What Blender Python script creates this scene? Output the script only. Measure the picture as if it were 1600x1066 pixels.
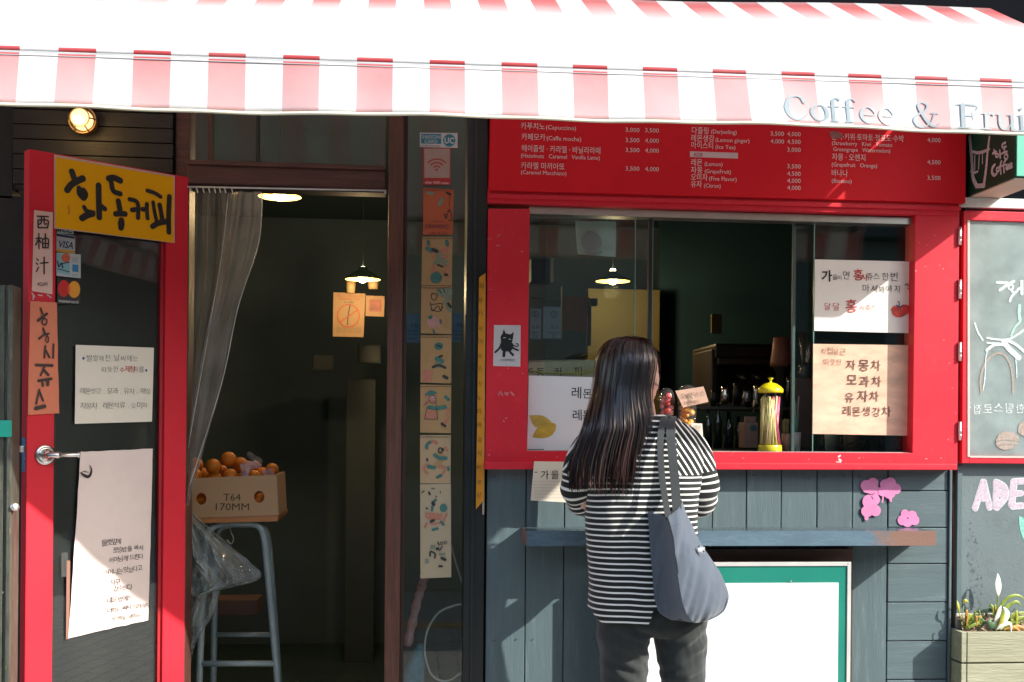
import bpy, bmesh, math, random
from mathutils import Vector, Matrix, noise, geometry
for o in list(bpy.data.objects): bpy.data.objects.remove(o)
sc = bpy.context.scene
COL = sc.collection
R = random.Random(7)

# ------------------------------------------------------------------ camera
FPX, HX, HY, D, CZ = 1780.0, 800.0, 670.0, 3.83, 1.35
YAW, ROLL = math.radians(5.6), 0.009
cd = bpy.data.cameras.new('camera'); cam = bpy.data.objects.new('camera', cd); COL.objects.link(cam)
cd.sensor_width = 36; cd.lens = FPX/1600*36; cd.shift_y = (HY-533)/1600; cd.clip_start = .05; cd.clip_end = 500
FWD = Vector((math.sin(YAW), math.cos(YAW), 0)); RT0 = Vector((math.cos(YAW), -math.sin(YAW), 0)); UP0 = Vector((0, 0, 1))
RT = RT0*math.cos(ROLL)+UP0*math.sin(ROLL); UP = -RT0*math.sin(ROLL)+UP0*math.cos(ROLL)
CP = Vector((0, -D, CZ))
M = Matrix((RT, UP, -FWD)).transposed().to_4x4(); M.translation = CP
cam.matrix_world = M
sc.camera = cam

# ------------------------------------------------------------------ light
SUN = Vector((1.75, -1.0, 1.31)).normalized()
w = bpy.data.worlds.new('World'); sc.world = w; w.use_nodes = True
nt = w.node_tree; bg = nt.nodes['Background']
sky = nt.nodes.new('ShaderNodeTexSky'); sky.sky_type = 'NISHITA'; sky.sun_disc = False
sky.sun_elevation = math.asin(SUN.z); sky.sun_rotation = math.atan2(SUN.x, SUN.y)
sky.air_density = 1.2; sky.dust_density = 2.0; sky.ozone_density = 1.0
nt.links.new(sky.outputs[0], bg.inputs[0]); bg.inputs[1].default_value = 0.15
sl = bpy.data.lights.new('sun', 'SUN'); sl.energy = 3.3; sl.angle = math.radians(.5); sl.color = (1, .96, .9)
so = bpy.data.objects.new('sun', sl); COL.objects.link(so); so.rotation_euler = (-SUN).to_track_quat('-Z', 'Y').to_euler()
so.location = (6, -8, 9)
sc.view_settings.view_transform = 'Standard'; sc.view_settings.look = 'None'
sc.view_settings.exposure = 1.30; sc.view_settings.gamma = 1
sc.cycles.use_denoising = True; sc.cycles.max_bounces = 10; sc.cycles.transparent_max_bounces = 24
sc.cycles.caustics_reflective = False; sc.cycles.caustics_refractive = False; sc.cycles.sample_clamp_indirect = 4

# ------------------------------------------------------------------ helpers
def L(h):
    h = h.lstrip('#'); c = [int(h[i:i+2], 16)/255 for i in (0, 2, 4)]
    return tuple((x/12.92 if x <= .04045 else ((x+.055)/1.055)**2.4) for x in c)
MATS = {}
def mat(name, col, rough=.6, metal=0, var=.12, vs=6, bump=0, bs=80, stretch=(1, 1, 1), spec=.5, alpha=1, coat=0, rand=0, emit=None, trans=0, sheen=0, dirt=None):
    if name in MATS: return MATS[name]
    if isinstance(col, str): col = L(col)
    m = bpy.data.materials.new(name); m.use_nodes = True; nt = m.node_tree; N = nt.nodes; K = nt.links
    p = N['Principled BSDF']
    p.inputs['Roughness'].default_value = rough; p.inputs['Metallic'].default_value = metal
    p.inputs['Specular IOR Level'].default_value = spec; p.inputs['Coat Weight'].default_value = coat
    p.inputs['Alpha'].default_value = alpha; p.inputs['Transmission Weight'].default_value = trans
    p.inputs['Sheen Weight'].default_value = sheen
    tc = N.new('ShaderNodeTexCoord'); mp = N.new('ShaderNodeMapping'); mp.inputs['Scale'].default_value = stretch
    geo = N.new('ShaderNodeNewGeometry')
    K.new(geo.outputs['Position'], mp.inputs['Vector'])
    nz = N.new('ShaderNodeTexNoise'); nz.inputs['Scale'].default_value = vs; nz.inputs['Detail'].default_value = 6; nz.inputs['Roughness'].default_value = .65
    K.new(mp.outputs[0], nz.inputs['Vector'])
    cr = N.new('ShaderNodeMapRange'); cr.inputs[1].default_value = .3; cr.inputs[2].default_value = .7
    cr.inputs[3].default_value = 1-var; cr.inputs[4].default_value = 1+var
    K.new(nz.outputs[0], cr.inputs[0])
    vm = N.new('ShaderNodeVectorMath'); vm.operation = 'SCALE'; vm.inputs[0].default_value = col
    fac = cr.outputs[0]
    if rand:
        oi = N.new('ShaderNodeObjectInfo'); mr = N.new('ShaderNodeMapRange'); mr.inputs[3].default_value = 1-rand; mr.inputs[4].default_value = 1+rand
        K.new(oi.outputs['Random'], mr.inputs[0]); mu = N.new('ShaderNodeMath'); mu.operation = 'MULTIPLY'
        K.new(mr.outputs[0], mu.inputs[0]); K.new(fac, mu.inputs[1]); fac = mu.outputs[0]
    K.new(fac, vm.inputs['Scale']); colout = vm.outputs[0]
    if dirt:      # dirt = (colour, amount, scale)
        dn = N.new('ShaderNodeTexNoise'); dn.inputs['Scale'].default_value = dirt[2]; dn.inputs['Detail'].default_value = 8; dn.inputs['Roughness'].default_value = .75
        K.new(mp.outputs[0], dn.inputs['Vector'])
        dr = N.new('ShaderNodeMapRange'); dr.inputs[1].default_value = .56; dr.inputs[2].default_value = .72; dr.inputs[3].default_value = 0; dr.inputs[4].default_value = dirt[1]
        K.new(dn.outputs[0], dr.inputs[0]); mx = N.new('ShaderNodeMix'); mx.data_type = 'RGBA'
        K.new(dr.outputs[0], mx.inputs[0]); K.new(colout, mx.inputs[6]); mx.inputs[7].default_value = L(dirt[0])+(1,) if isinstance(dirt[0], str) else tuple(dirt[0])+(1,)
        colout = mx.outputs[2]
    K.new(colout, p.inputs['Base Color'])
    rr = N.new('ShaderNodeMapRange'); rr.inputs[1].default_value = .3; rr.inputs[2].default_value = .7
    rr.inputs[3].default_value = max(.02, rough-.06); rr.inputs[4].default_value = min(1, rough+.08); K.new(nz.outputs[0], rr.inputs[0]); K.new(rr.outputs[0], p.inputs['Roughness'])
    if bump:
        nb = N.new('ShaderNodeTexNoise'); nb.inputs['Scale'].default_value = bs; nb.inputs['Detail'].default_value = 5
        K.new(mp.outputs[0], nb.inputs['Vector']); b = N.new('ShaderNodeBump'); b.inputs['Strength'].default_value = bump; b.inputs['Distance'].default_value = .004
        K.new(nb.outputs[0], b.inputs['Height']); K.new(b.outputs[0], p.inputs['Normal'])
    if emit:
        p.inputs['Emission Color'].default_value = tuple(emit[0])+(1,); p.inputs['Emission Strength'].default_value = emit[1]
    MATS[name] = m; return m
def glassmat(name, tint=(1, 1, 1), refl=1.0, rough=0.0, haze=None, ior=1.5):
    if name in MATS: return MATS[name]
    m = bpy.data.materials.new(name); m.use_nodes = True; nt = m.node_tree; N = nt.nodes; K = nt.links
    N.remove(N['Principled BSDF']); out = N['Material Output']
    t = N.new('ShaderNodeBsdfTransparent'); t.inputs[0].default_value = tuple(tint)+(1,)
    g = N.new('ShaderNodeBsdfGlossy'); g.inputs['Roughness'].default_value = rough
    fr = N.new('ShaderNodeFresnel'); fr.inputs[0].default_value = ior
    gg = N.new('ShaderNodeNewGeometry'); mi_ = N.new('ShaderNodeMapRange'); mi_.inputs[3].default_value = ior; mi_.inputs[4].default_value = 1/ior
    K.new(gg.outputs['Backfacing'], mi_.inputs[0]); K.new(mi_.outputs[0], fr.inputs[0])
    ml = N.new('ShaderNodeMath'); ml.operation = 'MULTIPLY'; ml.inputs[1].default_value = refl; ml.use_clamp = True
    K.new(fr.outputs[0], ml.inputs[0]); mx = N.new('ShaderNodeMixShader'); K.new(ml.outputs[0], mx.inputs[0]); K.new(t.outputs[0], mx.inputs[1]); K.new(g.outputs[0], mx.inputs[2])
    last = mx.outputs[0]
    if haze:   # (colour, amount): a pale film made uneven by noise
        d = N.new('ShaderNodeBsdfDiffuse'); d.inputs[0].default_value = tuple(haze[0])+(1,)
        tl = N.new('ShaderNodeBsdfTranslucent'); tl.inputs[0].default_value = tuple(haze[0])+(1,)
        ms = N.new('ShaderNodeMixShader'); ms.inputs[0].default_value = .4; K.new(d.outputs[0], ms.inputs[1]); K.new(tl.outputs[0], ms.inputs[2])
        tc = N.new('ShaderNodeNewGeometry'); nz = N.new('ShaderNodeTexNoise'); nz.inputs['Scale'].default_value = 9; nz.inputs['Detail'].default_value = 8
        K.new(tc.outputs['Position'], nz.inputs['Vector']); mr = N.new('ShaderNodeMapRange'); mr.inputs[1].default_value = .35; mr.inputs[2].default_value = .75
        mr.inputs[3].default_value = haze[1]*.75; mr.inputs[4].default_value = haze[1]*1.25; K.new(nz.outputs[0], mr.inputs[0])
        m2 = N.new('ShaderNodeMixShader'); K.new(mr.outputs[0], m2.inputs[0]); K.new(last, m2.inputs[1]); K.new(ms.outputs[0], m2.inputs[2]); last = m2.outputs[0]
    K.new(last, out.inputs[0]); MATS[name] = m; return m

W = {}
def mk(name, vs, fs, m, parent=None, smooth=False, mi=None, mats=None, origin=None):
    vs = [Vector(v) for v in vs]
    if not vs: return None
    if origin is None:
        xs = [v.x for v in vs]; ys = [v.y for v in vs]; zs = [v.z for v in vs]
        origin = Vector(((min(xs)+max(xs))/2, (min(ys)+max(ys))/2, min(zs)))
    me = bpy.data.meshes.new(name); me.from_pydata([v-origin for v in vs], [], fs); me.update()
    for x in (mats or [m]): me.materials.append(x)
    if mi: me.polygons.foreach_set('material_index', mi)
    if smooth: me.polygons.foreach_set('use_smooth', [True]*len(me.polygons))
    o = bpy.data.objects.new(name, me); COL.objects.link(o); o.location = origin
    W[o.name] = Matrix.Translation(origin)
    if parent: adopt(o, parent)
    return o
def adopt(o, parent):
    o.parent = parent; o.matrix_parent_inverse = W[parent.name].inverted()
def empty(name, loc, parent=None):
    o = bpy.data.objects.new(name, None); COL.objects.link(o); o.location = loc; o.empty_display_size = .05
    W[o.name] = Matrix.Translation(Vector(loc))
    if parent: adopt(o, parent)
    return o
def tag(o, label=None, cat=None, group=None, kind=None):
    if label: o['label'] = label
    if cat: o['category'] = cat
    if group: o['group'] = group
    if kind: o['kind'] = kind
    return o
def thing(name, loc, label, cat, group=None): return tag(empty(name, loc), label, cat, group)
def dup(o, loc, label=None):
    r = o.copy(); COL.objects.link(r); r.location = loc; W[r.name] = Matrix.Translation(Vector(loc))
    if label: r['label'] = label
    for ch in [c for c in bpy.data.objects if c.parent == o]:
        c = ch.copy(); COL.objects.link(c); c.parent = r
        for g in [c2 for c2 in bpy.data.objects if c2.parent == ch]:
            d = g.copy(); COL.objects.link(d); d.parent = c
    return r

class MB:
    def __init__(s): s.v = []; s.f = []; s.mi = []
    def add(s, vs, fs, mi=0):
        n = len(s.v); s.v += [Vector(v) for v in vs]; s.f += [tuple(i+n for i in f) for f in fs]; s.mi += [mi]*len(fs); return s
    def box(s, x0, x1, y0, y1, z0, z1, mi=0):
        return s.add([(x0, y0, z0), (x1, y0, z0), (x1, y1, z0), (x0, y1, z0), (x0, y0, z1), (x1, y0, z1), (x1, y1, z1), (x0, y1, z1)],
                     [(0, 3, 2, 1), (4, 5, 6, 7), (0, 1, 5, 4), (1, 2, 6, 5), (2, 3, 7, 6), (3, 0, 4, 7)], mi)
    def obj(s, name, m, parent=None, smooth=False, mats=None, bevel=0, origin=None):
        if bevel:
            bm = bmesh.new(); vv = [bm.verts.new(v) for v in s.v]
            for f, i in zip(s.f, s.mi): bf = bm.faces.new([vv[j] for j in f]); bf.material_index = i
            bmesh.ops.bevel(bm, geom=[e for e in bm.edges], offset=bevel, segments=2, affect='EDGES', profile=.6)
            bm.verts.index_update(); s.v = [v.co.copy() for v in bm.verts]; s.f = [tuple(v.index for v in f.verts) for f in bm.faces]; s.mi = [f.material_index for f in bm.faces]; bm.free()
        return mk(name, s.v, s.f, m, parent, smooth, s.mi, mats, origin)
def box(name, x0, x1, y0, y1, z0, z1, m, parent=None, bevel=.002):
    return MB().box(x0, x1, y0, y1, z0, z1).obj(name, m, parent, bevel=bevel)
def hexa(name, front, back, m, parent=None, bevel=.0015):
    """box from four front corners and four back corners (bl, br, tr, tl)"""
    b = MB().add(list(front)+list(back), [(0, 1, 2, 3), (7, 6, 5, 4), (0, 4, 5, 1), (1, 5, 6, 2), (2, 6, 7, 3), (3, 7, 4, 0)])
    return b.obj(name, m, parent, bevel=bevel)
def tube_data(pts, rad, n=10, closed=False, caps=True):
    pts = [Vector(p) for p in pts]; N = len(pts); rs = rad if isinstance(rad, (list, tuple)) else [rad]*N
    vs = []; fs = []; prev = None
    for i, p in enumerate(pts):
        if closed: t = pts[(i+1) % N]-pts[i-1]
        else: t = pts[min(i+1, N-1)]-pts[max(i-1, 0)]
        t.normalize()
        if prev is None:
            a = Vector((0, 0, 1)) if abs(t.z) < .9 else Vector((1, 0, 0)); u = t.cross(a).normalized()
        else: u = (prev-t*prev.dot(t)).normalized()
        prev = u; v = t.cross(u)
        for k in range(n):
            an = 2*math.pi*k/n; vs.append(p+(u*math.cos(an)+v*math.sin(an))*rs[i])
    for i in range(N if closed else N-1):
        for k in range(n):
            a = i*n+k; b = i*n+(k+1) % n; j = (i+1) % N; fs.append((a, b, j*n+(k+1) % n, j*n+k))
    if caps and not closed: fs.append(tuple(range(n-1, -1, -1))); fs.append(tuple((N-1)*n+k for k in range(n)))
    return vs, fs
def tube(name, pts, rad, m, parent=None, n=10, closed=False):
    vs, fs = tube_data(pts, rad, n, closed); return mk(name, vs, fs, m, parent, True)
def spline(pts, k=6):
    """Catmull-Rom through tuples of any length"""
    P = [tuple(p) for p in pts]
    if len(P) < 3: return P
    out = []
    Q = [tuple(2*a-b for a, b in zip(P[0], P[1]))]+P+[tuple(2*a-b for a, b in zip(P[-1], P[-2]))]
    for i in range(1, len(Q)-2):
        for j in range(k):
            t = j/k; t2 = t*t; t3 = t2*t
            out.append(tuple(.5*((2*b)+(-a+c)*t+(2*a-5*b+4*c-d)*t2+(-a+3*b-3*c+d)*t3) for a, b, c, d in zip(Q[i-1], Q[i], Q[i+1], Q[i+2])))
    out.append(P[-1]); return out
def lathe_data(prof, c, n=24):
    """prof: (radius, z)"""
    c = Vector(c); vs = []; fs = []
    for r, z in prof:
        for k in range(n): a = 2*math.pi*k/n; vs.append(c+Vector((r*math.cos(a), r*math.sin(a), z)))
    for i in range(len(prof)-1):
        for k in range(n): fs.append((i*n+k, i*n+(k+1) % n, (i+1)*n+(k+1) % n, (i+1)*n+k))
    return vs, fs
def lathe(name, prof, c, m, parent=None, n=24):
    vs, fs = lathe_data(prof, c, n); return mk(name, vs, fs, m, parent, True)

# planes: photo pixels (of the 1600 px wide photograph) <-> real points on a plane of the place
class Plane:
    def __init__(s, o, u, n=None):
        s.o = Vector(o); s.u = Vector(u).normalized(); s.v = Vector((0, 0, 1)); s.n = s.u.cross(s.v).normalized()
        if n is not None: s.v = Vector(n); s.n = s.u.cross(s.v).normalized()
        if s.n.dot(CP-s.o) < 0: s.n = -s.n
    def at(s, px, py, d=0):
        r = FWD+RT*((px-HX)/FPX)+UP*((HY-py)/FPX)
        t = (s.o+s.n*d-CP).dot(s.n)/r.dot(s.n); return CP+r*t
    def sc(s, px, py): return (s.at(px+1, py)-s.at(px-1, py)).length/2
    def scv(s, px, py): return (s.at(px, py+1)-s.at(px, py-1)).length/2
def YP(y): return Plane((0, y, 0), (1, 0, 0))
def at(px, py, Y): return YP(Y).at(px, py)

def ribbon_data(F, pts, w, d, k=5, B=None):
    """flat brush stroke on plane F; pts (px,py[,w]) in photo pixels"""
    B = B or MB()
    P = [(p[0], p[1], p[2] if len(p) > 2 else w) for p in pts]
    S = spline(P, k) if len(P) > 2 else P
    d0 = d+len(B.v)*1.2e-7; c = [F.at(x, y, d0+i*3e-6) for i, (x, y, _) in enumerate(S)]; s = [max(.3, a[2])*F.sc(a[0], a[1])/2 for a in S]
    Lf = []; Rt = []
    for i in range(len(c)):
        t = c[min(i+1, len(c)-1)]-c[max(i-1, 0)]
        if t.length < 1e-9: t = F.u.copy()
        t.normalize(); nn = F.n.cross(t).normalized()
        Lf.append(c[i]+nn*s[i]); Rt.append(c[i]-nn*s[i])
    t0 = (c[1]-c[0]).normalized(); t1 = (c[-1]-c[-2]).normalized()
    n = len(c); vs = Lf+Rt; fs = [(i, i+1, n+i+1, n+i) for i in range(n-1)]
    # round ends
    for (cc, ss, tt, la, rb) in ((c[0], s[0], -t0, 0, n), (c[-1], s[-1], t1, n-1, 2*n-1)):
        nn = F.n.cross(tt).normalized(); a0 = len(vs)
        for q in range(1, 4):
            an = math.pi*q/4; vs.append(cc+nn*ss*math.cos(an)+tt*ss*math.sin(an)*.8)
        e0, e1 = (rb, la) if tt is not t1 and cc is c[0] else (la, rb)
        fs.append((e0, a0, a0+1, a0+2, e1))
    B.add(vs, fs); return B
def poly_data(F, pts, d, B=None, sm=0):
    B = B or MB()
    P = pts
    if sm: P = spline(list(pts)+[pts[0]], sm)[:-1]
    d += len(B.v)*1.2e-6
    V = [F.at(p[0], p[1], d) for p in P]
    tris = geometry.tessellate_polygon([[Vector(((v-F.o).dot(F.u), (v-F.o).dot(F.v), 0)) for v in V]])
    B.add(V, tris); return B
def print_(name, F, items, m, parent, d=.0015):
    """items: strokes [(pts,w)] or ('P',pts,smooth)"""
    B = MB()
    for qi, it in enumerate(items):
        d += 6e-5
        if it[0] == 'P': poly_data(F, it[1], d, B, it[2] if len(it) > 2 else 0)
        elif it[0] == 'O':
            _, cx, cy, rx, ry, ww = it
            pts = [(cx+rx*math.cos(a*math.pi/8), cy+ry*math.sin(a*math.pi/8)) for a in range(17)]
            ribbon_data(F, pts, ww, d, 3, B)
        elif it[0] == 'D':
            _, cx, cy, rx, ry = it
            poly_data(F, [(cx+rx*math.cos(a*math.pi/9), cy+ry*math.sin(a*math.pi/9)) for a in range(18)], d, B)
        else: ribbon_data(F, it[0], it[1], d, 5, B)
    return B.obj(name, m, parent)
GC = {}
def glyph(s, off=0.0):
    k = (s, off)
    if k not in GC:
        c = bpy.data.curves.new('t', 'FONT'); c.body = s; c.resolution_u = 2; c.offset = off; c.fill_mode = 'FRONT'
        o = bpy.data.objects.new('t', c); COL.objects.link(o)
        dg = bpy.context.evaluated_depsgraph_get(); me = bpy.data.meshes.new_from_object(o.evaluated_get(dg))
        vs = [(v.co.x, v.co.y) for v in me.vertices]; fs = [tuple(p.vertices) for p in me.polygons]
        bpy.data.objects.remove(o); bpy.data.curves.remove(c); bpy.data.meshes.remove(me)
        x1 = max([v[0] for v in vs], default=.4); x0 = min([v[0] for v in vs], default=0)
        GC[k] = (vs, fs, x0, x1)
    return GC[k]
def txt(B, F, px, py, s, h, d=.0015, off=0, xs=1.0, wpx=None):
    """typeset line, baseline left end at pixel (px,py), em height h px; wpx forces its width in px"""
    vs, fs, x0, x1 = glyph(s, off); o = F.at(px, py, d); k = h*F.scv(px, py); kx = k*xs
    if wpx: kx = wpx*F.sc(px+wpx/2, py)/(x1-x0)
    B.add([o+F.u*((v[0]-x0)*kx)+F.v*(v[1]*k) for v in vs], fs); return B
def hand(B, F, px, py, s, h, d=.0015, off=-.012, jit=.08, adv=.9, mirror=False, slope=0, xs=1, slant=.0, vary=.12):
    """handwritten line: every letter jittered on its own"""
    x = px
    for ch in s:
        if ch == ' ': x += h*.35*xs*(-1 if mirror else 1); continue
        vs, fs, x0, x1 = glyph(ch, off); hh = h*(1+R.uniform(-vary, vary)); an = R.uniform(-jit, jit)
        cjk = ord(ch) > 0x2000
        wch = (x1-x0) if not cjk else adv
        y = py+slope*(x-px)+R.uniform(-.06, .06)*h
        o = F.at(x, y, d); k = hh*F.scv(x, y)
        mm = -1 if mirror else 1; ca, sa = math.cos(an), math.sin(an)
        pv = []
        for vx, vy in vs:
            vx = (vx-x0)*xs+vy*slant; qx = vx*ca-vy*sa; qy = vx*sa+vy*ca
            pv.append(o+F.u*(qx*k*mm)+F.v*(qy*k))
        B.add(pv, fs); x += (wch*xs+(.0 if cjk else .06))*h*mm
    return B
def sheet(name, F, c, m, parent=None, d=.001, t=.0012, n=8, wob=.0, curl=0, ragged=0):
    """paper sheet from 4 photo-pixel corners (tl,tr,br,bl) on plane F with real thickness and a light curl"""
    tl, tr, br, bl = [F.at(p[0], p[1], d) for p in c]; B = MB(); ph = R.uniform(0, 9)
    g = []
    for j in range(n+1):
        for i in range(n+1):
            a, b = i/n, j/n
            p = (tl*(1-a)+tr*a)*(1-b)+(bl*(1-a)+br*a)*b
            p = p+F.n*(wob*(1+noise.noise(Vector((a*2+ph, b*2.2, ph))))*.5+curl*max(0, b-.7)**2*8)
            if ragged and (i in (0, n) or j in (0, n)):
                p = p+F.u*R.uniform(-ragged, ragged)+F.v*R.uniform(-ragged, ragged)
            g.append(p)
    N1 = n+1; fr = [p+F.n*t for p in g]
    fs = [(j*N1+i, (j+1)*N1+i, (j+1)*N1+i+1, j*N1+i+1) for j in range(n) for i in range(n)]
    B.add(fr+g, fs+[tuple(q+N1*N1 for q in f[::-1]) for f in fs])
    rim = [i for i in range(N1)]+[j*N1+n for j in range(1, N1)]+[n*N1+i for i in range(n-1, -1, -1)]+[j*N1 for j in range(n-1, 0, -1)]
    B.f += [(rim[q], rim[(q+1) % len(rim)], rim[(q+1) % len(rim)]+N1*N1, rim[q]+N1*N1) for q in range(len(rim))]; B.mi += [0]*len(rim)
    return B.obj(name, m, parent, smooth=False)

# ------------------------------------------------------------------ materials
GREYW = (.092, .136, .144)
red = mat('red paint', (.66, .022, .040), .5, var=.06, vs=3, spec=.3, dirt=((.70, .10, .12), .3, 26), bump=.05, bs=30)
redl = mat('red paint of the door', (.66, .018, .034), .5, var=.06, vs=3, spec=.3, bump=.04, bs=30)
plankv = mat('teal grey paint on upright boards', GREYW, .62, var=.11, vs=5, stretch=(9, 9, .8), bump=.22, bs=26, rand=.07, dirt=((.30, .35, .36), .28, 5))
plankh = mat('teal grey paint on level boards', GREYW, .62, var=.11, vs=5, stretch=(.8, 9, 9), bump=.2, bs=26, rand=.06, dirt=((.30, .35, .36), .28, 5))
adew = mat('chalkboard paint', (.135, .175, .178), .7, var=.10, vs=2.5, bump=.25, bs=120, dirt=((.05, .06, .06), .5, 4))
dark = mat('dark boards', (.012, .011, .010), .6, var=.3, vs=8, stretch=(1, 1, 8), bump=.3, bs=30)
steel = mat('black steel', (.010, .014, .014), .4, var=.2, spec=.5)
wood = mat('stained wood', (.095, .034, .020), .5, var=.4, vs=6, stretch=(14, 14, .8), bump=.5, bs=18, dirt=((.20, .11, .07), .5, 9))
woodh = mat('stained wood header', (.085, .032, .022), .5, var=.4, vs=6, stretch=(.8, 14, 14), bump=.4, bs=18)
alu = mat('worn aluminium', (.40, .39, .34), .34, .85, var=.15, vs=10)
chrome = mat('chrome', (.75, .73, .70), .16, 1, var=.05)
galv = mat('zinc bright steel', (.72, .70, .66), .3, .9, var=.1)
glass = glassmat('window glass', (.93, .97, .96))
glassd = glassmat('dusty glass', (.86, .92, .91), 1, 0, ((.75, .78, .76), .05))
glassw = glassmat('hazed reflecting glass', (.88, .93, .92), 1.1, .0, ((.58, .67, .65), .62))  # milky haze that also stands in for pale reflections on the pane
gedge = mat('glass edge', (.16, .34, .30), .2, var=.1)
white = mat('white paper', (.82, .81, .78), .7, var=.03, spec=.2)
cream = mat('cream paper', (.70, .66, .56), .75, var=.05, vs=12, spec=.2)
ink = mat('black ink', (.016, .018, .018), .5, var=.05, spec=.3)
inkg = mat('grey ink', (.05, .05, .05), .6, var=.1, spec=.3)
redink = mat('red ink', (.50, .05, .04), .6, var=.2, vs=40, spec=.3)
lett = mat('pale lettering', (.80, .62, .60), .5, var=.03, spec=.3)
tape = glassmat('clear tape', (.95, .95, .93), 1.6, .1, ((.9, .9, .88), .06))

def disc(name, prof, c, ax, m, parent, n=28):
    ax = ax.normalized(); a = Vector((0, 0, 1)); b = ax.cross(a).normalized(); vs = []; fs = []
    for r_, h_ in prof:
        for k in range(n): t = 2*math.pi*k/n; vs.append(c+ax*h_+(a*math.cos(t)+b*math.sin(t))*r_)
    for i in range(len(prof)-1):
        for k in range(n): fs.append((i*n+k, i*n+(k+1) % n, (i+1)*n+(k+1) % n, (i+1)*n+k))
    fs.append(tuple(range((len(prof)-1)*n, len(prof)*n))); return mk(name, vs, fs, m, parent, True)
# ------------------------------------------------------------------ ground, street, far side
def fb(name, pl, pr, pt, pb, y0, y1, m, parent=None, bevel=.002):
    F = YP(y0); mx, my = (pl+pr)/2, (pt+pb)/2
    return box(name, F.at(pl, my).x, F.at(pr, my).x, y0, y1, F.at(mx, pb).z, F.at(mx, pt).z, m, parent, bevel)
pave = bpy.data.materials.new('paving'); pave.use_nodes = True
_n = pave.node_tree.nodes; _k = pave.node_tree.links; _p = _n['Principled BSDF']
_g = _n.new('ShaderNodeNewGeometry'); _b = _n.new('ShaderNodeTexBrick'); _b.inputs['Scale'].default_value = 2.2
_b.inputs['Color1'].default_value = (.50, .49, .46, 1); _b.inputs['Color2'].default_value = (.44, .43, .41, 1); _b.inputs['Mortar'].default_value = (.10, .10, .095, 1); _b.inputs['Mortar Size'].default_value = .012
_z = _n.new('ShaderNodeTexNoise'); _z.inputs['Scale'].default_value = 30; _z.inputs['Detail'].default_value = 8
_m = _n.new('ShaderNodeMix'); _m.data_type = 'RGBA'; _m.blend_type = 'MULTIPLY'; _m.inputs[0].default_value = .5
_k.new(_g.outputs['Position'], _b.inputs['Vector']); _k.new(_g.outputs['Position'], _z.inputs['Vector'])
_k.new(_b.outputs[0], _m.inputs[6]); _k.new(_z.outputs[1], _m.inputs[7]); _k.new(_m.outputs[2], _p.inputs['Base Color']); _p.inputs['Roughness'].default_value = .85
asph = mat('asphalt', (.10, .10, .10), .9, var=.25, vs=60, bump=.3)
tag(box('ground', -60, 60, -60, 60, -.62, -.02, mat('earth', (.15, .14, .12), .9)), kind='structure')
tag(box('pavement', -14, 14, -3.3, .06, -.021, .0, pave), kind='structure')
tag(box('road', -14, 14, -5.6, -3.3, -.021, -.004, pave), kind='structure')
tag(box('yellow_line', -14, 14, -4.0, -3.86, -.01, .003, mat('yellow road paint', (.62, .30, .03), .8, var=.25, vs=30)), kind='structure')
opp = thing('house_across_the_street', (0, -6.5, 0), 'low plain grey rendered house across the street, behind the viewer', 'house')
ow = mat('grey render', (.20, .20, .19), .85, var=.15)
box('wall', -9, 9, -9, -5.6, 0, 3.0, ow, opp, .01); box('roof', -9.2, 9.2, -9.2, -5.4, 3.0, 3.12, mat('roof felt', (.08, .08, .085), .9), opp, .01)
for i, x in enumerate((-6.5, -3.2, .2, 3.6, 6.8)):
    f = box('window', x-.55, x+.55, -5.62, -5.57, .95, 2.2, steel, opp, .004)
    box('pane', x-.48, x+.48, -5.585, -5.56, 1.02, 2.13, mat('dark window glass', (.02, .03, .035), .08, var=0), f, 0)

nb_ = thing('added_neighbour_house', (12.5, 0, 0), 'unseen tall dark brick house added down the street to darken the door glass', 'house')  # out of view, added so the door glass mirrors something dark
box('wall', 11, 14, -4.5, 3, 0, 6.5, mat('added dark neighbour brick', (.07, .055, .045), .85, var=.3, vs=3), nb_, .01); box('roof', 10.9, 14.1, -4.6, 3.1, 6.5, 6.65, MATS['roof felt'], nb_, .01)
for i in range(2):
    for j in range(3): box('window', 10.96, 11.02, -3.6+2.4*j, -2.6+2.4*j, 1+2.7*i, 2.5+2.7*i, MATS['dark window glass'], nb_, .003)

fh = thing('added_far_house', (13.5, -7, 0), 'unseen long dark timber house added across the street to darken the door glass', 'house')  # second unseen house, added to cover bright sky mirrored in the door
box('wall', 9.5, 24, -9, -5.7, 0, 3.7, mat('added dark timber wall', (.045, .042, .036), .8, var=.2), fh, .01); box('roof', 9.3, 24.2, -9.2, -5.5, 3.7, 3.8, MATS['roof felt'], fh, .01)
for i in range(4): box('window', 10.6+3.2*i, 11.8+3.2*i, -5.72, -5.68, 1, 2.3, MATS['dark window glass'], fh, .003)

# ------------------------------------------------------------------ inside of the cafe
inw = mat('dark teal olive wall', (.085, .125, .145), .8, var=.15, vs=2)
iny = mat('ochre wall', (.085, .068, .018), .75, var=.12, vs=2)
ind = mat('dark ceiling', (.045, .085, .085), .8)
X0, X1 = -2.2, 3.6
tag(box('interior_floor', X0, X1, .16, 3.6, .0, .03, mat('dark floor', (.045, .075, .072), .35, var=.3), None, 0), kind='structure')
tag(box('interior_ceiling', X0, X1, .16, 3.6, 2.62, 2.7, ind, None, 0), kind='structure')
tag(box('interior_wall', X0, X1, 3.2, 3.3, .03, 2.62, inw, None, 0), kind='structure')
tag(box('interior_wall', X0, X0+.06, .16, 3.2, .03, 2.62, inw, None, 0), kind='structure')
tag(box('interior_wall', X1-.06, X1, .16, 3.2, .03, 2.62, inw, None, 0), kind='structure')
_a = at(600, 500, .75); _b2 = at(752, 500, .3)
tag(fb('interior_partition', 918, 1030, 452, 705, 2.05, 2.12, iny), kind='structure')
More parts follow.
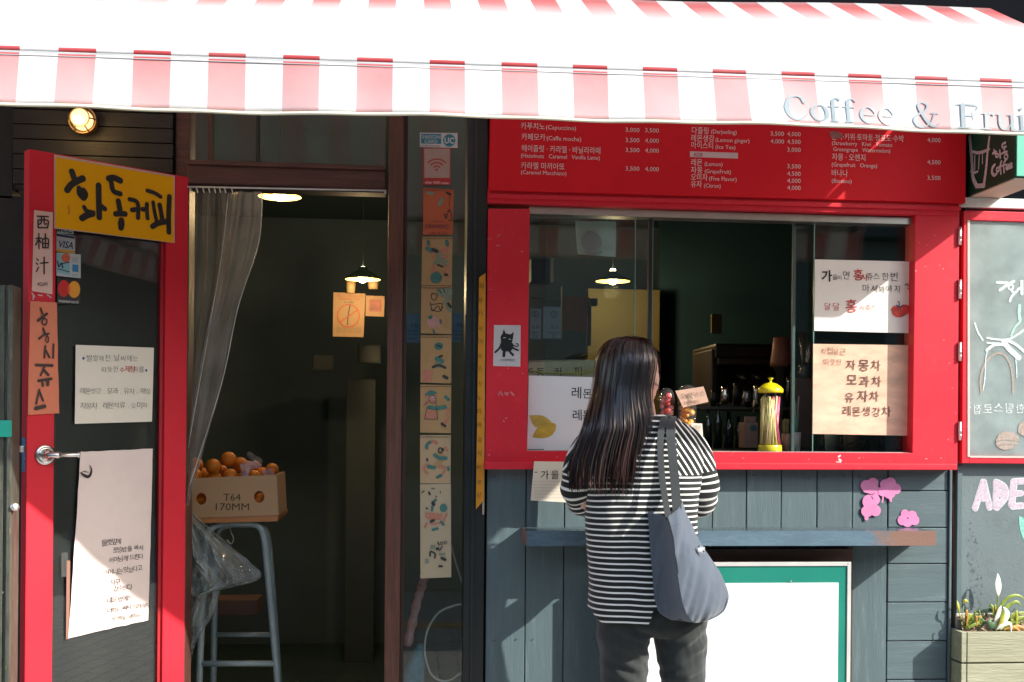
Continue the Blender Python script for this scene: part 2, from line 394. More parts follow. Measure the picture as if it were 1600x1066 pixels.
tag(fb('interior_partition', 1031, 1480, 300, 705, 2.2, 2.26, mat('dark teal wall', (.012, .050, .066), .8, var=.15)), kind='structure')

# ------------------------------------------------------------------ cafe building
cafe = thing('cafe_building', (at(760, 700, 0).x, .1, 0), 'small cafe with red window frame, dark timber door frame and teal grey board wall', 'building')
back = mat('dark joint backing', (.012, .016, .016), .9)  # near-black backing behind the board joints and the gap
# board wall under the window: backing with recessed joints, then every board on its own
XW0, XW1 = at(759, 900, 0).x, at(1485, 900, 0).x
zs = at(1100, 732, 0).z
box('wall', XW0, XW1, .022, .14, 0, zs, back, cafe, 0)
G = .0016
vj = [759, 821, 881, 941, 1001, 1057, 1112, 1165, 1219.5, 1275.5, 1331, 1386.5]
for a, b in zip(vj[:-1], vj[1:]):
    x0 = at(a, 900, 0).x; x1 = at(b, 900, 0).x
    box('plank', x0+G, x1-G, R.uniform(-.002, .002), .024, .0, zs-R.uniform(0, .003), plankv, cafe, .0025)
hj = [732, 767, 824.5, 881, 941, 1001.5, 1062, 1123, 1184, 1245, 1296]
x0 = at(1386.5, 900, 0).x; x1 = at(1480.5, 900, 0).x
for a, b in zip(hj[:-1], hj[1:]):
    box('plank', x0+G, x1-G, R.uniform(-.002, .002), .024, at(1430, b, 0).z+G, at(1430, a, 0).z-G, plankh, cafe, .0025)
box('corner_strip', x1+G, XW1, -.008, .03, 0, zs, plankv, cafe, .002)
nlm = mat('painted nail head', (.05, .075, .08), .5)
for a, b in zip(vj[:-1], vj[1:]):
    for yy in (745, 1000):
        for q in (.22, .78):
            v = at(a+(b-a)*q, yy+R.uniform(-3, 3), -.003)
            if R.random() < .75: disc('nail', [(.0028, 0), (.0024, .0012), (0, .0014)], v, Vector((0, -1, 0)), nlm, cafe, 8)
# red frame
RF = -.028
fb('frame_rail', 762, 1499, 303.5, 327, RF-.006, .05, red, cafe, .003)
rt = bpy.data.objects
def quadbox(name, c, yf, yb, m, parent, bevel=.002):
    F = YP(yf); f = [F.at(*p) for p in c]; return hexa(name, f, [Vector((v.x, yb, v.z)) for v in f], m, parent, bevel)
quadbox('frame_molding', [(764, 309), (1502, 329), (1502, 322.5), (764, 302.5)], RF-.016, RF, red, cafe)
quadbox('frame_jamb', [(758, 724), (823, 724), (828, 326), (763, 326)], RF, .05, red, cafe)
quadbox('frame_jamb', [(1425.5, 726), (1496, 726), (1499, 330), (1430.5, 330)], RF, .05, red, cafe)
quadbox('sill', [(822, 725), (1427, 727), (1427, 708), (822, 704.5)], RF, .05, red, cafe)
quadbox('sill_ledge', [(757, 733.5), (1496, 734.5), (1496, 725), (757, 722)], RF-.034, .05, red, cafe, .003)
box('reveal', at(826, 500, 0).x-.02, at(1432, 500, 0).x+.02, .05, .12, at(1100, 322, 0).z, at(1100, 300, 0).z, steel, cafe)
B = MB(); PRx = Plane((0, RF, 0), (1, 0, 0)); Rc = random.Random(11)
for k in range(46):
    cx, cy = (Rc.uniform(763, 822), Rc.uniform(320, 718)) if k % 3 == 0 else ((Rc.uniform(1432, 1494), Rc.uniform(345, 718)) if k % 3 == 1 else (Rc.uniform(830, 1420), Rc.uniform(711, 721)))
    a = Rc.uniform(0, 3.14); l_ = Rc.uniform(.5, 4); B = ribbon_data(PRx, [(cx, cy), (cx+l_*math.cos(a), cy+l_*math.sin(a)*.6)], Rc.uniform(.5, 1.2), .0004, 2, B)
ch0 = B.obj('paint_chips', mat('scratched primer', (.72, .30, .30), .8, var=.3, vs=60), cafe); ch0['kind'] = 'stuff'
# wall above the frame, behind the menu board and the awning
zt = at(1100, 318, 0).z
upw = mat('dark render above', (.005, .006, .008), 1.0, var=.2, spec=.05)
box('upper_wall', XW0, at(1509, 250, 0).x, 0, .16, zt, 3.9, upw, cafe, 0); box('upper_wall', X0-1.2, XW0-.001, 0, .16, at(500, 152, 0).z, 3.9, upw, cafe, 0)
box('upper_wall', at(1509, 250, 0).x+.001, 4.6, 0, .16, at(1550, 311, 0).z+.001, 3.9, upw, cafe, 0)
for i in range(3):
    box('wall_ledge', -2.6, 4.6, -.03, -.001, 2.95+i*.3, 2.99+i*.3, upw, cafe, .003)
# sliding panes of the takeout window
pz0 = at(1100, 707, .03).z; pzt = at(1100, 327, .03).z
quadbox('track', [(828, 334), (1430, 351), (1430, 340), (828, 322.5)], .0, .06, alu, cafe, .001)
quadbox('track', [(822, 708), (1427, 711), (1427, 707), (822, 703.5)], -.012, .10, alu, cafe, .001)
def pane(pl, pr, y, m, edges, t=.006):
    F = YP(y); a = F.at(pl, 500).x; b = F.at(pr, 500).x
    p = box('glass_pane', a, b, y, y+t, pz0, pzt, m, cafe, 0)
    for e in edges:
        x = a if e < 0 else b-.0015
        box('pane_edge', x, x+.0025, y-.0006, y+t+.0006, pz0, pzt, gedge, p, 0)
    return p
pane(826, 992, .018, glass, [1]); pane(852, 1019, .042, glass, [1])
pane(1271, 1431, .018, glass, [-1]); pane(1239, 1431, .042, glass, [-1])
fb('edge_seal', 1012.5, 1018.5, 326, 706, .036, .054, steel, cafe, .001)
fb('edge_seal', 1238, 1242.5, 326, 706, .038, .050, mat('rubber seal', (.03, .07, .07), .5), cafe, .001)
# steel post between glass and red frame
fb('steel_post', 726, 758, 150, 1320, -.01, .12, steel, cafe, .003)
fb('steel_flange', 737, 741, 150, 1320, -.018, -.01, mat('dark green steel', (.014, .022, .022), .35), cafe, .001)
# timber door frame
fb('door_post', 603, 627, 150, 1310, -.035, .10, wood, cafe, .004)
fb('door_stop', 627, 633, 150, 1310, -.012, .10, mat('stained wood dark', (.028, .011, .007), .5, var=.3, vs=6, stretch=(14, 14, .8)), cafe, .002)
fb('door_post', 270, 292, 150, 1310, .012, .12, woodh, cafe, .004)
fb('header_beam', 292, 603, 262, 291, .0, .12, woodh, cafe, .004)
fb('header_trim', 292, 603, 254, 261, -.012, .1, woodh, cafe, .003)
fb('header_rail', 292, 603, 291, 297, .012, .09, mat('dark header rail', (.02, .012, .009), .5), cafe, .002)
fb('transom_pane', 292, 603, 150, 254, .03, .036, glass, cafe, 0)
fb('transom_bar', 325, 331, 150, 254, .01, .028, woodh, cafe, .001)
fb('transom_bar', 400, 404, 150, 254, .01, .028, steel, cafe, .001)
fb('side_pane', 633, 726, 150, 1250, .022, .028, glass, cafe, 0)
fb('side_pane_base', 633, 726, 1250, 1320, .0, .1, wood, cafe)
fb('threshold', 292, 603, 1296, 1325, .0, .14, mat('stone threshold', (.16, .16, .15), .8), cafe)
# dark siding left of the door, each board
for i in range(6):
    a = 150+i*23.5; fb('siding_board', 20, 270, a+.7, a+22.8, -.002 if i % 2 else .001, .03, dark, cafe, .002)
fb('wall', -700, 270, 300, 1320, .03, .12, dark, cafe, 0)
fb('wall', -700, 20, 100, 300, .03, .12, dark, cafe, 0)
fb('wall', 10, 275, 100, 300, .035, .12, dark, cafe, 0)
for i in range(5):
    fb('siding_board', 26+i*3, 262, 292+i*8, 299+i*8, -.004, .03, dark, cafe, .001)
# wall with chalk lettering, right of the gap
ax = at(1495, 850, .01).x
box('chalkboard_wall', ax, 4.6, .012, .16, 0, at(1550, 312, .01).z-.002, adew, cafe, .003)
box('chalkboard_edge', ax-.002, ax+.016, .004, .012, 0, at(1500, 728, .0).z, plankv, cafe, .001)
box('gap_wall', XW1+.001, ax-.001, .06, .15, 0, zt, back, cafe, 0)
rust = mat('rusty brown pipe', (.13, .045, .03), .7, var=.4, vs=20, bump=.3)
tube('gap_pipe', [at(1491, 1300, .035), at(1491, 738, .035)], .010, rust, cafe, 10)
fb('white_beam', 1497, 1680, 310.5, 326, -.022, .012, mat('white painted beam', (.74, .73, .68), .6, dirt=('#9a8a6a', .4, 14)), cafe, .003)
# hinged window leaf folded flat against the chalkboard wall
SF = -.024
yb = .002
sh = quadbox('window_leaf', [(1503, 724), (1514.5, 724), (1514.5, 329), (1506, 329)], SF, yb, red, cafe, .002)
F = YP(SF)
def sq(name, c, m, yf=SF, yb_=yb, bv=.002): return quadbox(name, c, yf, yb_, m, sh, bv)
sq('leaf_rail', [(1514.6, 344), (1700, 349.5), (1700, 334.5), (1514.6, 329)], red)
sq('leaf_rail', [(1514.6, 724), (1700, 725.5), (1700, 714), (1514.6, 712.5)], red)
sq('leaf_stile', [(1700.2, 725.5), (1714, 725.5), (1716, 334.5), (1702, 334.5)], red)
sq('leaf_bead', [(1512, 714), (1515.4, 714), (1515.4, 344), (1512, 344)], mat('pale bead', (.62, .50, .45), .5), SF-.002, SF, 0)
sq('leaf_bead', [(1515.5, 715.2), (1700, 716.8), (1700, 714), (1515.5, 712.2)], mat('pale bead', (.62, .50, .45), .5), SF-.002, SF, 0)
sq('leaf_pane', [(1514.6, 712.6), (1700, 714), (1700, 349.5), (1514.6, 344)], glassw, SF+.010, SF+.014, 0)
h0 = None
for y0, y1 in ((355, 383), (437, 467), (535, 564), (659, 688)):
    c = at(1499.7, (y0+y1)/2, RF-.004); hz = (at(1500, y0, RF).z-at(1500, y1, RF).z)/2
    if not h0:
        h0 = tube('hinge', [c-Vector((0, 0, hz)), c+Vector((0, 0, hz))], .0062, galv, sh, 12)
        for q in (-.45, 0, .45): tube('hinge_knuckle', [c+Vector((0, 0, hz*q-.0015)), c+Vector((0, 0, hz*q+.0015))], .0072, galv, sh, 12)
    else:
        o = tube('hinge', [c-Vector((0, 0, hz)), c+Vector((0, 0, hz))], .0062, galv, sh, 12)
        for q in (-.45, 0, .45): tube('hinge_knuckle', [c+Vector((0, 0, hz*q-.0015)), c+Vector((0, 0, hz*q+.0015))], .0072, galv, sh, 12)
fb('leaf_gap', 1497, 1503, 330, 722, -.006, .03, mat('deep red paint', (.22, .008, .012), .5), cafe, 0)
quadbox('wall_pipe', [(1541, 712), (1546, 712), (1549, 345), (1544, 345)], -.004, .0115, adew, cafe, .002)

# ------------------------------------------------------------------ open door leaf
zh = (at(292, 600, 0)-CP).dot(FWD); Hg = at(292, 600, 0)
r = FWD+RT*((42-HX)/FPX); fe = CP+r*(zh/1.108)
Hg2 = Vector((Hg.x, 0, 0)); Fe2 = Vector((fe.x, fe.y, 0)); du = (Hg2-Fe2).normalized()
PD = Plane(Fe2, du)          # face of the door leaf towards the street
dn = PD.n
zb_, zt_ = .05, PD.at(42, 232).z
DT = .04
def dq(name, c, m, d0=0, t=DT, parent=None, bevel=.003):
    f = [PD.at(p[0], p[1], d0) for p in c]; return hexa(name, f, [v-dn*t for v in f], m, parent, bevel)
def dbox(name, ul, ur, z0, z1, m, d0=0, t=DT, parent=None, bevel=.003):
    f = [Fe2+du*ul+Vector((0, 0, z0))+dn*d0, Fe2+du*ur+Vector((0, 0, z0))+dn*d0, Fe2+du*ur+Vector((0, 0, z1))+dn*d0, Fe2+du*ul+Vector((0, 0, z1))+dn*d0]
    return hexa(name, f, [v-dn*t for v in f], m, parent, bevel)
def U(px): return (PD.at(px, 600)-Fe2).dot(du)
door = dbox('door', 0, U(85.5), zb_, zt_, redl, parent=cafe)       # the free stile carries the rest
u1, u2, u3 = U(85.5), U(252), U(292)
dbox('door_stile', u2+.012, u3, zb_, zt_, redl, parent=door)
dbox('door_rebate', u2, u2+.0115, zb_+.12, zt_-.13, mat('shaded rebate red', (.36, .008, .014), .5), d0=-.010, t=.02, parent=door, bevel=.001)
dbox('door_rail', u1+.0003, u2+.0117, zt_-.13, zt_, redl, parent=door)
dbox('door_rail', u1+.0003, u2+.0117, zb_, zb_+.12, redl, parent=door)
dbox('door_pane', u1-.004, u2+.006, zb_+.11, zt_-.12, glass, d0=-.016, t=.006, parent=door, bevel=0)
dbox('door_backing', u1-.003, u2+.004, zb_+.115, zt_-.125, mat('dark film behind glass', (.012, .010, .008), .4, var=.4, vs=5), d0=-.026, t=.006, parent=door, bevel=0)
# lever handle
c = PD.at(79, 711, 0)
hm = []
rs = PD.sc(72, 711)
disc('door_rose', [(16.5*rs, 0), (16.5*rs, .003), (15*rs, .007), (12.5*rs, .009), (11.5*rs, .0075), (10*rs, .0075), (8.5*rs, .013), (6*rs, .016), (4.4*rs, .022), (4.2*rs, .045), (0, .046)], PD.at(70, 711, 0), dn, chrome, door)
h1 = PD.at(70, 711, 0)+dn*.045
lv = tube_data([h1-dn*.012, h1, h1+du*.012, h1+du*.018, h1+du*.024, h1+du*.032, h1+du*.055, h1+du*.078, h1+du*.081, h1+du*.085, h1+du*.088], [.008, .0085, .009, .0115, .0085, .006, .0068, .0062, .0085, .0085, .005], 16)
mk('door_handle', *lv, chrome, door, True)
# lock plate and latch on the free edge of the leaf
efn = -du
def eq(name, s0, s1, z0, z1, out0, out1, m, parent=door):
    c = [Fe2-dn*s0, Fe2-dn*s1]
    f = [c[0]+efn*out1, c[1]+efn*out1]; b_ = [c[0]+efn*out0, c[1]+efn*out0]
    z = lambda v, q: v+Vector((0, 0, q))
    return hexa(name, [z(f[0], z0), z(f[1], z0), z(f[1], z1), z(f[0], z1)], [z(b_[0], z0), z(b_[1], z0), z(b_[1], z1), z(b_[0], z1)], m, parent, .0006)
PE = PD
zA, zB = PD.at(34, 738).z, PD.at(34, 684).z
eq('lock_plate', .010, .034, zA, zB, 0, .0015, mat('blue film on steel', (.10, .30, .52), .3, .3, var=.5, vs=120))
eq('latch_bolt', .014, .030, PD.at(34, 707).z, PD.at(34, 697).z, .0015, .012, galv)

# ------------------------------------------------------------------ left edge of the picture: metal gate post
gp = thing('metal_gate_post', tuple(at(10, 1280, -.42)), 'grey green metal post with channel and screws at the left edge', 'post')
gm = mat('weathered green grey metal', (.11, .115, .088), .5, .4, var=.35, vs=10, stretch=(6, 6, 1), dirt=((.45, .38, .25), .6, 12))
_F = YP(-.42); gx0, gx1 = _F.at(-22, 700).x, _F.at(20, 700).x
box('post_body', gx0, gx1-.012, -.42, -.34, 0, 2.12-.37, gm, gp, .004); box('post_lip', gx1-.013, gx1, -.432, -.36, 0, 2.12-.37, gm, gp, .002)
box('post_rib', gx1-.035, gx1-.024, -.426, -.42, 0, 2.12-.37, gm, gp, .001)
for py in (560, 647, 781, 926):
    v = _F.at(4, py); disc('screw', [(.004, 0), (.003, .002), (0, .0025)], Vector((v.x, -.4205, v.z)), Vector((0, -1, 0)), galv, gp, 10)
v = _F.at(19, 792); disc('door_stop_knob', [(.012, 0), (.012, .014), (.009, .017), (0, .018)], Vector((v.x+.004, -.42, v.z)), Vector((.6, -.8, 0)), galv, gp, 18)
gt = box('green_tape', gx0-.002, gx1+.001, -.436, -.432, _F.at(10, 683).z, _F.at(10, 657).z, mat('green tape', (.03, .42, .30), .35, var=.1), None, .0008)
tag(gt, 'bright green tape wrapped round the metal post at the left edge', 'tape')
_F2 = YP(-.30)
st = sheet('printed_sticker', _F2, [(16, 699), (27, 700), (27, 762), (15, 760)], mat('pale blue sticker', (.45, .58, .66), .5), None, 0, .0012, 2)
tag(st, 'blue and red patterned sticker beside the lock of the open red door', 'sticker')
B = MB(); poly_data(_F2, [(17, 705), (26.5, 705), (26.5, 754), (16, 753)], .0022, B); B.obj('sticker_print', mat('red sticker print', (.50, .06, .09), .5, var=.6, vs=160), st)

# ------------------------------------------------------------------ lamp over the door
lc = at(121, 186, -.10); warm = (1.0, .62, .22)
bl = thing('bulkhead_lamp', tuple(lc), 'round caged wall lamp glowing warm above the open door', 'lamp')
s1 = YP(-.1).sc(121, 186)
disc('lamp_base', [(20*s1, 0), (20*s1, .03), (17*s1, .035), (0, .035)], Vector((lc.x, 0, lc.z+.012)), Vector((0, -1, 0)), mat('brass', (.42, .25, .10), .4, .8), bl)
disc('lamp_globe', [(16.5*s1, .0), (16.5*s1, .02), (14.5*s1, .045), (9*s1, .065), (0, .073)], Vector((lc.x, -.03, lc.z+.012)), Vector((0, -1, 0)), mat('lit globe', (.8, .65, .4), .4, emit=((1, .72, .34), .62), var=0), bl)
def ring(c, ax, r_, rad, m, parent, name='cage_ring', a0=0, a1=360, n=32):
    ax = ax.normalized(); a = Vector((0, 0, 1)); a = (a-ax*a.dot(ax)).normalized() if abs(ax.z) < .99 else Vector((1, 0, 0)); b = ax.cross(a)
    full = a1-a0 >= 360
    pts = [c+(a*math.cos(math.radians(a0+(a1-a0)*k/n))+b*math.sin(math.radians(a0+(a1-a0)*k/n)))*r_ for k in range(n if full else n+1)]
    return tube(name, pts, rad, m, parent, 8, closed=full)
brs = MATS['brass']; c0 = Vector((lc.x, -.045, lc.z+.012))
ring(c0, Vector((0, -1, 0)), 21.5*s1, .0026, brs, bl)
ring(c0+Vector((0, -.032, 0)), Vector((0, -1, 0)), 15*s1, .002, brs, bl)
for an in (0, 60, 120):
    a = math.radians(an); dx = Vector((math.cos(a), 0, math.sin(a)))
    tube('cage_bar', [tuple(c0+dx*(21.5*s1*math.cos(t))+Vector((0, -.036*math.sin(t), 0))) for t in [math.pi*k/12 for k in range(13)]], .0022, brs, bl, 8)
pl = bpy.data.lights.new('lamp_light', 'POINT'); pl.energy = .4; pl.color = warm; pl.shadow_soft_size = .03
po = bpy.data.objects.new('lamp_light', pl); COL.objects.link(po); po.location = (lc.x, -.14, lc.z-.02)

# ------------------------------------------------------------------ awning
P_ = 1.03
FA = YP(-P_)
AX1 = at(1547, 12, 0).x; AX0 = -2.35
red_px = [(-118, -60), (-24+0, 33), (93, 152), (210, 268.5), (327, 385), (443, 500), (558, 614), (671, 726), (783, 839), (894, 948), (1003, 1057), (1112, 1164), (1219, 1271), (1323, 1375), (1427, 1478), (1528, 1578)]
def zline(px0, y0, px1, y1, Y):
    F = YP(Y); a = F.at(px0, y0); b = F.at(px1, y1); return lambda x: a.z+(b.z-a.z)*(x-a.x)/(b.x-a.x)
zroof = zline(1030, 0, 1547, 12, 0); zhem = zline(0, 77, 1600, 129.5, -P_); zvt = zline(0, 84, 1600, 136, -P_); zvb = zline(0, 170.5, 1600, 215, -P_)
edges = []
for a, b in red_px: edges += [(FA.at(a, 100).x, 0), (FA.at(b, 100).x, 1)]
per = .2315
xl = edges[0][0]
edges.sort()
stripes = []                 # (x0, x1, is_red)
for i in range(len(edges)-1): stripes.append((edges[i][0], edges[i+1][0], edges[i][1] == 0))
x = edges[0][0]; wv = (edges[4][0]-edges[2][0])/2
while x > AX0: stripes.append((x-wv, x, not stripes[-1][2] if False else None)); x -= wv
fix = []; cur = False
for s_ in stripes:
    if s_[2] is None: fix.append((s_[0], s_[1], cur)); cur = not cur
    else: fix.append(s_)
stripes = [s_ for s_ in fix if s_[1] > s_[0]+1e-4]
x = edges[-1][0]; cur = False
while x < AX1-.001: x2 = min(x+wv, AX1); stripes.append((x, x2, cur)); cur = not cur; x = x2
stripes.sort()
# awning cloth: blown-out sunlight painted into the stripes where the attribute says so
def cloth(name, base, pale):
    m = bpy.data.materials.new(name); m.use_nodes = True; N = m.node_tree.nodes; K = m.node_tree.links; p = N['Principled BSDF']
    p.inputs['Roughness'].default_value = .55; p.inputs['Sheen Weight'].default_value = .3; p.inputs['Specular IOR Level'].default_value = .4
    at_ = N.new('ShaderNodeAttribute'); at_.attribute_name = 'glare'; nz = N.new('ShaderNodeTexNoise'); nz.inputs['Scale'].default_value = 5; nz.inputs['Detail'].default_value = 6
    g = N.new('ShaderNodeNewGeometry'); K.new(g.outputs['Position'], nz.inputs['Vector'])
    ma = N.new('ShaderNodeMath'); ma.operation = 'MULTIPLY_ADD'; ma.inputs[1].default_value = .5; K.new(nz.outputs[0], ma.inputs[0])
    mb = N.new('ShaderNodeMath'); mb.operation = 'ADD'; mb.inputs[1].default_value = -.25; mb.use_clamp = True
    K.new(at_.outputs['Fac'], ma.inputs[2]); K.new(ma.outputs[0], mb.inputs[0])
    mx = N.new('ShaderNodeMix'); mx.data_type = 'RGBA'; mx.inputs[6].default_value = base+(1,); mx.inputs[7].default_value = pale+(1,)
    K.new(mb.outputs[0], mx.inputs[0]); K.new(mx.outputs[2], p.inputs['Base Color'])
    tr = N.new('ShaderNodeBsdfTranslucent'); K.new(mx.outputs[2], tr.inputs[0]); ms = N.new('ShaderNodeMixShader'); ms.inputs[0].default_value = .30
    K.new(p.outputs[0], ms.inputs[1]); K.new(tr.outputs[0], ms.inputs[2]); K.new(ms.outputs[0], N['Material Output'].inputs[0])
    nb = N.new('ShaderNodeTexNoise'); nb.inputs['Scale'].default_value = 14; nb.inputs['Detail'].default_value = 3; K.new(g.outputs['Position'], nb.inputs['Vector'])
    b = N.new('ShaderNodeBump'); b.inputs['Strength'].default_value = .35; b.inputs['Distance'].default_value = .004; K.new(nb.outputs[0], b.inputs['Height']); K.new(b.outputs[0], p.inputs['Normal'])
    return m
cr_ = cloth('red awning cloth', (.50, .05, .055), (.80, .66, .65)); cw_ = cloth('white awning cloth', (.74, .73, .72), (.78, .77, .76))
aw = thing('striped_awning', ((AX0+AX1)/2, -P_/2, 2.1), 'red and white striped cloth awning reading Coffee and Fruit over the shop front', 'awning')
def zprof(x, t):     # t 0 at wall, 1 at front bar
    return zroof(x)*(1-t)+zhem(x)*t-.008*math.sin(math.pi*t)
def cols(NX):
    c = []
    for x0, x1, isr in stripes:
        for k in range(NX): c.append((x0+(x1-x0)*k/NX, 0 if isr else 1))
    return c+[(stripes[-1][1], 1)]
def clothgrid(NX, NJ, fn):
    B = MB(); glare = []; C_ = cols(NX)
    for xx, _ in C_:
        for j in range(NJ+1): p, w_ = fn(xx, j/NJ); B.v.append(p); glare.append(w_)
    for i in range(len(C_)-1):
        for j in range(NJ): a = i*(NJ+1)+j; B.f.append((a, a+1, a+NJ+2, a+NJ+1)); B.mi.append(C_[i][1])
    return B, glare
B, glare = clothgrid(3, 14, lambda xx, t: (Vector((xx, -P_*t, zprof(xx, t)+.004*math.sin(xx*5+t*3))), min(1.35, max(0, (t-.10)/.22)) if t < .95 else .6))
def glareobj(B, name, glare, parent, org=None, th=.0012):
    o = mk(name, B.v, B.f, None, parent, True, B.mi, [cr_, cw_]); a = o.data.attributes.new('glare', 'FLOAT', 'POINT'); a.data.foreach_set('value', glare)
    s = o.modifiers.new('thickness', 'SOLIDIFY'); s.thickness = th; s.offset = 0; return o
roofo = glareobj(B, 'roof_cloth', glare, aw)
# rolled hem of the roof cloth
def hemf(xx, t): a = math.pi*(.9-t*6*.28); return Vector((xx, -P_-.004-.006*math.cos(a-1.57), zhem(xx)+.001+.006*math.sin(a-1.57))), 0
B, glare = clothgrid(2, 6, hemf)
glareobj(B, 'roof_hem', glare, roofo)
zq = [zhem(AX0), zhem(AX1)]
hexa('front_bar', [Vector((AX0, -P_-.012, zhem(AX0)-.021)), Vector((AX1, -P_-.012, zhem(AX1)-.021)), Vector((AX1, -P_-.012, zhem(AX1)-.005)), Vector((AX0, -P_-.012, zhem(AX0)-.005))],
     [Vector((AX0, -P_+.02, zhem(AX0)-.021)), Vector((AX1, -P_+.02, zhem(AX1)-.021)), Vector((AX1, -P_+.02, zhem(AX1)-.005)), Vector((AX0, -P_+.02, zhem(AX0)-.005))], mat('grey alloy', (.50, .50, .48), .45, .3, var=.1), aw, .002)
# hanging valance
def vy(x, t): return -P_-.012-.028*t*(1+.4*math.sin(x*2.3))-.010*math.sin(x*7+1.2)*t-.004*math.sin(x*23)*t
B, glare = clothgrid(5, 10, lambda xx, t: (Vector((xx, vy(xx, t), zvt(xx)*(1-t)+(zvb(xx)+.0045)*t)), max(0, min(.9, .40+t*.26)) if t > .04 else -.3))
val = glareobj(B, 'valance', glare, aw)
tube('valance_hem', [Vector((AX0+(AX1-AX0)*k/160, vy(AX0+(AX1-AX0)*k/160, 1), zvb(AX0+(AX1-AX0)*k/160)+.0015)) for k in range(161)], .0042, mat('cream hem cord', (.72, .68, .52), .6), val, 8)
# top fold with a dark stitched seam line under the bar
tube('valance_seam', [Vector((AX0+(AX1-AX0)*k/120, vy(AX0+(AX1-AX0)*k/120, .02)-.0015, zvt(AX0+(AX1-AX0)*k/120)-.006)) for k in range(121)], .0018, mat('grey thread', (.35, .33, .33), .7), val, 6)
# side cloth and folding arms
def tri(x):
    pr = [Vector((x, -P_*k/10, zprof(x, k/10))) for k in range(11)]; return pr
for x in (AX0, AX1):
    a = Vector((x, -.04, zroof(x)-.16)); b = Vector((x*.0+x, -P_*.55, zroof(x)-.42)); c2 = Vector((x, -P_, zhem(x)-.015))
    tube('awning_arm', [a+Vector((-.06 if x > 0 else .06, 0, 0)), c2+Vector((-.06 if x > 0 else .06, .01, 0))], .014, steel, aw, 10)
box('awning_wall_bar', AX0, AX1, -.03, -.001, zroof(0)-.05, zroof(0)-.012, steel, aw, .002)
# cut letters on the valance, drawn with a thick and thin pen
PV = Plane((0, -P_-.040, 0), (1, 0, 0))
def S(*p): return list(p)
coffee = [
 (S((1257, 160, 5), (1252, 151, 3.5), (1243, 149, 2.5), (1233, 154, 5), (1228, 168, 8), (1231, 181, 6), (1240, 189, 3), (1250, 188, 2.5), (1260, 180, 2)), 5),
 (S((1279, 164, 2), (1270, 169, 5), (1268, 178, 6), (1273, 188, 3), (1281, 190, 2), (1290, 185, 5), (1291, 175, 6), (1286, 166, 3), (1279, 164, 2)), 5),
 (S((1313, 155, 4), (1308, 152, 2), (1303, 156, 5), (1302, 166, 5.5), (1301, 190, 5.5)), 5), (S((1294, 166, 2), (1312, 167, 2)), 2), (S((1296, 191, 2), (1308, 191.5, 2)), 2),
 (S((1338, 157, 4), (1332, 153, 2), (1326, 157, 5), (1325, 167, 5.5), (1324, 191, 5.5)), 5), (S((1317, 167, 2), (1335, 168, 2)), 2), (S((1319, 192, 2), (1331, 192.5, 2)), 2),
 (S((1345, 180, 2), (1366, 180, 2), (1364, 171, 4), (1356, 167, 2), (1348, 172, 4), (1345, 181, 6), (1349, 190, 4), (1357, 194, 2.5), (1368, 188, 2)), 4),
 (S((1375, 181, 2), (1396, 181, 2), (1394, 172, 4), (1386, 168, 2), (1378, 173, 4), (1375, 182, 6), (1379, 191, 4), (1387, 195, 2.5), (1397, 190, 2)), 4),
 (S((1470, 192, 2), (1462, 196, 3), (1452, 188, 5), (1440, 166, 4), (1441, 159, 3), (1448, 157, 2), (1454, 162, 4), (1450, 171, 3), (1438, 177, 3), (1432, 186, 5), (1437, 195, 4), (1447, 197, 2), (1459, 188, 2), (1464, 176, 2), (1468, 174, 2)), 4), (S((1459, 174, 1.8), (1471, 175, 1.8)), 1.8),
 (S((1509, 161, 7), (1508, 197, 7)), 7), (S((1500, 160, 2), (1531, 162, 2), (1531, 169, 1.8)), 2), (S((1510, 178, 1.8), (1524, 179, 1.8), (1524, 173, 1.8)), 2), (S((1525, 179, 1.8), (1525, 185, 1.8)), 2), (S((1501, 198, 2), (1518, 199, 2)), 2),
 (S((1545, 176, 5), (1544, 199, 5)), 5), (S((1546, 182, 2), (1552, 175, 3), (1557, 177, 4)), 3), (S((1538, 200, 2), (1551, 200.5, 2)), 2), (S((1538, 175, 1.8), (1545, 175, 1.8)), 2),
 (S((1567, 177, 5), (1567, 193, 5), (1571, 200, 3), (1578, 199, 2), (1584, 193, 2)), 4), (S((1586, 178, 5), (1586, 201, 5)), 5), (S((1562, 176, 1.8), (1568, 176, 1.8)), 2), (S((1580, 177, 1.8), (1587, 177, 1.8)), 2), (S((1585, 202, 1.8), (1592, 202, 1.8)), 2),
 (S((1601, 179, 5), (1601, 202, 5)), 5), (S((1601, 167, 5), (1601, 168, 5)), 5), (S((1596, 178, 1.8), (1602, 178, 1.8)), 2), (S((1595, 203, 2), (1608, 203.5, 2)), 2),
 (S((1620, 169, 4), (1619, 196, 5), (1623, 203, 3), (1630, 201, 2)), 4), (S((1613, 180, 2), (1629, 181, 2)), 2)]
letm = mat('faded blue grey lettering', (.20, .26, .28), .5, var=.15, vs=20); cuts = [0, 1, 2, 5, 8, 9, 10, 12, 16, 20, 25, 29, 31]
for a_, b_ in zip(cuts[:-1], cuts[1:]):
    B = MB()
    for p, w_ in coffee[a_:b_]: ribbon_data(PV, p, w_, 0, 5, B)
    for q, v in enumerate(B.v): v.y = vy(v.x, (zvt(v.x)-v.z)/(zvt(v.x)-zvb(v.x)))-.0036-q*4e-7
    B.obj('letter', letm, val)

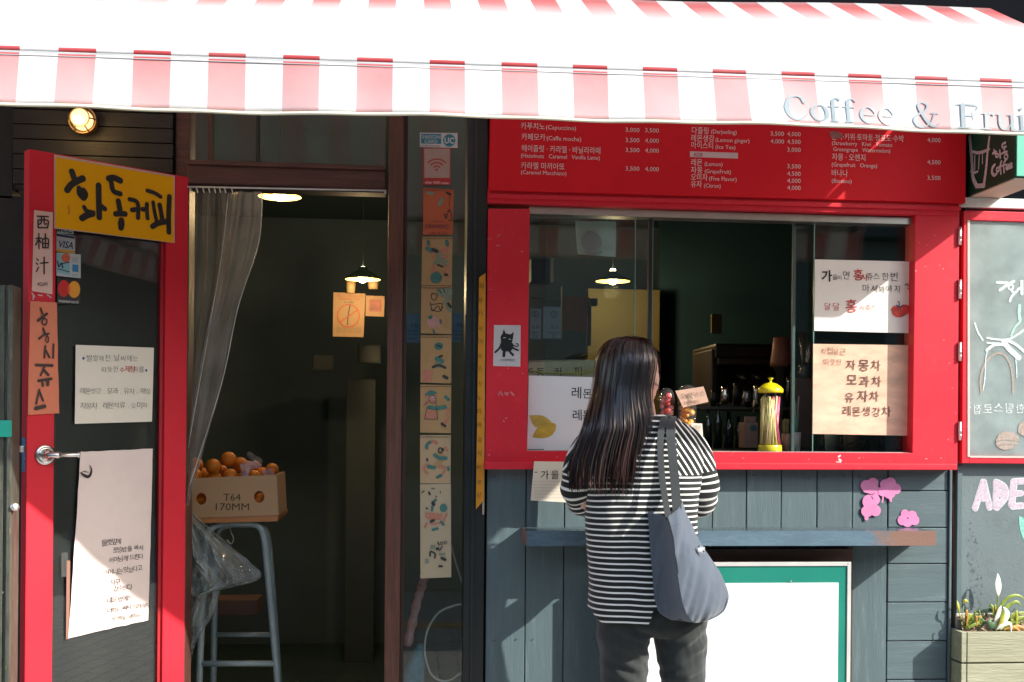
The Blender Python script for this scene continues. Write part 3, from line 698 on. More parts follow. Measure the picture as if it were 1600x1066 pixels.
# ------------------------------------------------------------------ menu board
MBY = -.05
mbz1 = at(1100, 150, MBY).z
F = YP(MBY)
f = [F.at(763.5, 297), F.at(1509, 317.5)]
f += [Vector((F.at(1510, 200).x, MBY, mbz1)), Vector((F.at(767, 200).x, MBY, mbz1))]
menu = hexa('menu_board', f, [Vector((v.x, -.001, v.z)) for v in f], mat('red menu panel', (.70, .012, .022), .55, var=.05, vs=2, spec=.2), None, .003)
tag(menu, 'long red menu board with pale Korean drink names and prices above the window', 'menu board')
rows = [(814, 201, '카푸치노', 12, 37), (853, 202, '(Capuccino)', 9.5, 47),
 (815, 218, '카페모카', 12, 37), (854, 219, '(Caffe mocha)', 9.5, 54),
 (815, 236, '헤이즐럿 · 카라멜 · 바닐라라떼', 12, 123), (814, 246, '(Hazelnuts   Caramel   Vanilla Latte)', 9, 123),
 (814, 263, '카라멜 마끼아또', 12, 68), (814, 272, '(Caramel Macchiato)', 9, 71)]
B = MB()
for px, py, s_, h_, wp in rows:
    txt(B, F, px, py, s_, h_, wpx=wp)
for y, a, b in ((206, '3,000', '3,500'), (222, '3,500', '4,000'), (237.5, '3,500', '4,000'), (266.5, '3,500', '4,000')):
    txt(B, F, 977.5, y, a, 9.6, wpx=21.5); txt(B, F, 1008, y+.8, b, 9.6, wpx=21.5)
for px, py, s_, h_, wp in [(1081, 208, '다즐링', 12, 26), (1111, 208.5, '(Darjeeling)', 9, 40), (1080, 220, '레몬생강', 12, 36), (1118, 221.5, '(Lemon ginger)', 9, 53),
   (1080, 231, '아이스티', 12, 34), (1118, 232.5, '(Ice Tea)', 9, 31), (1080, 258, '레몬', 12, 17), (1101, 259, '(Lemon)', 9, 28), (1079.5, 270, '자몽', 12, 18), (1101, 270.5, '(GrapeFruit)', 9, 41),
   (1079.5, 281, '오미자', 12, 26), (1108, 282, '(Five Flavor)', 9, 43), (1079.5, 292, '유자', 12, 17), (1100, 293, '(Citron)', 9, 26)]:
    txt(B, F, px, py, s_, h_, wpx=wp)
for y, a, b in ((212.5, '3,500', '4,000'), (224.5, '4,000', '4,500'), (237, None, '3,000'), (263, None, '3,500'), (274.5, None, '4,500'), (285.5, None, '4,000'), (296.5, None, '4,000')):
    if a: txt(B, F, 1204, y-.6, a, 9.6, wpx=21)
    txt(B, F, 1230, y, b, 9.6, wpx=21)
for px, py, s_, h_, wp in [(1300, 217.5, '딸기·키위·토마토·청포도·수박', 12, 112), (1300, 226.5, '(Strawberry   Kiwi   Tomato', 9, 94), (1302, 236, 'Greengrape   Watermelon)', 9, 89),
   (1300, 249.5, '자몽 · 오렌지', 12, 52), (1299.5, 260, '(Grapefruit   Orange)', 9, 71), (1299.5, 274.5, '바나나', 12, 25), (1299.5, 285.5, '(Banana)', 9, 31)]:
    txt(B, F, px, py, s_, h_, wpx=wp)
for y, s_ in ((222, '4,000'), (256.5, '4,500'), (281, '3,500')): txt(B, F, 1449, y, s_, 9.6, wpx=20.5)
B.obj('lettering', lett, menu)
B = MB(); poly_data(F, [(1078, 236.5), (1153, 239), (1153, 248), (1078, 245.5)], .0012, B); lb = B.obj('heading_bar', mat('heading bar', (.70, .50, .50), .5), menu)
B = MB(); txt(B, F, 1083, 244.2, 'ADE', 7.6, d=.0022, off=.01, wpx=15); B.obj('lettering', mat('menu red ink', (.40, .01, .03), .5), lb)
B = MB(); poly_data(F, [(1296, 206), (1304, 205), (1315, 209), (1316, 215), (1300, 216)], .0022, B, 4); B.obj('worn_patch', mat('scraped patch', (.30, .12, .10), .8, var=.5, vs=60), menu)

# ------------------------------------------------------------------ projecting sign
gx = at(1511, 270, 0).x; gz0 = at(1511, 308, 0).z; PX = Plane((gx, 0, 0), (0, 1, 0))
GP = -.312
ps = thing('projecting_sign', (gx+.17, -.1, gz0), 'dark green box sign with white chalk cup drawing sticking out from the wall', 'sign')
box('sign_box', gx, gx+.118, GP, -.001, gz0, gz0+.42, mat('dark green panel', (.012, .062, .036), .5, var=.15), ps, .003)
box('sign_front', gx+.004, gx+.114, GP-.006, GP-.0005, gz0+.004, gz0+.416, mat('teal front panel', (.10, .48, .33), .5, var=.08), ps, .002)
box('sign_bottom', gx+.003, gx+.115, GP+.003, -.004, gz0-.004, gz0-.0005, mat('cream underside', (.58, .48, .36), .6), ps, 0)
PX = Plane((gx, 0, 0), (0, 1, 0)); chalkw = mat('chalk paint white', (.66, .60, .60), .8, var=.25, vs=90)
print_('chalk_drawing', PX, [
 ([(1515, 214, 4), (1517, 235, 4), (1519, 262, 4), (1520, 277, 4), (1526, 291, 4)], 4), ([(1546, 214, 2.5), (1543, 238, 3), (1541, 262, 3.5), (1537, 291, 4)], 4), ([(1525, 291, 3.5), (1538, 290, 3.5)], 3.5),
 ([(1519, 237, 2), (1528, 239, 2.5), (1537, 237, 2.5), (1546, 233, 2)], 2), ([(1516, 268, 1.5), (1522, 270, 2), (1528, 268, 1.5)], 2),
 ([(1523, 243, 1.4), (1523, 266, 1.4)], 1.4), ([(1530, 243, 1.4), (1529, 264, 1.4)], 1.4), ([(1535, 241, 1.2), (1535, 256, 1.2)], 1.2), ([(1517.4, 240, 1), (1519, 262, 1)], 1),
 ([(1553, 234), (1555, 240)], 2), ([(1551, 240), (1557, 237)], 2), ('O', 1558, 243, 2.4, 2.6, 1.6), ([(1562, 235), (1563, 247)], 2), ([(1563, 241), (1566, 240)], 1.6),
 ([(1571, 223), (1566, 226), (1567, 231), (1572, 229)], 2), ([(1569, 231), (1570, 238)], 2), ([(1567, 239), (1574, 237)], 1.8), ('O', 1572, 245, 2.6, 4, 1.8),
 ([(1555, 257, 2), (1551, 262, 3), (1550, 269, 3), (1553, 274, 2.5), (1558, 271, 2)], 2.5), ('O', 1559, 265, 2.2, 3, 1.7), ([(1565, 252), (1563, 258), (1564, 272)], 2), ([(1561, 261), (1566, 259)], 1.6),
 ([(1571, 251), (1568, 256), (1569, 270)], 2), ([(1567, 259), (1572, 257)], 1.6), ([(1572, 263), (1576, 260), (1575, 257), (1572, 261), (1573, 265), (1577, 263)], 1.6), ([(1577, 261), (1581, 258), (1580, 255), (1577, 259), (1578, 263), (1582, 261)], 1.6)], chalkw, ps, .0015)

# ------------------------------------------------------------------ things on the open door
brush = mat('brush ink', (.014, .013, .012), .45, var=.5, vs=60, spec=.4)
ys = sheet('yellow_sign', PD, [(84, 242), (272, 275), (272, 380), (84, 357)], mat('pale sign edge', (.62, .42, .36), .5), None, .001, .004, 2)
tag(ys, 'yellow sign with black Korean brush lettering across the top of the open red door', 'sign')
B = MB(); poly_data(PD, [(86.5, 245.5), (271.2, 277), (271.2, 379.2), (86.5, 355.5)], .0056, B); B.obj('sign_face', mat('yellow sign paint', (.86, .41, .004), .6, var=.04, vs=4, spec=.15), ys)
def z1(pts, w): return ([(80+x/7.35, 240+y/7.35) for x, y in pts], w/7.35*1.22)
print_('lettering', PD, [z1([(235, 200), (265, 290)], 56), z1([(180, 425), (230, 360), (300, 315), (370, 285)], 60), z1([(320, 390), (322, 460), (370, 520)], 44), z1([(365, 420), (392, 470), (370, 515)], 56), z1([(340, 420), (360, 470)], 52),
 z1([(375, 610), (410, 660), (490, 680)], 40), z1([(350, 745), (420, 705), (480, 690)], 60), z1([(545, 360), (548, 560), (553, 740)], 54), z1([(570, 600), (620, 640)], 46),
 z1([(655, 290), (720, 280), (800, 315)], 56), z1([(690, 330), (715, 430), (800, 465)], 46), z1([(770, 540), (790, 650)], 50), z1([(735, 695), (800, 690), (855, 695)], 50), z1([(805, 760), (812, 810), (800, 860)], 52), z1([(790, 790), (795, 850)], 40),
 z1([(895, 525), (970, 545), (1000, 600), (998, 745)], 38), z1([(925, 650), (1000, 640)], 42), z1([(1045, 640), (1100, 645)], 40), z1([(1100, 575), (1100, 660), (1108, 750)], 38),
 z1([(1100, 425), (1190, 455), (1260, 500)], 36), z1([(1170, 555), (1190, 680), (1215, 790)], 34), z1([(1245, 585), (1265, 690), (1280, 780)], 42), z1([(1160, 840), (1230, 800), (1330, 780)], 48), z1([(1358, 490), (1350, 700), (1352, 910)], 44)], brush, ys, .0066)
B = MB(); ribbon_data(PD, [(107, 322), (108, 330), (107, 334)], 2.5, .0064, 4, B); B.obj('red_seal_mark', mat('orange seal ink', (.62, .20, .02), .6), ys)

PDs = PD
p1 = sheet('price_strip', PD, [(53, 328.5), (82, 332), (81.5, 460), (49.5, 455)], mat('pale pink paper', (.76, .50, .42), .7, var=.06, vs=12, spec=.2), None, .001, .001, 8, .0015)
tag(p1, 'narrow pale pink paper strip with three Chinese characters and 4500 on the red door', 'paper sign')
def ck(s, ox, oy, sx, sy, w_):  # strokes in a unit cell
    return [([(ox+x*sx, oy+y*sy) for x, y in st], w_) for st in s]
xi = [[(0, 0), (1, .04)], [(.08, .32), (.1, .95)], [(.08, .32), (.95, .36), (.9, .98)], [(.1, .95), (.9, .95)], [(.38, .05), (.36, .5), (.2, .68)], [(.62, .05), (.62, .62), (.85, .62)]]
you = [[(-.05, .32), (.42, .3)], [(.2, 0), (.2, 1.0)], [(.2, .36), (-.08, .75)], [(.22, .4), (.38, .62)], [(.5, .36), (.52, .95)], [(.5, .36), (.98, .38), (.95, .95)], [(.5, .65), (.95, .66)], [(.52, .93), (.95, .93)], [(.73, .02), (.73, .93)]]
zhi = [[(.05, .1), (.2, .2)], [(0, .36), (.15, .46)], [(.02, .9), (.22, .62)], [(.36, .38), (1.05, .34)], [(.7, 0), (.7, 1.05)]]
B = MB()
for s_ in ck(xi, 58, 338, 18, 19, 1.9)+ck(you, 57, 365, 19, 24, 1.9)+ck(zhi, 56.5, 402, 18, 25, 2.0): ribbon_data(PD, s_[0], s_[1], .0048, 4, B)
hand(B, PD, 57.5, 447, '4500', 9, .0048, 0, .1); B.obj('lettering', brush, p1)
B = MB()
for q in ([(50, 458), (54, 464)], [(60, 461), (66, 462)], [(74, 461), (80, 465)], [(52, 462), (52, 468)]): ribbon_data(PD, q, 2, .002, 3, B)
B.obj('torn_tape', mat('torn white tape', (.55, .45, .45), .6), p1)

p2 = sheet('drink_strip', PD, [(46.5, 470.5), (88, 473), (92, 646), (43, 648.5)], mat('coral paper', (.72, .23, .13), .65, var=.07, vs=8, spec=.2), None, .0015, .001, 10, .004, ragged=.0006)
tag(p2, 'coral paper strip with bold vertical Korean writing below the pale strip on the door', 'paper sign')
def z2(pts, w): return ([(40+x/5.467, 460+y/5.467) for x, y in pts], w/5.467)
print_('lettering', PD, [z2([(128, 118), (145, 165)], 16), z2([(105, 225), (150, 190), (185, 165)], 22), z2([(160, 200), (140, 240), (170, 262), (182, 220), (160, 205)], 12), z2([(150, 290), (165, 330)], 18), z2([(115, 380), (160, 345), (200, 335)], 18), z2([(185, 350), (172, 390), (190, 412), (198, 375), (185, 355)], 10),
 z2([(170, 440), (160, 545)], 16), z2([(175, 480), (205, 540)], 18), z2([(240, 425), (236, 545)], 16), z2([(88, 603), (230, 608)], 24), z2([(165, 610), (128, 695)], 16), z2([(160, 650), (195, 690)], 24), z2([(110, 738), (222, 722)], 24), z2([(145, 740), (148, 785)], 18), z2([(190, 740), (190, 775)], 28),
 z2([(118, 815), (92, 935)], 18), z2([(120, 830), (150, 910)], 18), z2([(85, 975), (165, 955)], 34)], mat('brown black ink', (.045, .025, .02), .6, var=.5, vs=90), p2, .0072)

PG = Plane(PD.o-PD.n*.0155, PD.u)       # outer face of the door glass
def card(name, c, m, label, cat='sticker', d=.0005, t=.0008): o = sheet(name, PG, c, m, None, d, t, 1); tag(o, label, cat); return o
v0 = card('card_sticker', [(89, 353), (114, 357), (115, 366), (88.5, 365)], mat('pale sticker', (.42, .44, .44), .5), 'cut-off top payment sticker right under the yellow sign')
B = MB(); txt(B, PG, 90, 361.5, 'BCC', 11, .0018, .02, wpx=22); B.obj('lettering', ink, v0)
v1 = card('card_sticker', [(88, 364), (117.5, 369), (117, 397), (88, 393)], MATS['pale sticker'], 'payment sticker reading VISA on the door glass')
B = MB(); txt(B, PG, 90, 386, 'VISA', 15, .0018, .02, wpx=24)
for v in B.v: v += PG.u*((v.z-PG.at(90, 386).z)*.22)
B.obj('lettering', mat('navy ink', (.012, .03, .08), .5), v1)
B = MB(); poly_data(PG, [(88.5, 365), (117, 370), (117, 373.5), (88.5, 369)], .0018, B); B.obj('blue_band', MATS['navy ink'], v1)
B = MB(); poly_data(PG, [(88.5, 389), (116.8, 392.5), (116.8, 396.5), (88.5, 393)], .0018, B); B.obj('gold_band', mat('gold band', (.55, .30, .03), .5), v1)
v2 = card('card_sticker', [(88, 394.5), (126, 398), (126, 435), (88, 431)], mat('light sticker', (.50, .55, .55), .5), 'colourful card sticker with a blue square below the VISA sticker')
B = MB(); poly_data(PG, [(89, 396), (109, 398), (109, 430), (89, 426)], .0018, B); B.obj('picture', mat('pale cyan print', (.25, .48, .52), .5), v2)
print_('picture_spot', PG, [('D', 103, 403, 7, 7)], mat('orange red print', (.60, .12, .05), .5), v2, .0024)
print_('picture_lines', PG, [([(90, 408), (92, 417), (96, 411), (98, 419)], 2.2), ([(96, 412), (108, 410)], 1.6), ([(90, 420), (108, 425)], 1.4)], MATS['navy ink'], v2, .0028)
B = MB(); poly_data(PG, [(113, 413), (122.5, 414), (122.5, 425.5), (113, 424.5)], .0018, B); B.obj('blue_square', mat('blue print', (.03, .22, .42), .5), v2)
B = MB()
for y in (403.5, 406, 408.5, 429, 431): txt(B, PG, 112, y, 'american', 2.2, .0018, wpx=10)
B.obj('lettering', inkg, v2)
v3 = tag(sheet('card_sticker', PG, [(89, 436), (126, 437), (126, 475), (89, 475)], mat('black sticker', (.010, .011, .010), .4), None, .0004, .0006, 1), 'black sticker with overlapping red and orange circles reading mastercard', 'sticker')
print_('red_circle', PG, [('D', 99.5, 451, 9.3, 13.2)], mat('logo red', (.60, .015, .015), .5), v3, .0012)
print_('orange_circle', PG, [('D', 116, 452.5, 9.3, 13.2)], mat('logo orange', (.78, .32, .02), .5), v3, .0018)
print_('overlap', PG, [('P', [(108, 443), (110, 452), (108, 461), (106, 452)], 4)], mat('logo deep orange', (.75, .12, .01), .5), v3, .0024)
B = MB(); txt(B, PG, 92, 472, 'mastercard', 7, .0012, .01, wpx=30); B.obj('lettering', mat('sticker white', (.6, .6, .6), .5), v3)

p3 = sheet('paper_notice', PG, [(118, 539), (240, 543.5), (237, 659), (116.5, 662.5)], mat('cream notice', (.84, .78, .64), .7, var=.03, spec=.2), None, .001, .001, 6, .002)
tag(p3, 'square cream paper notice with five handwritten lines on the door glass', 'paper sign')
B = MB(); hand(B, PG, 135, 564, '쌀쌀해진 날씨에는', 11.2, .005, -.016, adv=.88); hand(B, PG, 159, 581, '따뜻한', 10, .005, -.016); hand(B, PG, 208, 581, '차를', 10, .005, -.014)
hand(B, PG, 125, 615, '레몬생강 . 모과 . 유자 . 매실', 11, .005, -.016, adv=.76); hand(B, PG, 125, 638, '자몽차 . 레몬석류 . 오미자', 11, .005, -.016, adv=.80)
B.obj('lettering', ink, p3)
B = MB(); hand(B, PG, 187, 581, '수제청', 10.5, .005, -.004, adv=.75); B.obj('red_lettering', redink, p3)
print_('blue_dot', PG, [('D', 130.5, 560, 1.8, 2.2), ('D', 228.5, 579, 1.6, 2.0)], mat('blue ink', (.02, .06, .30), .5), p3, .0048)

p4 = sheet('long_paper', PG, [(126, 706), (238.5, 701), (231, 969), (106, 997)], mat('pinkish rice paper', (.80, .67, .60), .75, var=.05, vs=6, spec=.15, bump=.15, bs=40), None, .001, .001, 14, .004, ragged=.0011)
tag(p4, 'long torn pinkish paper with slanting Korean handwriting low on the door glass', 'paper sign')
B = MB(); Q = [(159, 853, '들깻잎에', 9.5), (177, 864, '쪼승밥을 싸서', 9), (171, 879, '어머님께 드린다', 8.8), (162, 899, '어머니는 맛있다고', 8.8), (172, 914, '자꾸', 9), (177, 924, '잡수신다', 8.8), (167, 942, '내일 밤에는', 8.8), (168, 957, '너희도 싸서 드려야지', 8.2), (175, 970, '젓가락들 사랑하는', 6.8)]
for x, y, s_, h_ in Q: hand(B, PG, x, y, s_, h_*1.12, .0062, -.002, adv=.72, slope=-.13, jit=.14)
B.obj('lettering', ink, p4)
print_('moon_mark', PG, [([(126, 739, 1.5), (132, 743, 4), (138, 745, 4.5), (142, 740, 3.5), (143, 733, 2), (140, 727, 1)], 3), ([(126, 739), (133, 736)], 1.2), ([(132, 737), (138, 738)], 1)], brush, p4, .0066)
tb = sheet('brown_tape', PG, [(104, 876), (109.5, 876), (108, 999), (103, 999)], mat('brown paper edge', (.28, .13, .09), .7), None, .0004, .0008, 1)
tag(tb, 'thin brown tape strip along the left edge of the long paper', 'tape')
for i, c in enumerate([[(96, 864), (106, 863), (106, 901), (96, 902)]]):
    o = sheet('clear_tape', PG, c, tape, None, .0006, .0006, 1); tag(o, 'piece of clear tape on the door glass left of the long paper', 'tape')

# ------------------------------------------------------------------ side glass: pages, stickers, cable
PS = Plane((0, .021, 0), (1, 0, 0))
uc = sheet('card_sticker', PS, [(656, 207.5), (715, 208), (715, 231.5), (656, 230)], mat('cool white sticker', (.60, .56, .55), .5), None, .001, .001, 1)
tag(uc, 'white sticker reading SAISON CARD and a round UC atop the narrow side glass', 'sticker')
tealp = mat('teal print', (.012, .20, .26), .5)
B = MB(); poly_data(PS, [(658, 209), (689.5, 209.5), (689.5, 225), (658, 224.5)], .0028, B); B.obj('teal_block', tealp, uc); print_('teal_disc', PS, [('D', 702, 219.5, 9.8, 9.8)], tealp, uc, .0028)
B = MB(); txt(B, PS, 659.5, 216.2, 'SAISON', 8, .0036, .0, wpx=28.5); txt(B, PS, 663.5, 223.5, 'CARD', 8, .0036, .0, wpx=20); txt(B, PS, 694.5, 224, 'UC', 13, .0036, .03, wpx=15); B.obj('lettering', mat('sticker white', (.6, .6, .6), .5), uc)
B = MB(); txt(B, PS, 657.5, 228.8, 'INTERNATIONAL', 3.6, .0028, wpx=31); B.obj('small_lettering', inkg, uc)
wf = sheet('wifi_sticker', PS, [(661, 231.5), (704.5, 231.5), (704, 289), (661, 289)], mat('red sticker', (.42, .020, .022), .5), None, .001, .001, 1)
tag(wf, 'red and pale sticker with a wifi symbol under the card sticker', 'sticker')
B = MB(); poly_data(PS, [(663, 232.5), (703, 232.5), (702.5, 278), (663, 278)], .0028, B); B.obj('pale_panel', mat('pale pink print', (.42, .29, .24), .6), wf)
arc = lambda r_, w_: ([(682.5+r_*math.sin(a), 265-r_*.9*math.cos(a)) for a in [math.radians(-50+10*k) for k in range(11)]], w_)
print_('wifi_symbol', PS, [arc(18, 2.4), arc(12, 2.6), arc(6, 2.4), ('D', 682.5, 265.5, 2, 2)], mat('symbol red', (.42, .06, .05), .5), wf, .0036)
B = MB(); txt(B, PS, 664, 287, 'olleh WiFi zone', 6, .0028, wpx=37); B.obj('lettering', lett, wf)
# drawing pages, each its own sheet with its own picture
pc = [('orange', (661.5, 294), (709, 296), (707.5, 367), (661, 367)), ('', (660, 370), (707, 371), (706, 446), (658.5, 446)), ('', (658.5, 447), (706, 447), (705.5, 522), (657.5, 521)),
      ('', (657.5, 524), (705.5, 524), (705, 599), (657, 598)), ('', (657, 601), (705, 602), (704.5, 677), (656.5, 676)), ('', (656.5, 680), (704.5, 680), (704, 755.5), (656.5, 755.5)), ('', (656.5, 757), (704.5, 756), (705, 902), (657, 904))]
lab = ['orange cover page reading DRAWING, topmost of the column of drawing pages', 'drawing page with curved horn shapes above a teal ball', 'drawing page with a black line scribble and a pink round shape', 'drawing page with a figure in a teal cap beside a red bucket',
       'drawing page with a girl in a pink skirt and teal belt', 'drawing page with loose curled limbs and a two-lobed dark eye', 'longest and lowest drawing page with a snail shape over scattered bits']
pgm = [mat('orange cover', (.46, .10, .035), .6, var=.06), mat('tan page', (.42, .27, .13), .7, var=.05, spec=.2), mat('tan page', 0), mat('tan page', 0), mat('tan page', 0), mat('light tan page', (.46, .34, .20), .7, var=.05, spec=.2), mat('greyer page', (.46, .38, .25), .7, var=.05, spec=.2)]
cT = mat('drawn teal', (.05, .17, .15), .7, var=.3, vs=120); cS = mat('drawn salmon', (.46, .19, .12), .7, var=.2, vs=120); cG = mat('drawn grey green', (.20, .24, .17), .7, var=.3, vs=120); cK = mat('drawn black', (.03, .035, .035), .7, var=.3); cP = mat('drawn pink', (.48, .26, .24), .7, var=.2); cB = mat('drawn ochre', (.40, .25, .10), .7, var=.2)
art = [
 [(cG, [('P', [(684, 318), (690, 308), (693, 312), (690, 320), (684, 322)], 4), ([(668, 301), (677, 303)], 5)]), (cK, [([(698, 301), (704, 304)], 3.5), ([(703, 305), (702, 322)], .9), ([(700, 331), (703, 328)], 2.6), ([(697, 342), (694, 336), (699, 335), (697, 342)], 1.4), ([(704, 330), (706, 343), (701, 345)], 1.4)])],
 [(cS, [([(669, 378, 5), (667, 386, 6), (673, 392, 7), (686, 394, 7), (697, 391, 7), (700, 383, 6), (698, 377, 5)], 6), ([(677, 401), (698, 402)], 4), ([(678, 416, 5), (676, 424, 6), (681, 430, 5)], 5), ([(698, 411, 5), (700, 420, 6), (697, 428, 5)], 5)]), (cT, [('D', 681.5, 434, 9.2, 9.2), ([(667, 388), (674, 392)], 6.5), ([(698, 377), (699, 383)], 6), ([(669, 377), (670, 382)], 5)]), (cG, [([(686, 396), (686, 408)], 8), ([(680, 411), (690, 406), (698, 412)], 7)]), (cK, [([(676, 390), (683, 393)], 5.5), ([(684, 414), (692, 417)], 3), ([(695, 429), (699, 430)], 4)])],
 [(cG, [('P', [(681, 452), (705, 450), (704, 470), (695, 466), (684, 460)], 3), ([(696, 470), (703, 485)], 7)]), (cK, [([(675, 458), (683, 461), (680, 469), (674, 466), (675, 458)], 1.1), ([(672, 472), (676, 486), (684, 478), (689, 486), (691, 474)], 1.2), ([(674, 476), (690, 474)], 1.1), ([(673, 484), (686, 487), (692, 480)], 1.1), ([(685, 452), (690, 458)], 1.4), ([(692, 451), (695, 457)], 1.4), ([(700, 474), (704, 480)], 4)]), (cP, [('D', 676, 503, 9.5, 9.5), ([(682, 498), (686, 510)], 5)]), (cT, [([(671, 497), (674, 495)], 5), ([(688, 500), (690, 505)], 3), ([(677, 516), (679, 520)], 3)]), (cB, [([(695, 494), (698, 504), (695, 509), (701, 514)], 5)])],
 [(cB, [([(668, 566, 4), (666, 557, 5), (672, 551, 5), (680, 552, 5)], 5), ([(688, 551, 5), (697, 552, 5), (697, 562, 5), (691, 567, 4)], 5), ([(696, 576), (696, 588), (694, 597)], 6)]), (cT, [('D', 685.5, 541, 7, 6), ([(682, 560), (691, 565)], 7)]), (cK, [([(676, 574), (686, 571), (696, 575)], 4), ([(686, 558), (691, 556)], 3.5), ([(693, 588), (699, 591)], 5), ([(683, 539), (689, 542)], 3)]), (cG, [([(686, 566), (686, 572)], 9)]), (cS, [('P', [(659.5, 578), (677, 578), (675, 597), (661, 597)])])],
 [(cS, [('P', [(668, 636), (679, 636), (684, 655), (663.5, 655)]), ([(664, 631), (671, 627), (682, 628)], 4), ([(700, 640), (699, 655), (695, 664)], 5), ([(672, 610), (665, 620)], 4)]), (cT, [('P', [(663, 617), (672, 610), (683, 614), (672, 618)], 3), ([(670, 637), (684, 638), (696, 636)], 6), ([(696, 620), (701, 625)], 5)]), (cB, [([(686, 606), (694, 605)], 6), ([(688, 615), (690, 630)], 10)]), (cP, [('D', 676, 624, 5.4, 6)]), (cK, [('O', 676, 624, 5.4, 6, .9), ([(662, 634), (668, 629)], .9), ([(663.5, 655), (668, 636)], .8), ([(663.5, 655), (684, 655)], .8), ([(684, 655), (681, 629)], .8), ([(690, 662), (696, 666)], 4), ([(674, 623), (675, 623.5)], 1), ([(678, 623), (679, 623.5)], 1)])],
 [(cS, [([(668, 702, 5), (668, 694, 5), (676, 690, 6), (683, 693, 5)], 5), ([(668, 740, 4), (663, 734, 5), (665, 728, 5), (671, 727, 4)], 5), ([(686, 729, 5), (695, 732, 5), (691, 742, 4)], 5), ([(696, 699), (699, 705)], 4)]), (cT, [([(666, 700), (668, 694), (672, 691)], 5), ([(679, 711), (687, 716), (697, 716)], 6), ([(669, 729), (679, 731)], 6), ([(683, 746), (689, 743)], 5), ([(700, 730), (701, 735)], 4)]), (cB, [([(688, 707), (690, 718), (682, 726), (688, 729)], 8)]), (cK, [('O', 688, 704, 3, 4, 2), ([(692, 701), (693, 704)], 2.5), ([(667, 717), (668, 720)], 3)])],
 [(cK, [([(659, 770), (663, 767)], 1.8), ([(670, 769), (672, 773)], 3), ([(681, 775), (682, 777)], 1.6), ([(688, 768), (688, 771)], 1.4), ([(666, 794), (668, 795)], 2.6), ([(673, 815), (678, 813)], 4), ([(676, 785), (678, 789)], 5), ([(683, 856), (687, 860), (691, 854)], 2), ('O', 690, 849, 2.2, 2.2, 1), ('O', 696, 848, 2.2, 2.2, 1), ([(684, 847), (686, 852)], 2), ([(672, 869), (673, 862), (680, 866), (679, 872)], 2.6), ([(682, 858), (685, 857)], 4), ([(690, 872), (696, 875)], 4.5), ([(686, 885), (691, 885)], 3.2)]), (cT, [('D', 693, 794, 6, 6.5), ([(675, 798), (677, 786), (681, 781)], 4), ([(689, 815), (693, 820)], 4), ([(676, 828), (684, 826)], 4), ([(674, 763), (679, 764)], 1.6)]), (cS, [('P', [(664, 801), (690, 803), (688, 812), (667, 811)], 3), ([(673, 819), (690, 817)], 3), ([(698, 803), (693, 815)], 4), ([(664, 824), (667, 818)], 4)]), (cG, [('P', [(673, 852), (680, 852), (680, 858), (673, 858)]), ('P', [(686, 864), (696, 864), (696, 868), (686, 868)]), ('P', [(664, 873), (670, 873), (670, 880), (664, 880)])])]]
holes = mat('page perforation', (.03, .035, .03), .7)
for i, q in enumerate(pc):
    o = sheet('drawing_page', PS, q[1:], pgm[i], None, .001+.0004*(i % 2), .0008, 3, .0005)
    tag(o, lab[i], 'drawing', 'drawing pages stuck in a column on the side glass')
    for m_, it in art[i]: print_('drawing', PS, it, m_, o, .0034+.00025*[cK, cT, cG, cS, cP, cB].index(m_)*-1+.0012)
    if i != 6: print_('perforation', PS, [('D', q[1][0]+2+k*3.1, q[1][1]+3, .9, .9) for k in range(15)], holes, o, .0048)
    if i == 0:
        B = MB(); txt(B, PS, 665, 357, 'DRAWING', 10, .0050, .0, wpx=36); txt(B, PS, 678, 347, 'basic', 4, .005, wpx=16); txt(B, PS, 672, 365.5, 'mix & line', 5, .005, wpx=28); B.obj('lettering', mat('plum ink', (.10, .02, .05), .6), o)
# two blue price notices further back, seen through the side glass
for k, (c, lb_) in enumerate([([(636, 490), (657, 491), (656, 536), (635, 535)], 'left blue notice behind the side glass'), ([(707, 489), (722, 490), (721, 535), (706, 535)], 'right blue notice behind the side glass')]):
    PI = Plane((0, .06, 0), (1, 0, 0)); o = sheet('blue_notice', PI, c, mat('blue notice paper', (.07, .16, .27), .6), None, 0, .001, 1); tag(o, lb_, 'notice')
    B = MB(); txt(B, PI, c[0][0]+6, 511, 'CY'[k]+'D', 8, .0022, wpx=12); [txt(B, PI, c[0][0]+2, 518+6*j, 'take cup', 4, .0022, wpx=13) for j in range(3)]; B.obj('lettering', ink, o)
cab = thing('white_cable', tuple(at(700, 1050, .12)), 'pale cable hanging in a loop behind the narrow side glass', 'cable')
cabm = mat('pale cable', (.35, .36, .31), .5)
tube('cable_run', [at(x, y, .10) for x, y in spline([(704, 850), (714, 885), (724, 915), (733, 933)], 8)], .0035, cabm, cab, 8)
tube('cable_loop', [at(x, y, .10) for x, y in spline([(738, 898), (731, 905), (733, 925), (738, 940), (737, 965), (733, 1010), (724, 1045), (700, 1064), (675, 1055), (664, 1020), (668, 985), (685, 958), (708, 947), (724, 944)], 8)], .0035, cabm, cab, 8)
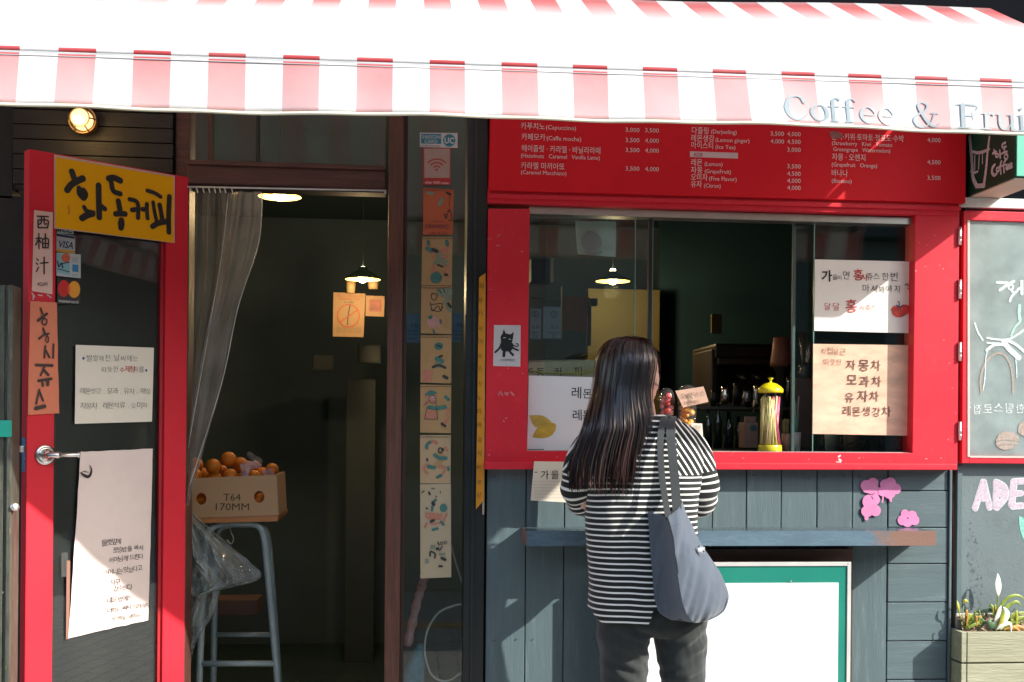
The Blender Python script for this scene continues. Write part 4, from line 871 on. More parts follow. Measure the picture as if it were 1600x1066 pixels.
# narrow yellow banner at the steel post
yb_ = sheet('yellow_banner', Plane((0, -.024, 0), (1, 0, 0)), [(748.5, 434), (758.5, 427), (756, 781), (743.5, 796)], mat('deep yellow banner', (.62, .26, .008), .6, var=.06), None, 0, .003, 4, 0)
tag(yb_, 'tall narrow yellow banner with small dark writing beside the red window frame', 'banner')
B = MB(); y = 450; PBn = Plane((0, -.024, 0), (1, 0, 0))
for k, ch in enumerate('화동커피아메리카노라떼유자차생강'):
    hand(B, PBn, 747.5-k*.22, y+k*21.8, ch, 9, .0045, -.0, .3)
B.obj('lettering', mat('olive ink', (.14, .09, .01), .7), yb_)
bs = sheet('banner_backing', Plane((0, -.02, 0), (1, 0, 0)), [(756, 440), (759, 440), (756.5, 804), (753.5, 804)], mat('pale edge', (.45, .35, .28), .6), yb_, 0, .002, 1)

# ------------------------------------------------------------------ stickers and papers on the window
PR = Plane((0, RF, 0), (1, 0, 0))
cat = sheet('cat_sticker', PR, [(772, 508), (813.5, 508.5), (813, 573), (770.5, 572)], mat('speckled white sticker', (.55, .55, .57), .6, var=.12, vs=200), None, .0005, .001, 1)
tag(cat, 'white sticker of a black cat with tentacle legs above the word COFFEE', 'sticker')
def z3(pts, w): return ([(730+x/4.845, 420+y/4.845) for x, y in pts], w/4.845)
print_('cat_drawing', PR, [('P', [(730+x/4.845, 420+y/4.845) for x, y in [(277, 456), (291, 490), (328, 497), (353, 477), (347, 525), (340, 556), (325, 570), (275, 572), (255, 552), (252, 515), (268, 490)]]),
 z3([(262, 560), (245, 600), (212, 633)], 15), z3([(282, 560), (282, 610), (277, 662)], 22), z3([(300, 565), (318, 620), (348, 655)], 17), z3([(315, 560), (345, 598), (385, 618)], 14), z3([(325, 560), (365, 588), (388, 582), (380, 568), (370, 570)], 8), ('P', [(783, 536), (801, 536), (799, 548), (784, 548)], 3)], ink, cat, .002)
print_('cat_eyes', PR, [z3([(274, 524), (290, 522)], 5), z3([(315, 533), (330, 535)], 5)], mat('sticker white', (.6, .6, .6), .5), cat, .0028)
B = MB(); txt(B, PR, 782, 564.5, 'COFFEE?', 5, .002, 0, wpx=22); B.obj('lettering', ink, cat)
rs_ = print_('sticker_residue', PR, [([(779, 617), (782, 612)], 3), ([(783, 613), (785, 618)], 2.5), ([(789, 614), (793, 617)], 4), ([(798, 613), (803, 618)], 3), ([(762, 374), (768, 373)], 1.2), ([(776, 384), (781, 384)], 2), ([(777, 370), (781, 366), (779, 371)], 1)], mat('peeled residue', (.62, .16, .17), .7, var=.3, vs=90), None, .0008); tag(rs_, 'faint peeled sticker remains on the left red jamb', 'residue')
rs2 = print_('peeled_paper', Plane((0, RF, 0), (1, 0, 0)), [([(1310, 714), (1313, 712)], 2.5), ([(1311, 718), (1314, 720)], 3), ([(1307, 722), (1314, 722)], 1.4)], mat('peeled white', (.75, .65, .62), .8), None, .0008); tag(rs2, 'scrap of white paper left on the sunlit sill', 'residue')
PW = Plane((0, .0178, 0), (1, 0, 0))
pa = sheet('white_poster', PW, [(1273, 405.5), (1428.5, 409), (1427, 521), (1272, 517)], mat('bright poster', (.82, .78, .72), .6, var=.02, spec=.25), None, .0005, .001, 4, .0006)
tag(pa, 'white handwritten poster with a red persimmon, upper of two on the right pane', 'poster')
def h1_(B, x, y, s_, h_, off=-.008, **k): hand(B, PW, x, y, s_, h_, .0038, off, **k)
B = MB(); h1_(B, 1284, 438, '가', 19, .022, jit=.02); h1_(B, 1301, 437, '을이', 9, -.004); h1_(B, 1317, 435, '면', 15); h1_(B, 1354, 437, '쥬스', 12); h1_(B, 1378, 437, '한번', 15, slope=.02); h1_(B, 1348, 456, '마셔봐야지', 13, adv=.95); 
for x in (1414, 1420): ribbon_data(PW, [(x, 446), (x+2.5, 443.5), (x+5, 446.5)], 1.2, .0038, 3, B)
ribbon_data(PW, [(1418, 450.5), (1421, 451.5)], 1, .0038, 3, B); B.obj('lettering', ink, pa)
B = MB(); h1_(B, 1334, 438, '홍', 18, .012); h1_(B, 1345, 437, '시', 13, .004); h1_(B, 1288, 484, '달달', 14, adv=1.0); h1_(B, 1322, 486, '홍', 21, .006); h1_(B, 1343, 484, '시쥬스', 10); B.obj('red_lettering', redink, pa)
print_('persimmon', PW, [('P', [(1392, 483), (1397, 478), (1405, 479), (1413, 476), (1421, 479), (1422, 486), (1416, 492), (1406, 496), (1396, 493)], 4)], mat('persimmon paint', (.62, .07, .05), .6, var=.45, vs=45), pa, .0034)
print_('persimmon_leaf', PW, [([(1401, 477), (1406, 480), (1411, 477)], 1.8), ([(1405, 479), (1405, 473), (1403, 471)], 1.2)], mat('navy leaf ink', (.03, .05, .14), .6), pa, .0042)
pb = sheet('peach_poster', PW, [(1270.5, 537.5), (1426, 539.5), (1424.5, 681), (1269.5, 678)], mat('marbled peach paper', (.74, .48, .34), .65, var=.22, vs=9, stretch=(1, 1, 2.5), spec=.2), None, .0005, .001, 4, .0006)
tag(pb, 'marbled peach poster listing four teas, lower of two on the right pane', 'poster')
B = MB()
for x, y, s_, h_ in ((1322, 577, '자몽차', 19), (1323, 602, '모과차', 19), (1320, 627, '유자차', 19), (1317, 649, '레몬생강차', 16.5)): h1_(B, x, y, s_, h_, .004, adv=1.02 if h_ > 17 else .92, jit=.04, vary=.08)
h1_(B, 1283, 553, '직접담근', 11, adv=.88, slope=.02); h1_(B, 1287, 570, '따뜻한', 11, adv=.9, slope=.03); B.obj('lettering', mat('brown ink', (.13, .055, .04), .6, var=.3, vs=90), pb)
# boards and sheets at the left pane
PL = Plane((0, .017, 0), (1, 0, 0))
lm = sheet('lemon_board', PL, [(826, 587), (942, 590), (940, 704.5), (823.5, 703)], mat('cool white board', (.72, .77, .80), .5, var=.02), None, .0002, .0035, 2)
tag(lm, 'white board with two painted lemons at the left of the window', 'poster')
print_('lemon', PL, [('P', [(827.5, 649), (845, 649), (857, 655), (861, 662), (845, 664), (838, 668), (832, 662)], 3)], mat('lemon paint', (.50, .38, .07), .6, var=.25, vs=40), lm, .0044)
print_('lemon', PL, [('P', [(832, 683), (840, 668), (852, 661), (867, 662), (868, 671), (861, 681), (848, 685)], 3)], mat('lemon paint deep', (.50, .34, .04), .6, var=.25, vs=40), lm, .0052)
B = MB(); hand(B, PL, 893, 622, '레몬', 19, .0044, .004, .04, adv=.95); hand(B, PL, 895, 655, '레몬', 17, .0044, .004, .04); B.obj('lettering', ink, lm)
B = MB(); poly_data(PL, [(825, 703), (850, 703.2), (850, 702), (825, 702)], .0044, B); B.obj('edge_line', ink, lm)
PL2 = Plane((0, .052, 0), (1, 0, 0))
bx = thing('clear_display_box', tuple(PL2.at(880, 590)), 'pale see-through tray standing behind the lemon board', 'box')
sheet('box_front', PL2, [(826, 563), (937, 562), (936, 600), (825, 600)], glassmat('frosted plastic', (.8, .8, .72), 1, .2, ((.70, .68, .58), .8)), bx, 0, .002, 1)
B = MB(); hand(B, PL2, 838, 588, '동', 15, .003, .004, adv=1.2); hand(B, PL2, 866, 586, '커피', 15, .003, .004, adv=2.1); hand(B, PL2, 826, 583, 'C', 12, .003, .004); B.obj('lettering', ink, bx)
vs_, fs_ = tube_data([PL2.at(x, y, .004) for x, y in spline([(829, 578), (850, 582), (900, 583), (921, 581), (934, 573)], 6)], .0022, 6); mk('yellow_rim', vs_, fs_, mat('yellow green plastic', (.50, .46, .06), .4), bx, True)
vs_, fs_ = tube_data([PL2.at(x, y, .004) for x, y in [(826, 564), (936, 563)]], .0022, 6); mk('top_rim', vs_, fs_, mat('grey rim', (.30, .30, .27), .4), bx, True)
PB = Plane((0, .30, 0), (1, 0, 0))
for c, t_, lb_ in (([(829, 482), (846, 483), (845, 530), (828, 529)], '②', 'blue mirrored sheet with circled two inside the window'), ([(849, 479), (876, 480), (875, 529), (848, 529)], '①', 'blue mirrored sheet with circled one inside the window')):
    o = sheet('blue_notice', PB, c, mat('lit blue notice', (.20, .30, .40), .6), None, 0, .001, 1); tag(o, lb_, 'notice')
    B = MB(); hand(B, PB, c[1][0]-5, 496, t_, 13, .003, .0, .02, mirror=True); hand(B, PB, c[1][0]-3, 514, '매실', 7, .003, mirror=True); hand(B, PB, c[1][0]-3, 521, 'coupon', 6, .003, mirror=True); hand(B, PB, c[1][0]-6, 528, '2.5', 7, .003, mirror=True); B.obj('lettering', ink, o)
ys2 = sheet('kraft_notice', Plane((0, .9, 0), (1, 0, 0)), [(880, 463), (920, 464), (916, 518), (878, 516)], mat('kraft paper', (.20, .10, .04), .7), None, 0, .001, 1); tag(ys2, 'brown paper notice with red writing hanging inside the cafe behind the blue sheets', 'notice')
B = MB()
for j in range(3): txt(B, Plane((0, .9, 0), (1, 0, 0)), 884+j, 473+j*6, 'Ban on the use', 5, .003, wpx=28-j*4)
B.obj('lettering', redink, ys2)
# paper hanging from the sill
PH = Plane((0, -.07, 0), (1, 0, 0))
hp = sheet('autumn_note', PH, [(834.5, 721), (905, 722), (902, 786), (829, 782)], mat('lined cream paper', (.78, .70, .56), .7, var=.03, spec=.2), None, 0, .001, 6, .003)
tag(hp, 'cream lined paper reading autumn in Korean taped under the window sill', 'paper sign')
B = MB(); hand(B, PH, 845, 748, '가', 17, .005, .006, .02); hand(B, PH, 861, 747, '을', 14, .005, 0, .02); hand(B, PH, 879, 746, '메뉴', 13, .005, 0, .05); ribbon_data(PH, [(835.5, 738), (839, 738)], 1.2, .005, 3, B); B.obj('lettering', ink, hp)
B = MB()
for y in range(752, 782, 5): ribbon_data(PH, [(834, y), (900, y+1)], .5, .005, 2, B)
B.obj('ruled_lines', mat('ruled line', (.48, .42, .34), .7), hp)

# ------------------------------------------------------------------ painted marks on the boards and chalk on the right wall
PW0 = Plane((0, -.0035, 0), (1, 0, 0)); pinkm = mat('pink paint', (.66, .22, .42), .6, var=.12, vs=20, stretch=(1, 1, 1))
for its, lb_ in (([('D', 1354, 759, 9.5, 9), ('D', 1364, 755, 8.5, 8.5), ('D', 1366, 765, 8, 8), ([(1352, 765), (1372, 770)], 9), ('D', 1358, 784, 10.5, 11), ('D', 1366, 781, 9, 9), ('D', 1355, 799, 9.5, 9), ('D', 1368, 798, 8.5, 9), ([(1353, 803), (1354, 811)], 6), ('D', 1383, 757, 8, 8), ('D', 1391, 755, 9, 9), ('D', 1400, 764, 8, 8.5), ('D', 1390, 770, 9.5, 9.5), ('D', 1380, 768, 8, 8), ([(1380, 776), (1379, 785)], 2.4), ([(1391, 775), (1392, 783)], 4)], 'large cluster of pink painted petals on the boards under the window'),
                ([('D', 1414, 803, 6.5, 7), ('D', 1425, 805, 7.5, 7), ('D', 1429, 813, 7.5, 8), ('D', 1410, 813, 7.5, 8), ('D', 1418, 817, 8, 6.5)], 'small pink painted flower just above the right end of the shelf')):
    o = print_('painted_flower', PW0, its, pinkm, None, 0); tag(o, lb_, 'painting')
print_('flower_centre', PW0, [([(1362, 776), (1364, 780)], 1.6), ([(1388, 762), (1390, 766)], 1.6), ([(1366, 770), (1363, 774)], 1)], mat('dark pink', (.25, .04, .15), .7), None, .0008)
o = bpy.data.objects['flower_centre']; adopt(o, bpy.data.objects['painted_flower'])
PC = Plane((0, .0112, 0), (1, 0, 0)); chalk = mat('white chalk', (.62, .66, .64), .9, var=.35, vs=130); lil = mat('lilac chalk', (.52, .44, .50), .9, var=.3, vs=150)
chm = tag(empty('chalk_lettering', tuple(PC.at(1560, 800))), 'large lilac and white chalk letters ADE on the grey wall', 'chalk writing')
def z4(pts, w): return ([(1500+x/4.1, 600+y/4.1) for x, y in pts], w/4.1)
A_ = [z4([(95, 800), (150, 625)], 34), z4([(150, 625), (190, 795)], 34), z4([(115, 735), (180, 735)], 30), z4([(125, 700), (170, 700)], 30)]
D_ = [z4([(232, 625), (228, 795)], 34), z4([(235, 630), (285, 665), (290, 725), (232, 795)], 34), z4([(240, 690), (275, 710)], 38)]
E_ = [z4([(345, 625), (330, 780)], 40), z4([(345, 625), (410, 622)], 32), z4([(340, 705), (395, 700)], 30), z4([(330, 785), (400, 780)], 32)]
for q_ in (A_, D_, E_): lo_ = print_('letter', PC, [(p, w_+2.2) for p, w_ in q_], chalk, chm, 0); print_('letter_fill', PC, q_, lil, lo_, .0006)
lf = print_('chalk_leaf', PC, [('P', [(1592, 806), (1602, 812), (1608, 830), (1604, 850), (1597, 838), (1593, 822)], 3)], mat('mint chalk', (.22, .52, .42), .9, var=.35, vs=130), None, 0); tag(lf, 'mint green chalk leaf below the lettering on the grey wall', 'chalk drawing')
PSH = Plane((0, SF+.0092, 0), (1, 0, 0)); mint = mat('pale mint chalk', (.60, .68, .65), .9, var=.35, vs=120); cbr = mat('brown chalk', (.38, .31, .26), .9, var=.3, vs=120)
cg = tag(empty('window_chalk_drawing', tuple(PSH.at(1560, 620))), 'white and mint chalk cup drawing and mirrored Korean line on the hinged window pane', 'chalk drawing')
def z5(pts, w): return ([(1480+x/13.33, 420+y/13.33) for x, y in pts], w/13.33)
def z6(pts, w): return ([(1480+x/13.33, 480+y/13.33) for x, y in pts], w/13.33)
print_('chalk_strokes', PSH, [z5([(1040, 285), (1250, 295)], 58), z5([(1090, 450), (1250, 340), (1390, 260)], 58), ('O', 1480+1325/13.33, 420+385/13.33, 3.6, 3.8, 3), z5([(1350, 465), (1400, 510), (1480, 430), (1530, 400)], 52), z5([(1395, 520), (1330, 600), (1305, 680)], 52), z5([(1555, 255), (1555, 530)], 62),
   z6([(575, 330), (640, 520), (740, 690)], 34), z6([(830, 640), (1000, 670), (1180, 680), (1350, 640), (1600, 480)], 40), z6([(830, 745), (1000, 755), (1180, 765)], 36), z6([(1180, 720), (1300, 880), (1500, 1060)], 110), z6([(1250, 690), (1430, 780), (1620, 940)], 60), z6([(820, 900), (960, 800), (1100, 780), (1190, 790)], 60),
   ([(1543, 548), (1540, 562), (1539, 590), (1536, 610)], 1.6), ([(1586, 548), (1588, 570), (1589, 590)], 1.6), ([(1497, 0), (1497, 0.1)], .1)], mint, cg, 0)
print_('brown_strokes', PSH, [([(1533, 614), (1532, 592), (1538, 570), (1550, 556), (1561, 552), (1572, 558), (1580, 575), (1583, 600), (1583, 614)], 3), ('P', [(1556, 688), (1562, 678), (1575, 674), (1588, 679), (1592, 688), (1585, 699), (1570, 703), (1558, 698)], 3), ('P', [(1591, 676), (1592, 664), (1602, 658), (1612, 664), (1612, 680), (1600, 682)], 3)], cbr, cg, .0004)
print_('bean_line', PSH, [([(1556, 690), (1570, 688), (1592, 690)], 1.2), ([(1560, 697), (1572, 695), (1588, 696)], 1)], mat('dark bean line', (.20, .22, .20), .9), cg, .0008)
B = MB(); hand(B, PSH, 1600, 645, '한팅스로접직', 18, 0, .0, .05, adv=.92, mirror=True, xs=1.0); B.obj('chalk_line', chalk, cg)
print_('mint_loop', PSH, [z5([(1510, 760), (1495, 900), (1510, 1060)], 60), z6([(1510, 0), (1500, 150), (1520, 270)], 60), z6([(1520, 300), (1400, 440), (1330, 600)], 40)], mat('green chalk', (.40, .66, .52), .9, var=.3, vs=120), cg, .0002)

sm = bpy.data.materials.new('flaked paint smear'); sm.use_nodes = True; N = sm.node_tree.nodes; K = sm.node_tree.links; p_ = N['Principled BSDF']; p_.inputs['Base Color'].default_value = (.035, .045, .045, 1); p_.inputs['Roughness'].default_value = .9
g_ = N.new('ShaderNodeNewGeometry'); n_ = N.new('ShaderNodeTexNoise'); n_.inputs['Scale'].default_value = 70; n_.inputs['Detail'].default_value = 10; n_.inputs['Roughness'].default_value = .8; K.new(g_.outputs['Position'], n_.inputs['Vector'])
r_ = N.new('ShaderNodeMapRange'); r_.inputs[1].default_value = .54; r_.inputs[2].default_value = .62; r_.inputs[4].default_value = .75; K.new(n_.outputs[0], r_.inputs[0]); K.new(r_.outputs[0], p_.inputs['Alpha'])
o = print_('paint_smear', PC, [('P', [(1516, 812), (1526, 840), (1532, 880), (1536, 930), (1528, 962), (1508, 962), (1506, 930), (1516, 900), (1510, 860)], 4), ('P', [(1498, 770), (1503, 800), (1501, 880), (1504, 955), (1497, 957)], 4)], sm, None, -.0004); tag(o, 'dark flaked patch low on the grey wall left of the chalk letters', 'stain')
# ------------------------------------------------------------------ shelf under the window
SHY = -.147
sf = thing('wall_shelf', tuple(at(1140, 853, -.07)), 'long dark steel shelf with a rust stained right end under the window', 'shelf')
shm = mat('dark blue steel shelf', (.12, .17, .20), .28, .6, var=.25, vs=7, stretch=(1, 1, 4), dirt=((.22, .21, .20), .15, 14))
shr = mat('rusty steel end', (.22, .13, .10), .55, .15, var=.35, vs=16, dirt=((.12, .16, .17), .6, 20))
F = YP(SHY); zt0 = F.at(1140, 830).z; zb0 = F.at(1140, 853).z; xs0, xm, xs1 = F.at(823, 840).x, F.at(1368, 840).x, F.at(1462, 840).x
box('shelf_top', xs0, xs1, SHY+.0005, -.004, zt0-.004, zt0, shm, sf, .001)
shg = mat('steel front going rusty', (.13, .20, .25), .25, .15, var=.12, vs=7, stretch=(1, 1, 4)); N = shg.node_tree.nodes; K = shg.node_tree.links; p_ = N['Principled BSDF']
g_ = N.new('ShaderNodeNewGeometry'); sx_ = N.new('ShaderNodeSeparateXYZ'); K.new(g_.outputs['Position'], sx_.inputs[0]); n_ = N.new('ShaderNodeTexNoise'); n_.inputs['Scale'].default_value = 45; n_.inputs['Detail'].default_value = 8; K.new(g_.outputs['Position'], n_.inputs['Vector'])
a1 = N.new('ShaderNodeMath'); a1.operation = 'MULTIPLY_ADD'; a1.inputs[1].default_value = .22; K.new(n_.outputs[0], a1.inputs[0]); K.new(sx_.outputs[0], a1.inputs[2]); r_ = N.new('ShaderNodeMapRange'); r_.inputs[1].default_value = xm+.07; r_.inputs[2].default_value = xm+.17; K.new(a1.outputs[0], r_.inputs[0])
m_ = N.new('ShaderNodeMix'); m_.data_type = 'RGBA'; K.new(r_.outputs[0], m_.inputs[0]); old = p_.inputs['Base Color'].links[0].from_socket; K.new(old, m_.inputs[6]); m_.inputs[7].default_value = (.25, .15, .115, 1); K.new(m_.outputs[2], p_.inputs['Base Color'])
iv = N.new('ShaderNodeMapRange'); iv.inputs[3].default_value = .15; iv.inputs[4].default_value = .05; K.new(r_.outputs[0], iv.inputs[0]); K.new(iv.outputs[0], p_.inputs['Metallic'])
b1 = box('shelf_front', xs0, xs1, SHY-.002, SHY, zb0, zt0+.001, shg, sf, 0)
box('shelf_underside', xs0, xs1, SHY+.0008, -.0045, zb0+.0005, zb0+.003, steel, sf, 0)
box('shelf_end', xs0-.0015, xs0-.0001, SHY, -.0045, zb0, zt0, shr, sf, 0); box('shelf_end', xs1+.0001, xs1+.0016, SHY, -.0045, zb0, zt0, shr, sf, 0)
bt = fb('wooden_batten', 1000, 1330, 858, 1320, -.022, -.0045, mat('brown varnished ply', (.10, .045, .028), .35, var=.3, vs=5, stretch=(1, 1, 6)), None, .001)
tag(bt, 'brown varnished plywood sheet standing behind the white poster board', 'plywood sheet')

# ------------------------------------------------------------------ poster board leaning under the shelf
PBD = -.118
bd = thing('poster_board', tuple(at(1160, 1298, PBD)), 'poster board with grey metal frame, green border and blank white sheet under the shelf', 'poster board')
F = YP(PBD); bz0 = .02; xL, xR = F.at(968, 950).x, F.at(1329.5, 950).x; bz1 = F.at(1150, 879).z
fw = F.at(1329.5, 950).x-F.at(1323.8, 950).x
fm = mat('pale alloy frame', (.60, .60, .56), .4, .2, var=.08)
box('frame_side', xL, xL+fw, PBD, PBD+.014, bz0, bz1, fm, bd, .001); box('frame_side', xR-fw, xR, PBD, PBD+.014, bz0, bz1, fm, bd, .001)
box('frame_top', xL+fw+.0003, xR-fw-.0003, PBD, PBD+.014, bz1-fw, bz1, fm, bd, .001); box('frame_bottom', xL+fw+.0003, xR-fw-.0003, PBD, PBD+.014, bz0, bz0+fw, fm, bd, .001)
box('green_panel', xL+fw+.0003, xR-fw-.0003, PBD+.004, PBD+.012, bz0+fw, bz1-fw, mat('green board', (.012, .20, .145), .35, var=.08, vs=3, coat=.2), bd, 0)
zp = F.at(1150, 911.5).z; xp = F.at(1310, 950).x
box('white_sheet', xL+.045, xp, PBD+.0005, PBD+.004, bz0+.06, zp, mat('blank white sheet', (.84, .84, .83), .5, var=.01), bd, 0)
disc('push_pin', [(.003, 0), (.003, .003), (0, .004)], F.at(1236, 908, .0), Vector((0, -1, 0)), galv, bd, 10)

# ------------------------------------------------------------------ goods in the window
wz = at(1200, 704, .06).z
box_c = box('serving_counter', at(1019, 700, .08).x-.4, at(1431, 700, .07).x, .07, .42, wz-.05, wz-.004, mat('dark counter', (.03, .03, .028), .3), None, .003)
tag(box_c, 'dark serving counter just inside the takeout window', 'counter')
Z0 = wz-.004
# straw jar
Y1 = .056; F = YP(Y1); c = F.at(1203, 704); c.z = Z0; rj = 17.5*F.sc(1203, 650); hj_ = (704-613)*F.sc(1203, 650)
sj = thing('straw_jar', tuple(c), 'tall clear jar of yellow straws with a bright yellow lid on the window counter', 'straw jar')
ylw = mat('yellow plastic', (.66, .58, .01), .28, var=.04, coat=.4)
lathe('jar_base', [(0, 0), (rj*1.0, 0), (rj*1.02, .004), (rj*1.0, .022), (rj*.96, .024), (0, .024)], c, mat('yellow base', (.55, .50, .02), .3), sj)
lathe('jar_wall', [(rj*.97, .024), (rj*.97, hj_)], c, glassmat('clear jar', (.96, .97, .94), 1.3, .02), sj)
lathe('lid', [(0, 0), (rj*1.08, 0), (rj*1.10, .004), (rj*1.10, .012), (rj*1.05, .015), (rj*.9, .022), (rj*.55, .032), (rj*.2, .036), (.004, .037), (.004, .044), (.009, .050), (.010, .052), (0, .053)], c+Vector((0, 0, hj_-.004)), ylw, sj, 32)
for k in range(110):
    a = R.uniform(0, 6.28); q = math.sqrt(R.random())*rj*.88; q2 = R.uniform(.5, .98)*rj*.84; a2 = a+R.uniform(-.9, .9)
    pk = (math.cos(a) > .75)
    tube('straw', [c+Vector((math.cos(a)*q, math.sin(a)*q, .026)), c+Vector((math.cos(a2)*q2, math.sin(a2)*q2, hj_*R.uniform(.84, .93)))], .0026, mat('pink straw', (.62, .12, .25), .4) if pk else mat('straw yellow', (.80, .72, .34), .4, rand=.2), sj, 6)
# cups of stirrers and spoons
def cup(name, px, pt, pb, wt, wb, Y, m, label, catn):
    F = YP(Y); c = F.at(px, pb); s = F.sc(px, pb); c.z = Z0; h = (pb-pt)*s
    t = thing(name, tuple(c), label, catn); lathe('cup_wall', [(0, .001), (wb*s/2, .001), (wt*s/2, h), (wt*s/2-.0015, h), (wb*s/2-.0015, .004), (0, .004)], c, m, t); return t, c, s, h
t, c, s, h = cup('stirrer_cup', 1228, 677, 704, 13, 11, .11, mat('kraft cup', (.34, .20, .14), .6), 'brown paper cup packed with dark stirrers beside the straw jar', 'cup')
for k in range(26):
    a = R.uniform(0, 6.28); q = math.sqrt(R.random())*5*s; tube('stirrer', [c+Vector((math.cos(a)*q*.7, math.sin(a)*q*.7, h*.3)), c+Vector((math.cos(a)*q, math.sin(a)*q, h+R.uniform(16, 24)*s))], .0016, mat('olive stirrer', (.16, .15, .05), .5, rand=.6), t, 5)
t, c, s, h = cup('spoon_cup', 1244, 677, 706, 14, 12, .13, mat('white cup', (.78, .76, .72), .4), 'white cup holding green and clear long spoons near the right pane', 'cup')
for k in range(12):
    a = R.uniform(0, 6.28); q = R.uniform(2, 6)*s; gr = k < 4; top = c+Vector((math.cos(a)*q*1.3, math.sin(a)*q*1.3, h+(R.uniform(24, 30) if gr else R.uniform(44, 56))*s))
    tube('spoon', [c+Vector((-math.cos(a)*q*.4, -math.sin(a)*q*.4, h*.2)), top], .0024 if gr else .0014, mat('green handle', (.01, .28, .18), .4) if gr else mat('clear plastic handle', (.45, .48, .47), .2), t, 6)
# fruit cups behind the customer
fp = glassmat('cup plastic', (.95, .95, .93), 1.6, .03, ((.9, .9, .9), .04))
def fruitcup(px, pt, pb, w_, Y, cols, label, seed):
    F = YP(Y); c = F.at(px, pb); s = F.sc(px, pb); c.z = Z0; h = (F.at(px, pt).z-Z0)
    t = thing('fruit_cup', tuple(c), label, 'fruit cup', 'clear cups of cut fruit in the window'); r0, r1 = w_*s*.40, w_*s*.5
    lathe('cup_wall', [(0, .001), (r0, .001), (r1, h*.84)], c, fp, t)
    lathe('dome_lid', [(r1*1.06, 0), (r1*1.06, .004), (r1*1.0, .006), (r1*.93, .02), (r1*.7, .036), (r1*.3, .043), (0, .044)], c+Vector((0, 0, h*.82)), fp, t)
    rr = random.Random(seed)
    for k in range(46):
        a = rr.uniform(0, 6.28); q = math.sqrt(rr.random())*r0*.74; z = .012+h*.86*(k/46); R_ = rr.uniform(.011, .016)
        p0 = c+Vector((math.cos(a)*q, math.sin(a)*q, z)); ax = Vector((rr.uniform(-1, 1), rr.uniform(-1, 1), rr.uniform(-1, 1))).normalized(); u = ax.orthogonal().normalized(); v = ax.cross(u); vs = []
        for i in range(5):
            for j in range(8):
                th = math.pi*(i+.5)/5; ph = 2*math.pi*j/8; vs.append(p0+(u*math.cos(ph)*math.sin(th)+v*math.sin(ph)*math.sin(th)*.6+ax*math.cos(th)*.8)*R_)
        fs = [(i*8+j, i*8+(j+1) % 8, i*8+8+(j+1) % 8, i*8+8+j) for i in range(4) for j in range(8)]+[tuple(range(7, -1, -1)), tuple(range(32, 40))]
        mk('fruit_piece', vs, fs, cols[k % len(cols)], t, True)
    return t, c, s, h
fr1 = mat('red fruit', (.72, .07, .06), .3, var=.35, vs=90, coat=.5); fr2 = mat('pink fruit', (.66, .20, .20), .3, var=.4, vs=90, coat=.5)
or1 = mat('orange slice', (.72, .25, .01), .35, var=.3, vs=70, coat=.3); or2 = mat('orange flesh', (.75, .36, .05), .35, var=.3, vs=70, coat=.3)
fruitcup(1041, 609, 704, 25, .06, [fr1, fr2, fr1], 'clear cup packed with red fruit at the shoulder of the customer', 3)
t, c, s, h = fruitcup(1073, 603, 704, 30, .05, [or1, or2], 'clear cup packed with orange segments right of the red one', 5)
tg = sheet('price_tag', Plane((0, .02, 0), (1, 0, 0)), [(1055, 611), (1099, 604), (1107, 628), (1067, 637)], mat('kraft tag', (.52, .34, .25), .7), None, 0, .001, 3, .002); tag(tg, 'brown card tag with orange juice writing leaning on the orange cup', 'tag')
B = MB(); PT = Plane((0, .02, 0), (1, 0, 0)); hand(B, PT, 1063, 622, '오렌지주스', 9, .005, -.01, adv=.86, slope=-.1); hand(B, PT, 1069, 631, '(orange)', 7.5, .005, -.01, slope=-.1); B.obj('lettering', mat('brown ink', 0), tg)
tg = sheet('price_tag', Plane((0, .0, 0), (1, 0, 0)), [(1080, 661), (1097, 662), (1098.5, 681), (1080, 679)], cream, None, 0, .001, 2); tag(tg, 'small cream tag peeking out above the shoulder bag strap side', 'tag')
B = MB(); PT = Plane((0, .0, 0), (1, 0, 0)); hand(B, PT, 1083, 671, '레몬', 8, .003, -.01, adv=.8); hand(B, PT, 1088, 679, '주', 7, .003, -.01); B.obj('lettering', mat('olive ink', 0), tg)
tg['label'] = 'small cream tag with two rows of writing below the orange cup'

# ------------------------------------------------------------------ inside: machine, utensils, lamps, notices
cmm = mat('dark machine body', (.012, .015, .014), .35, .3); brn = mat('brown machine panel', (.035, .030, .027), .45, .2)
Yc = .95; F = YP(Yc); f0 = at(1110, 600, Yc)
cm = thing('coffee_machine', tuple(F.at(1160, 660)), 'dark espresso machine with three group heads behind the counter', 'coffee machine')
def fbx(n, a, b, t_, u_, y0, y1, m, par, bv=.006): return fb(n, a, b, t_, u_, y0, y1, m, par, bv)
fbx('machine_body', 1118, 1212, 537, 562, Yc, Yc+.40, cmm, cm, .012); fbx('machine_panel', 1122, 1206, 560, 571, Yc-.02, Yc, brn, cm); fbx('machine_back', 1116, 1214, 571, 640, Yc+.14, Yc+.40, cmm, cm)
fbx('drip_tray', 1114, 1212, 630, 642, Yc-.08, Yc+.14, mat('dull tray steel', (.10, .10, .10), .3, .8), cm); fbx('machine_side', 1112, 1121, 545, 640, Yc+.02, Yc+.35, brn, cm)
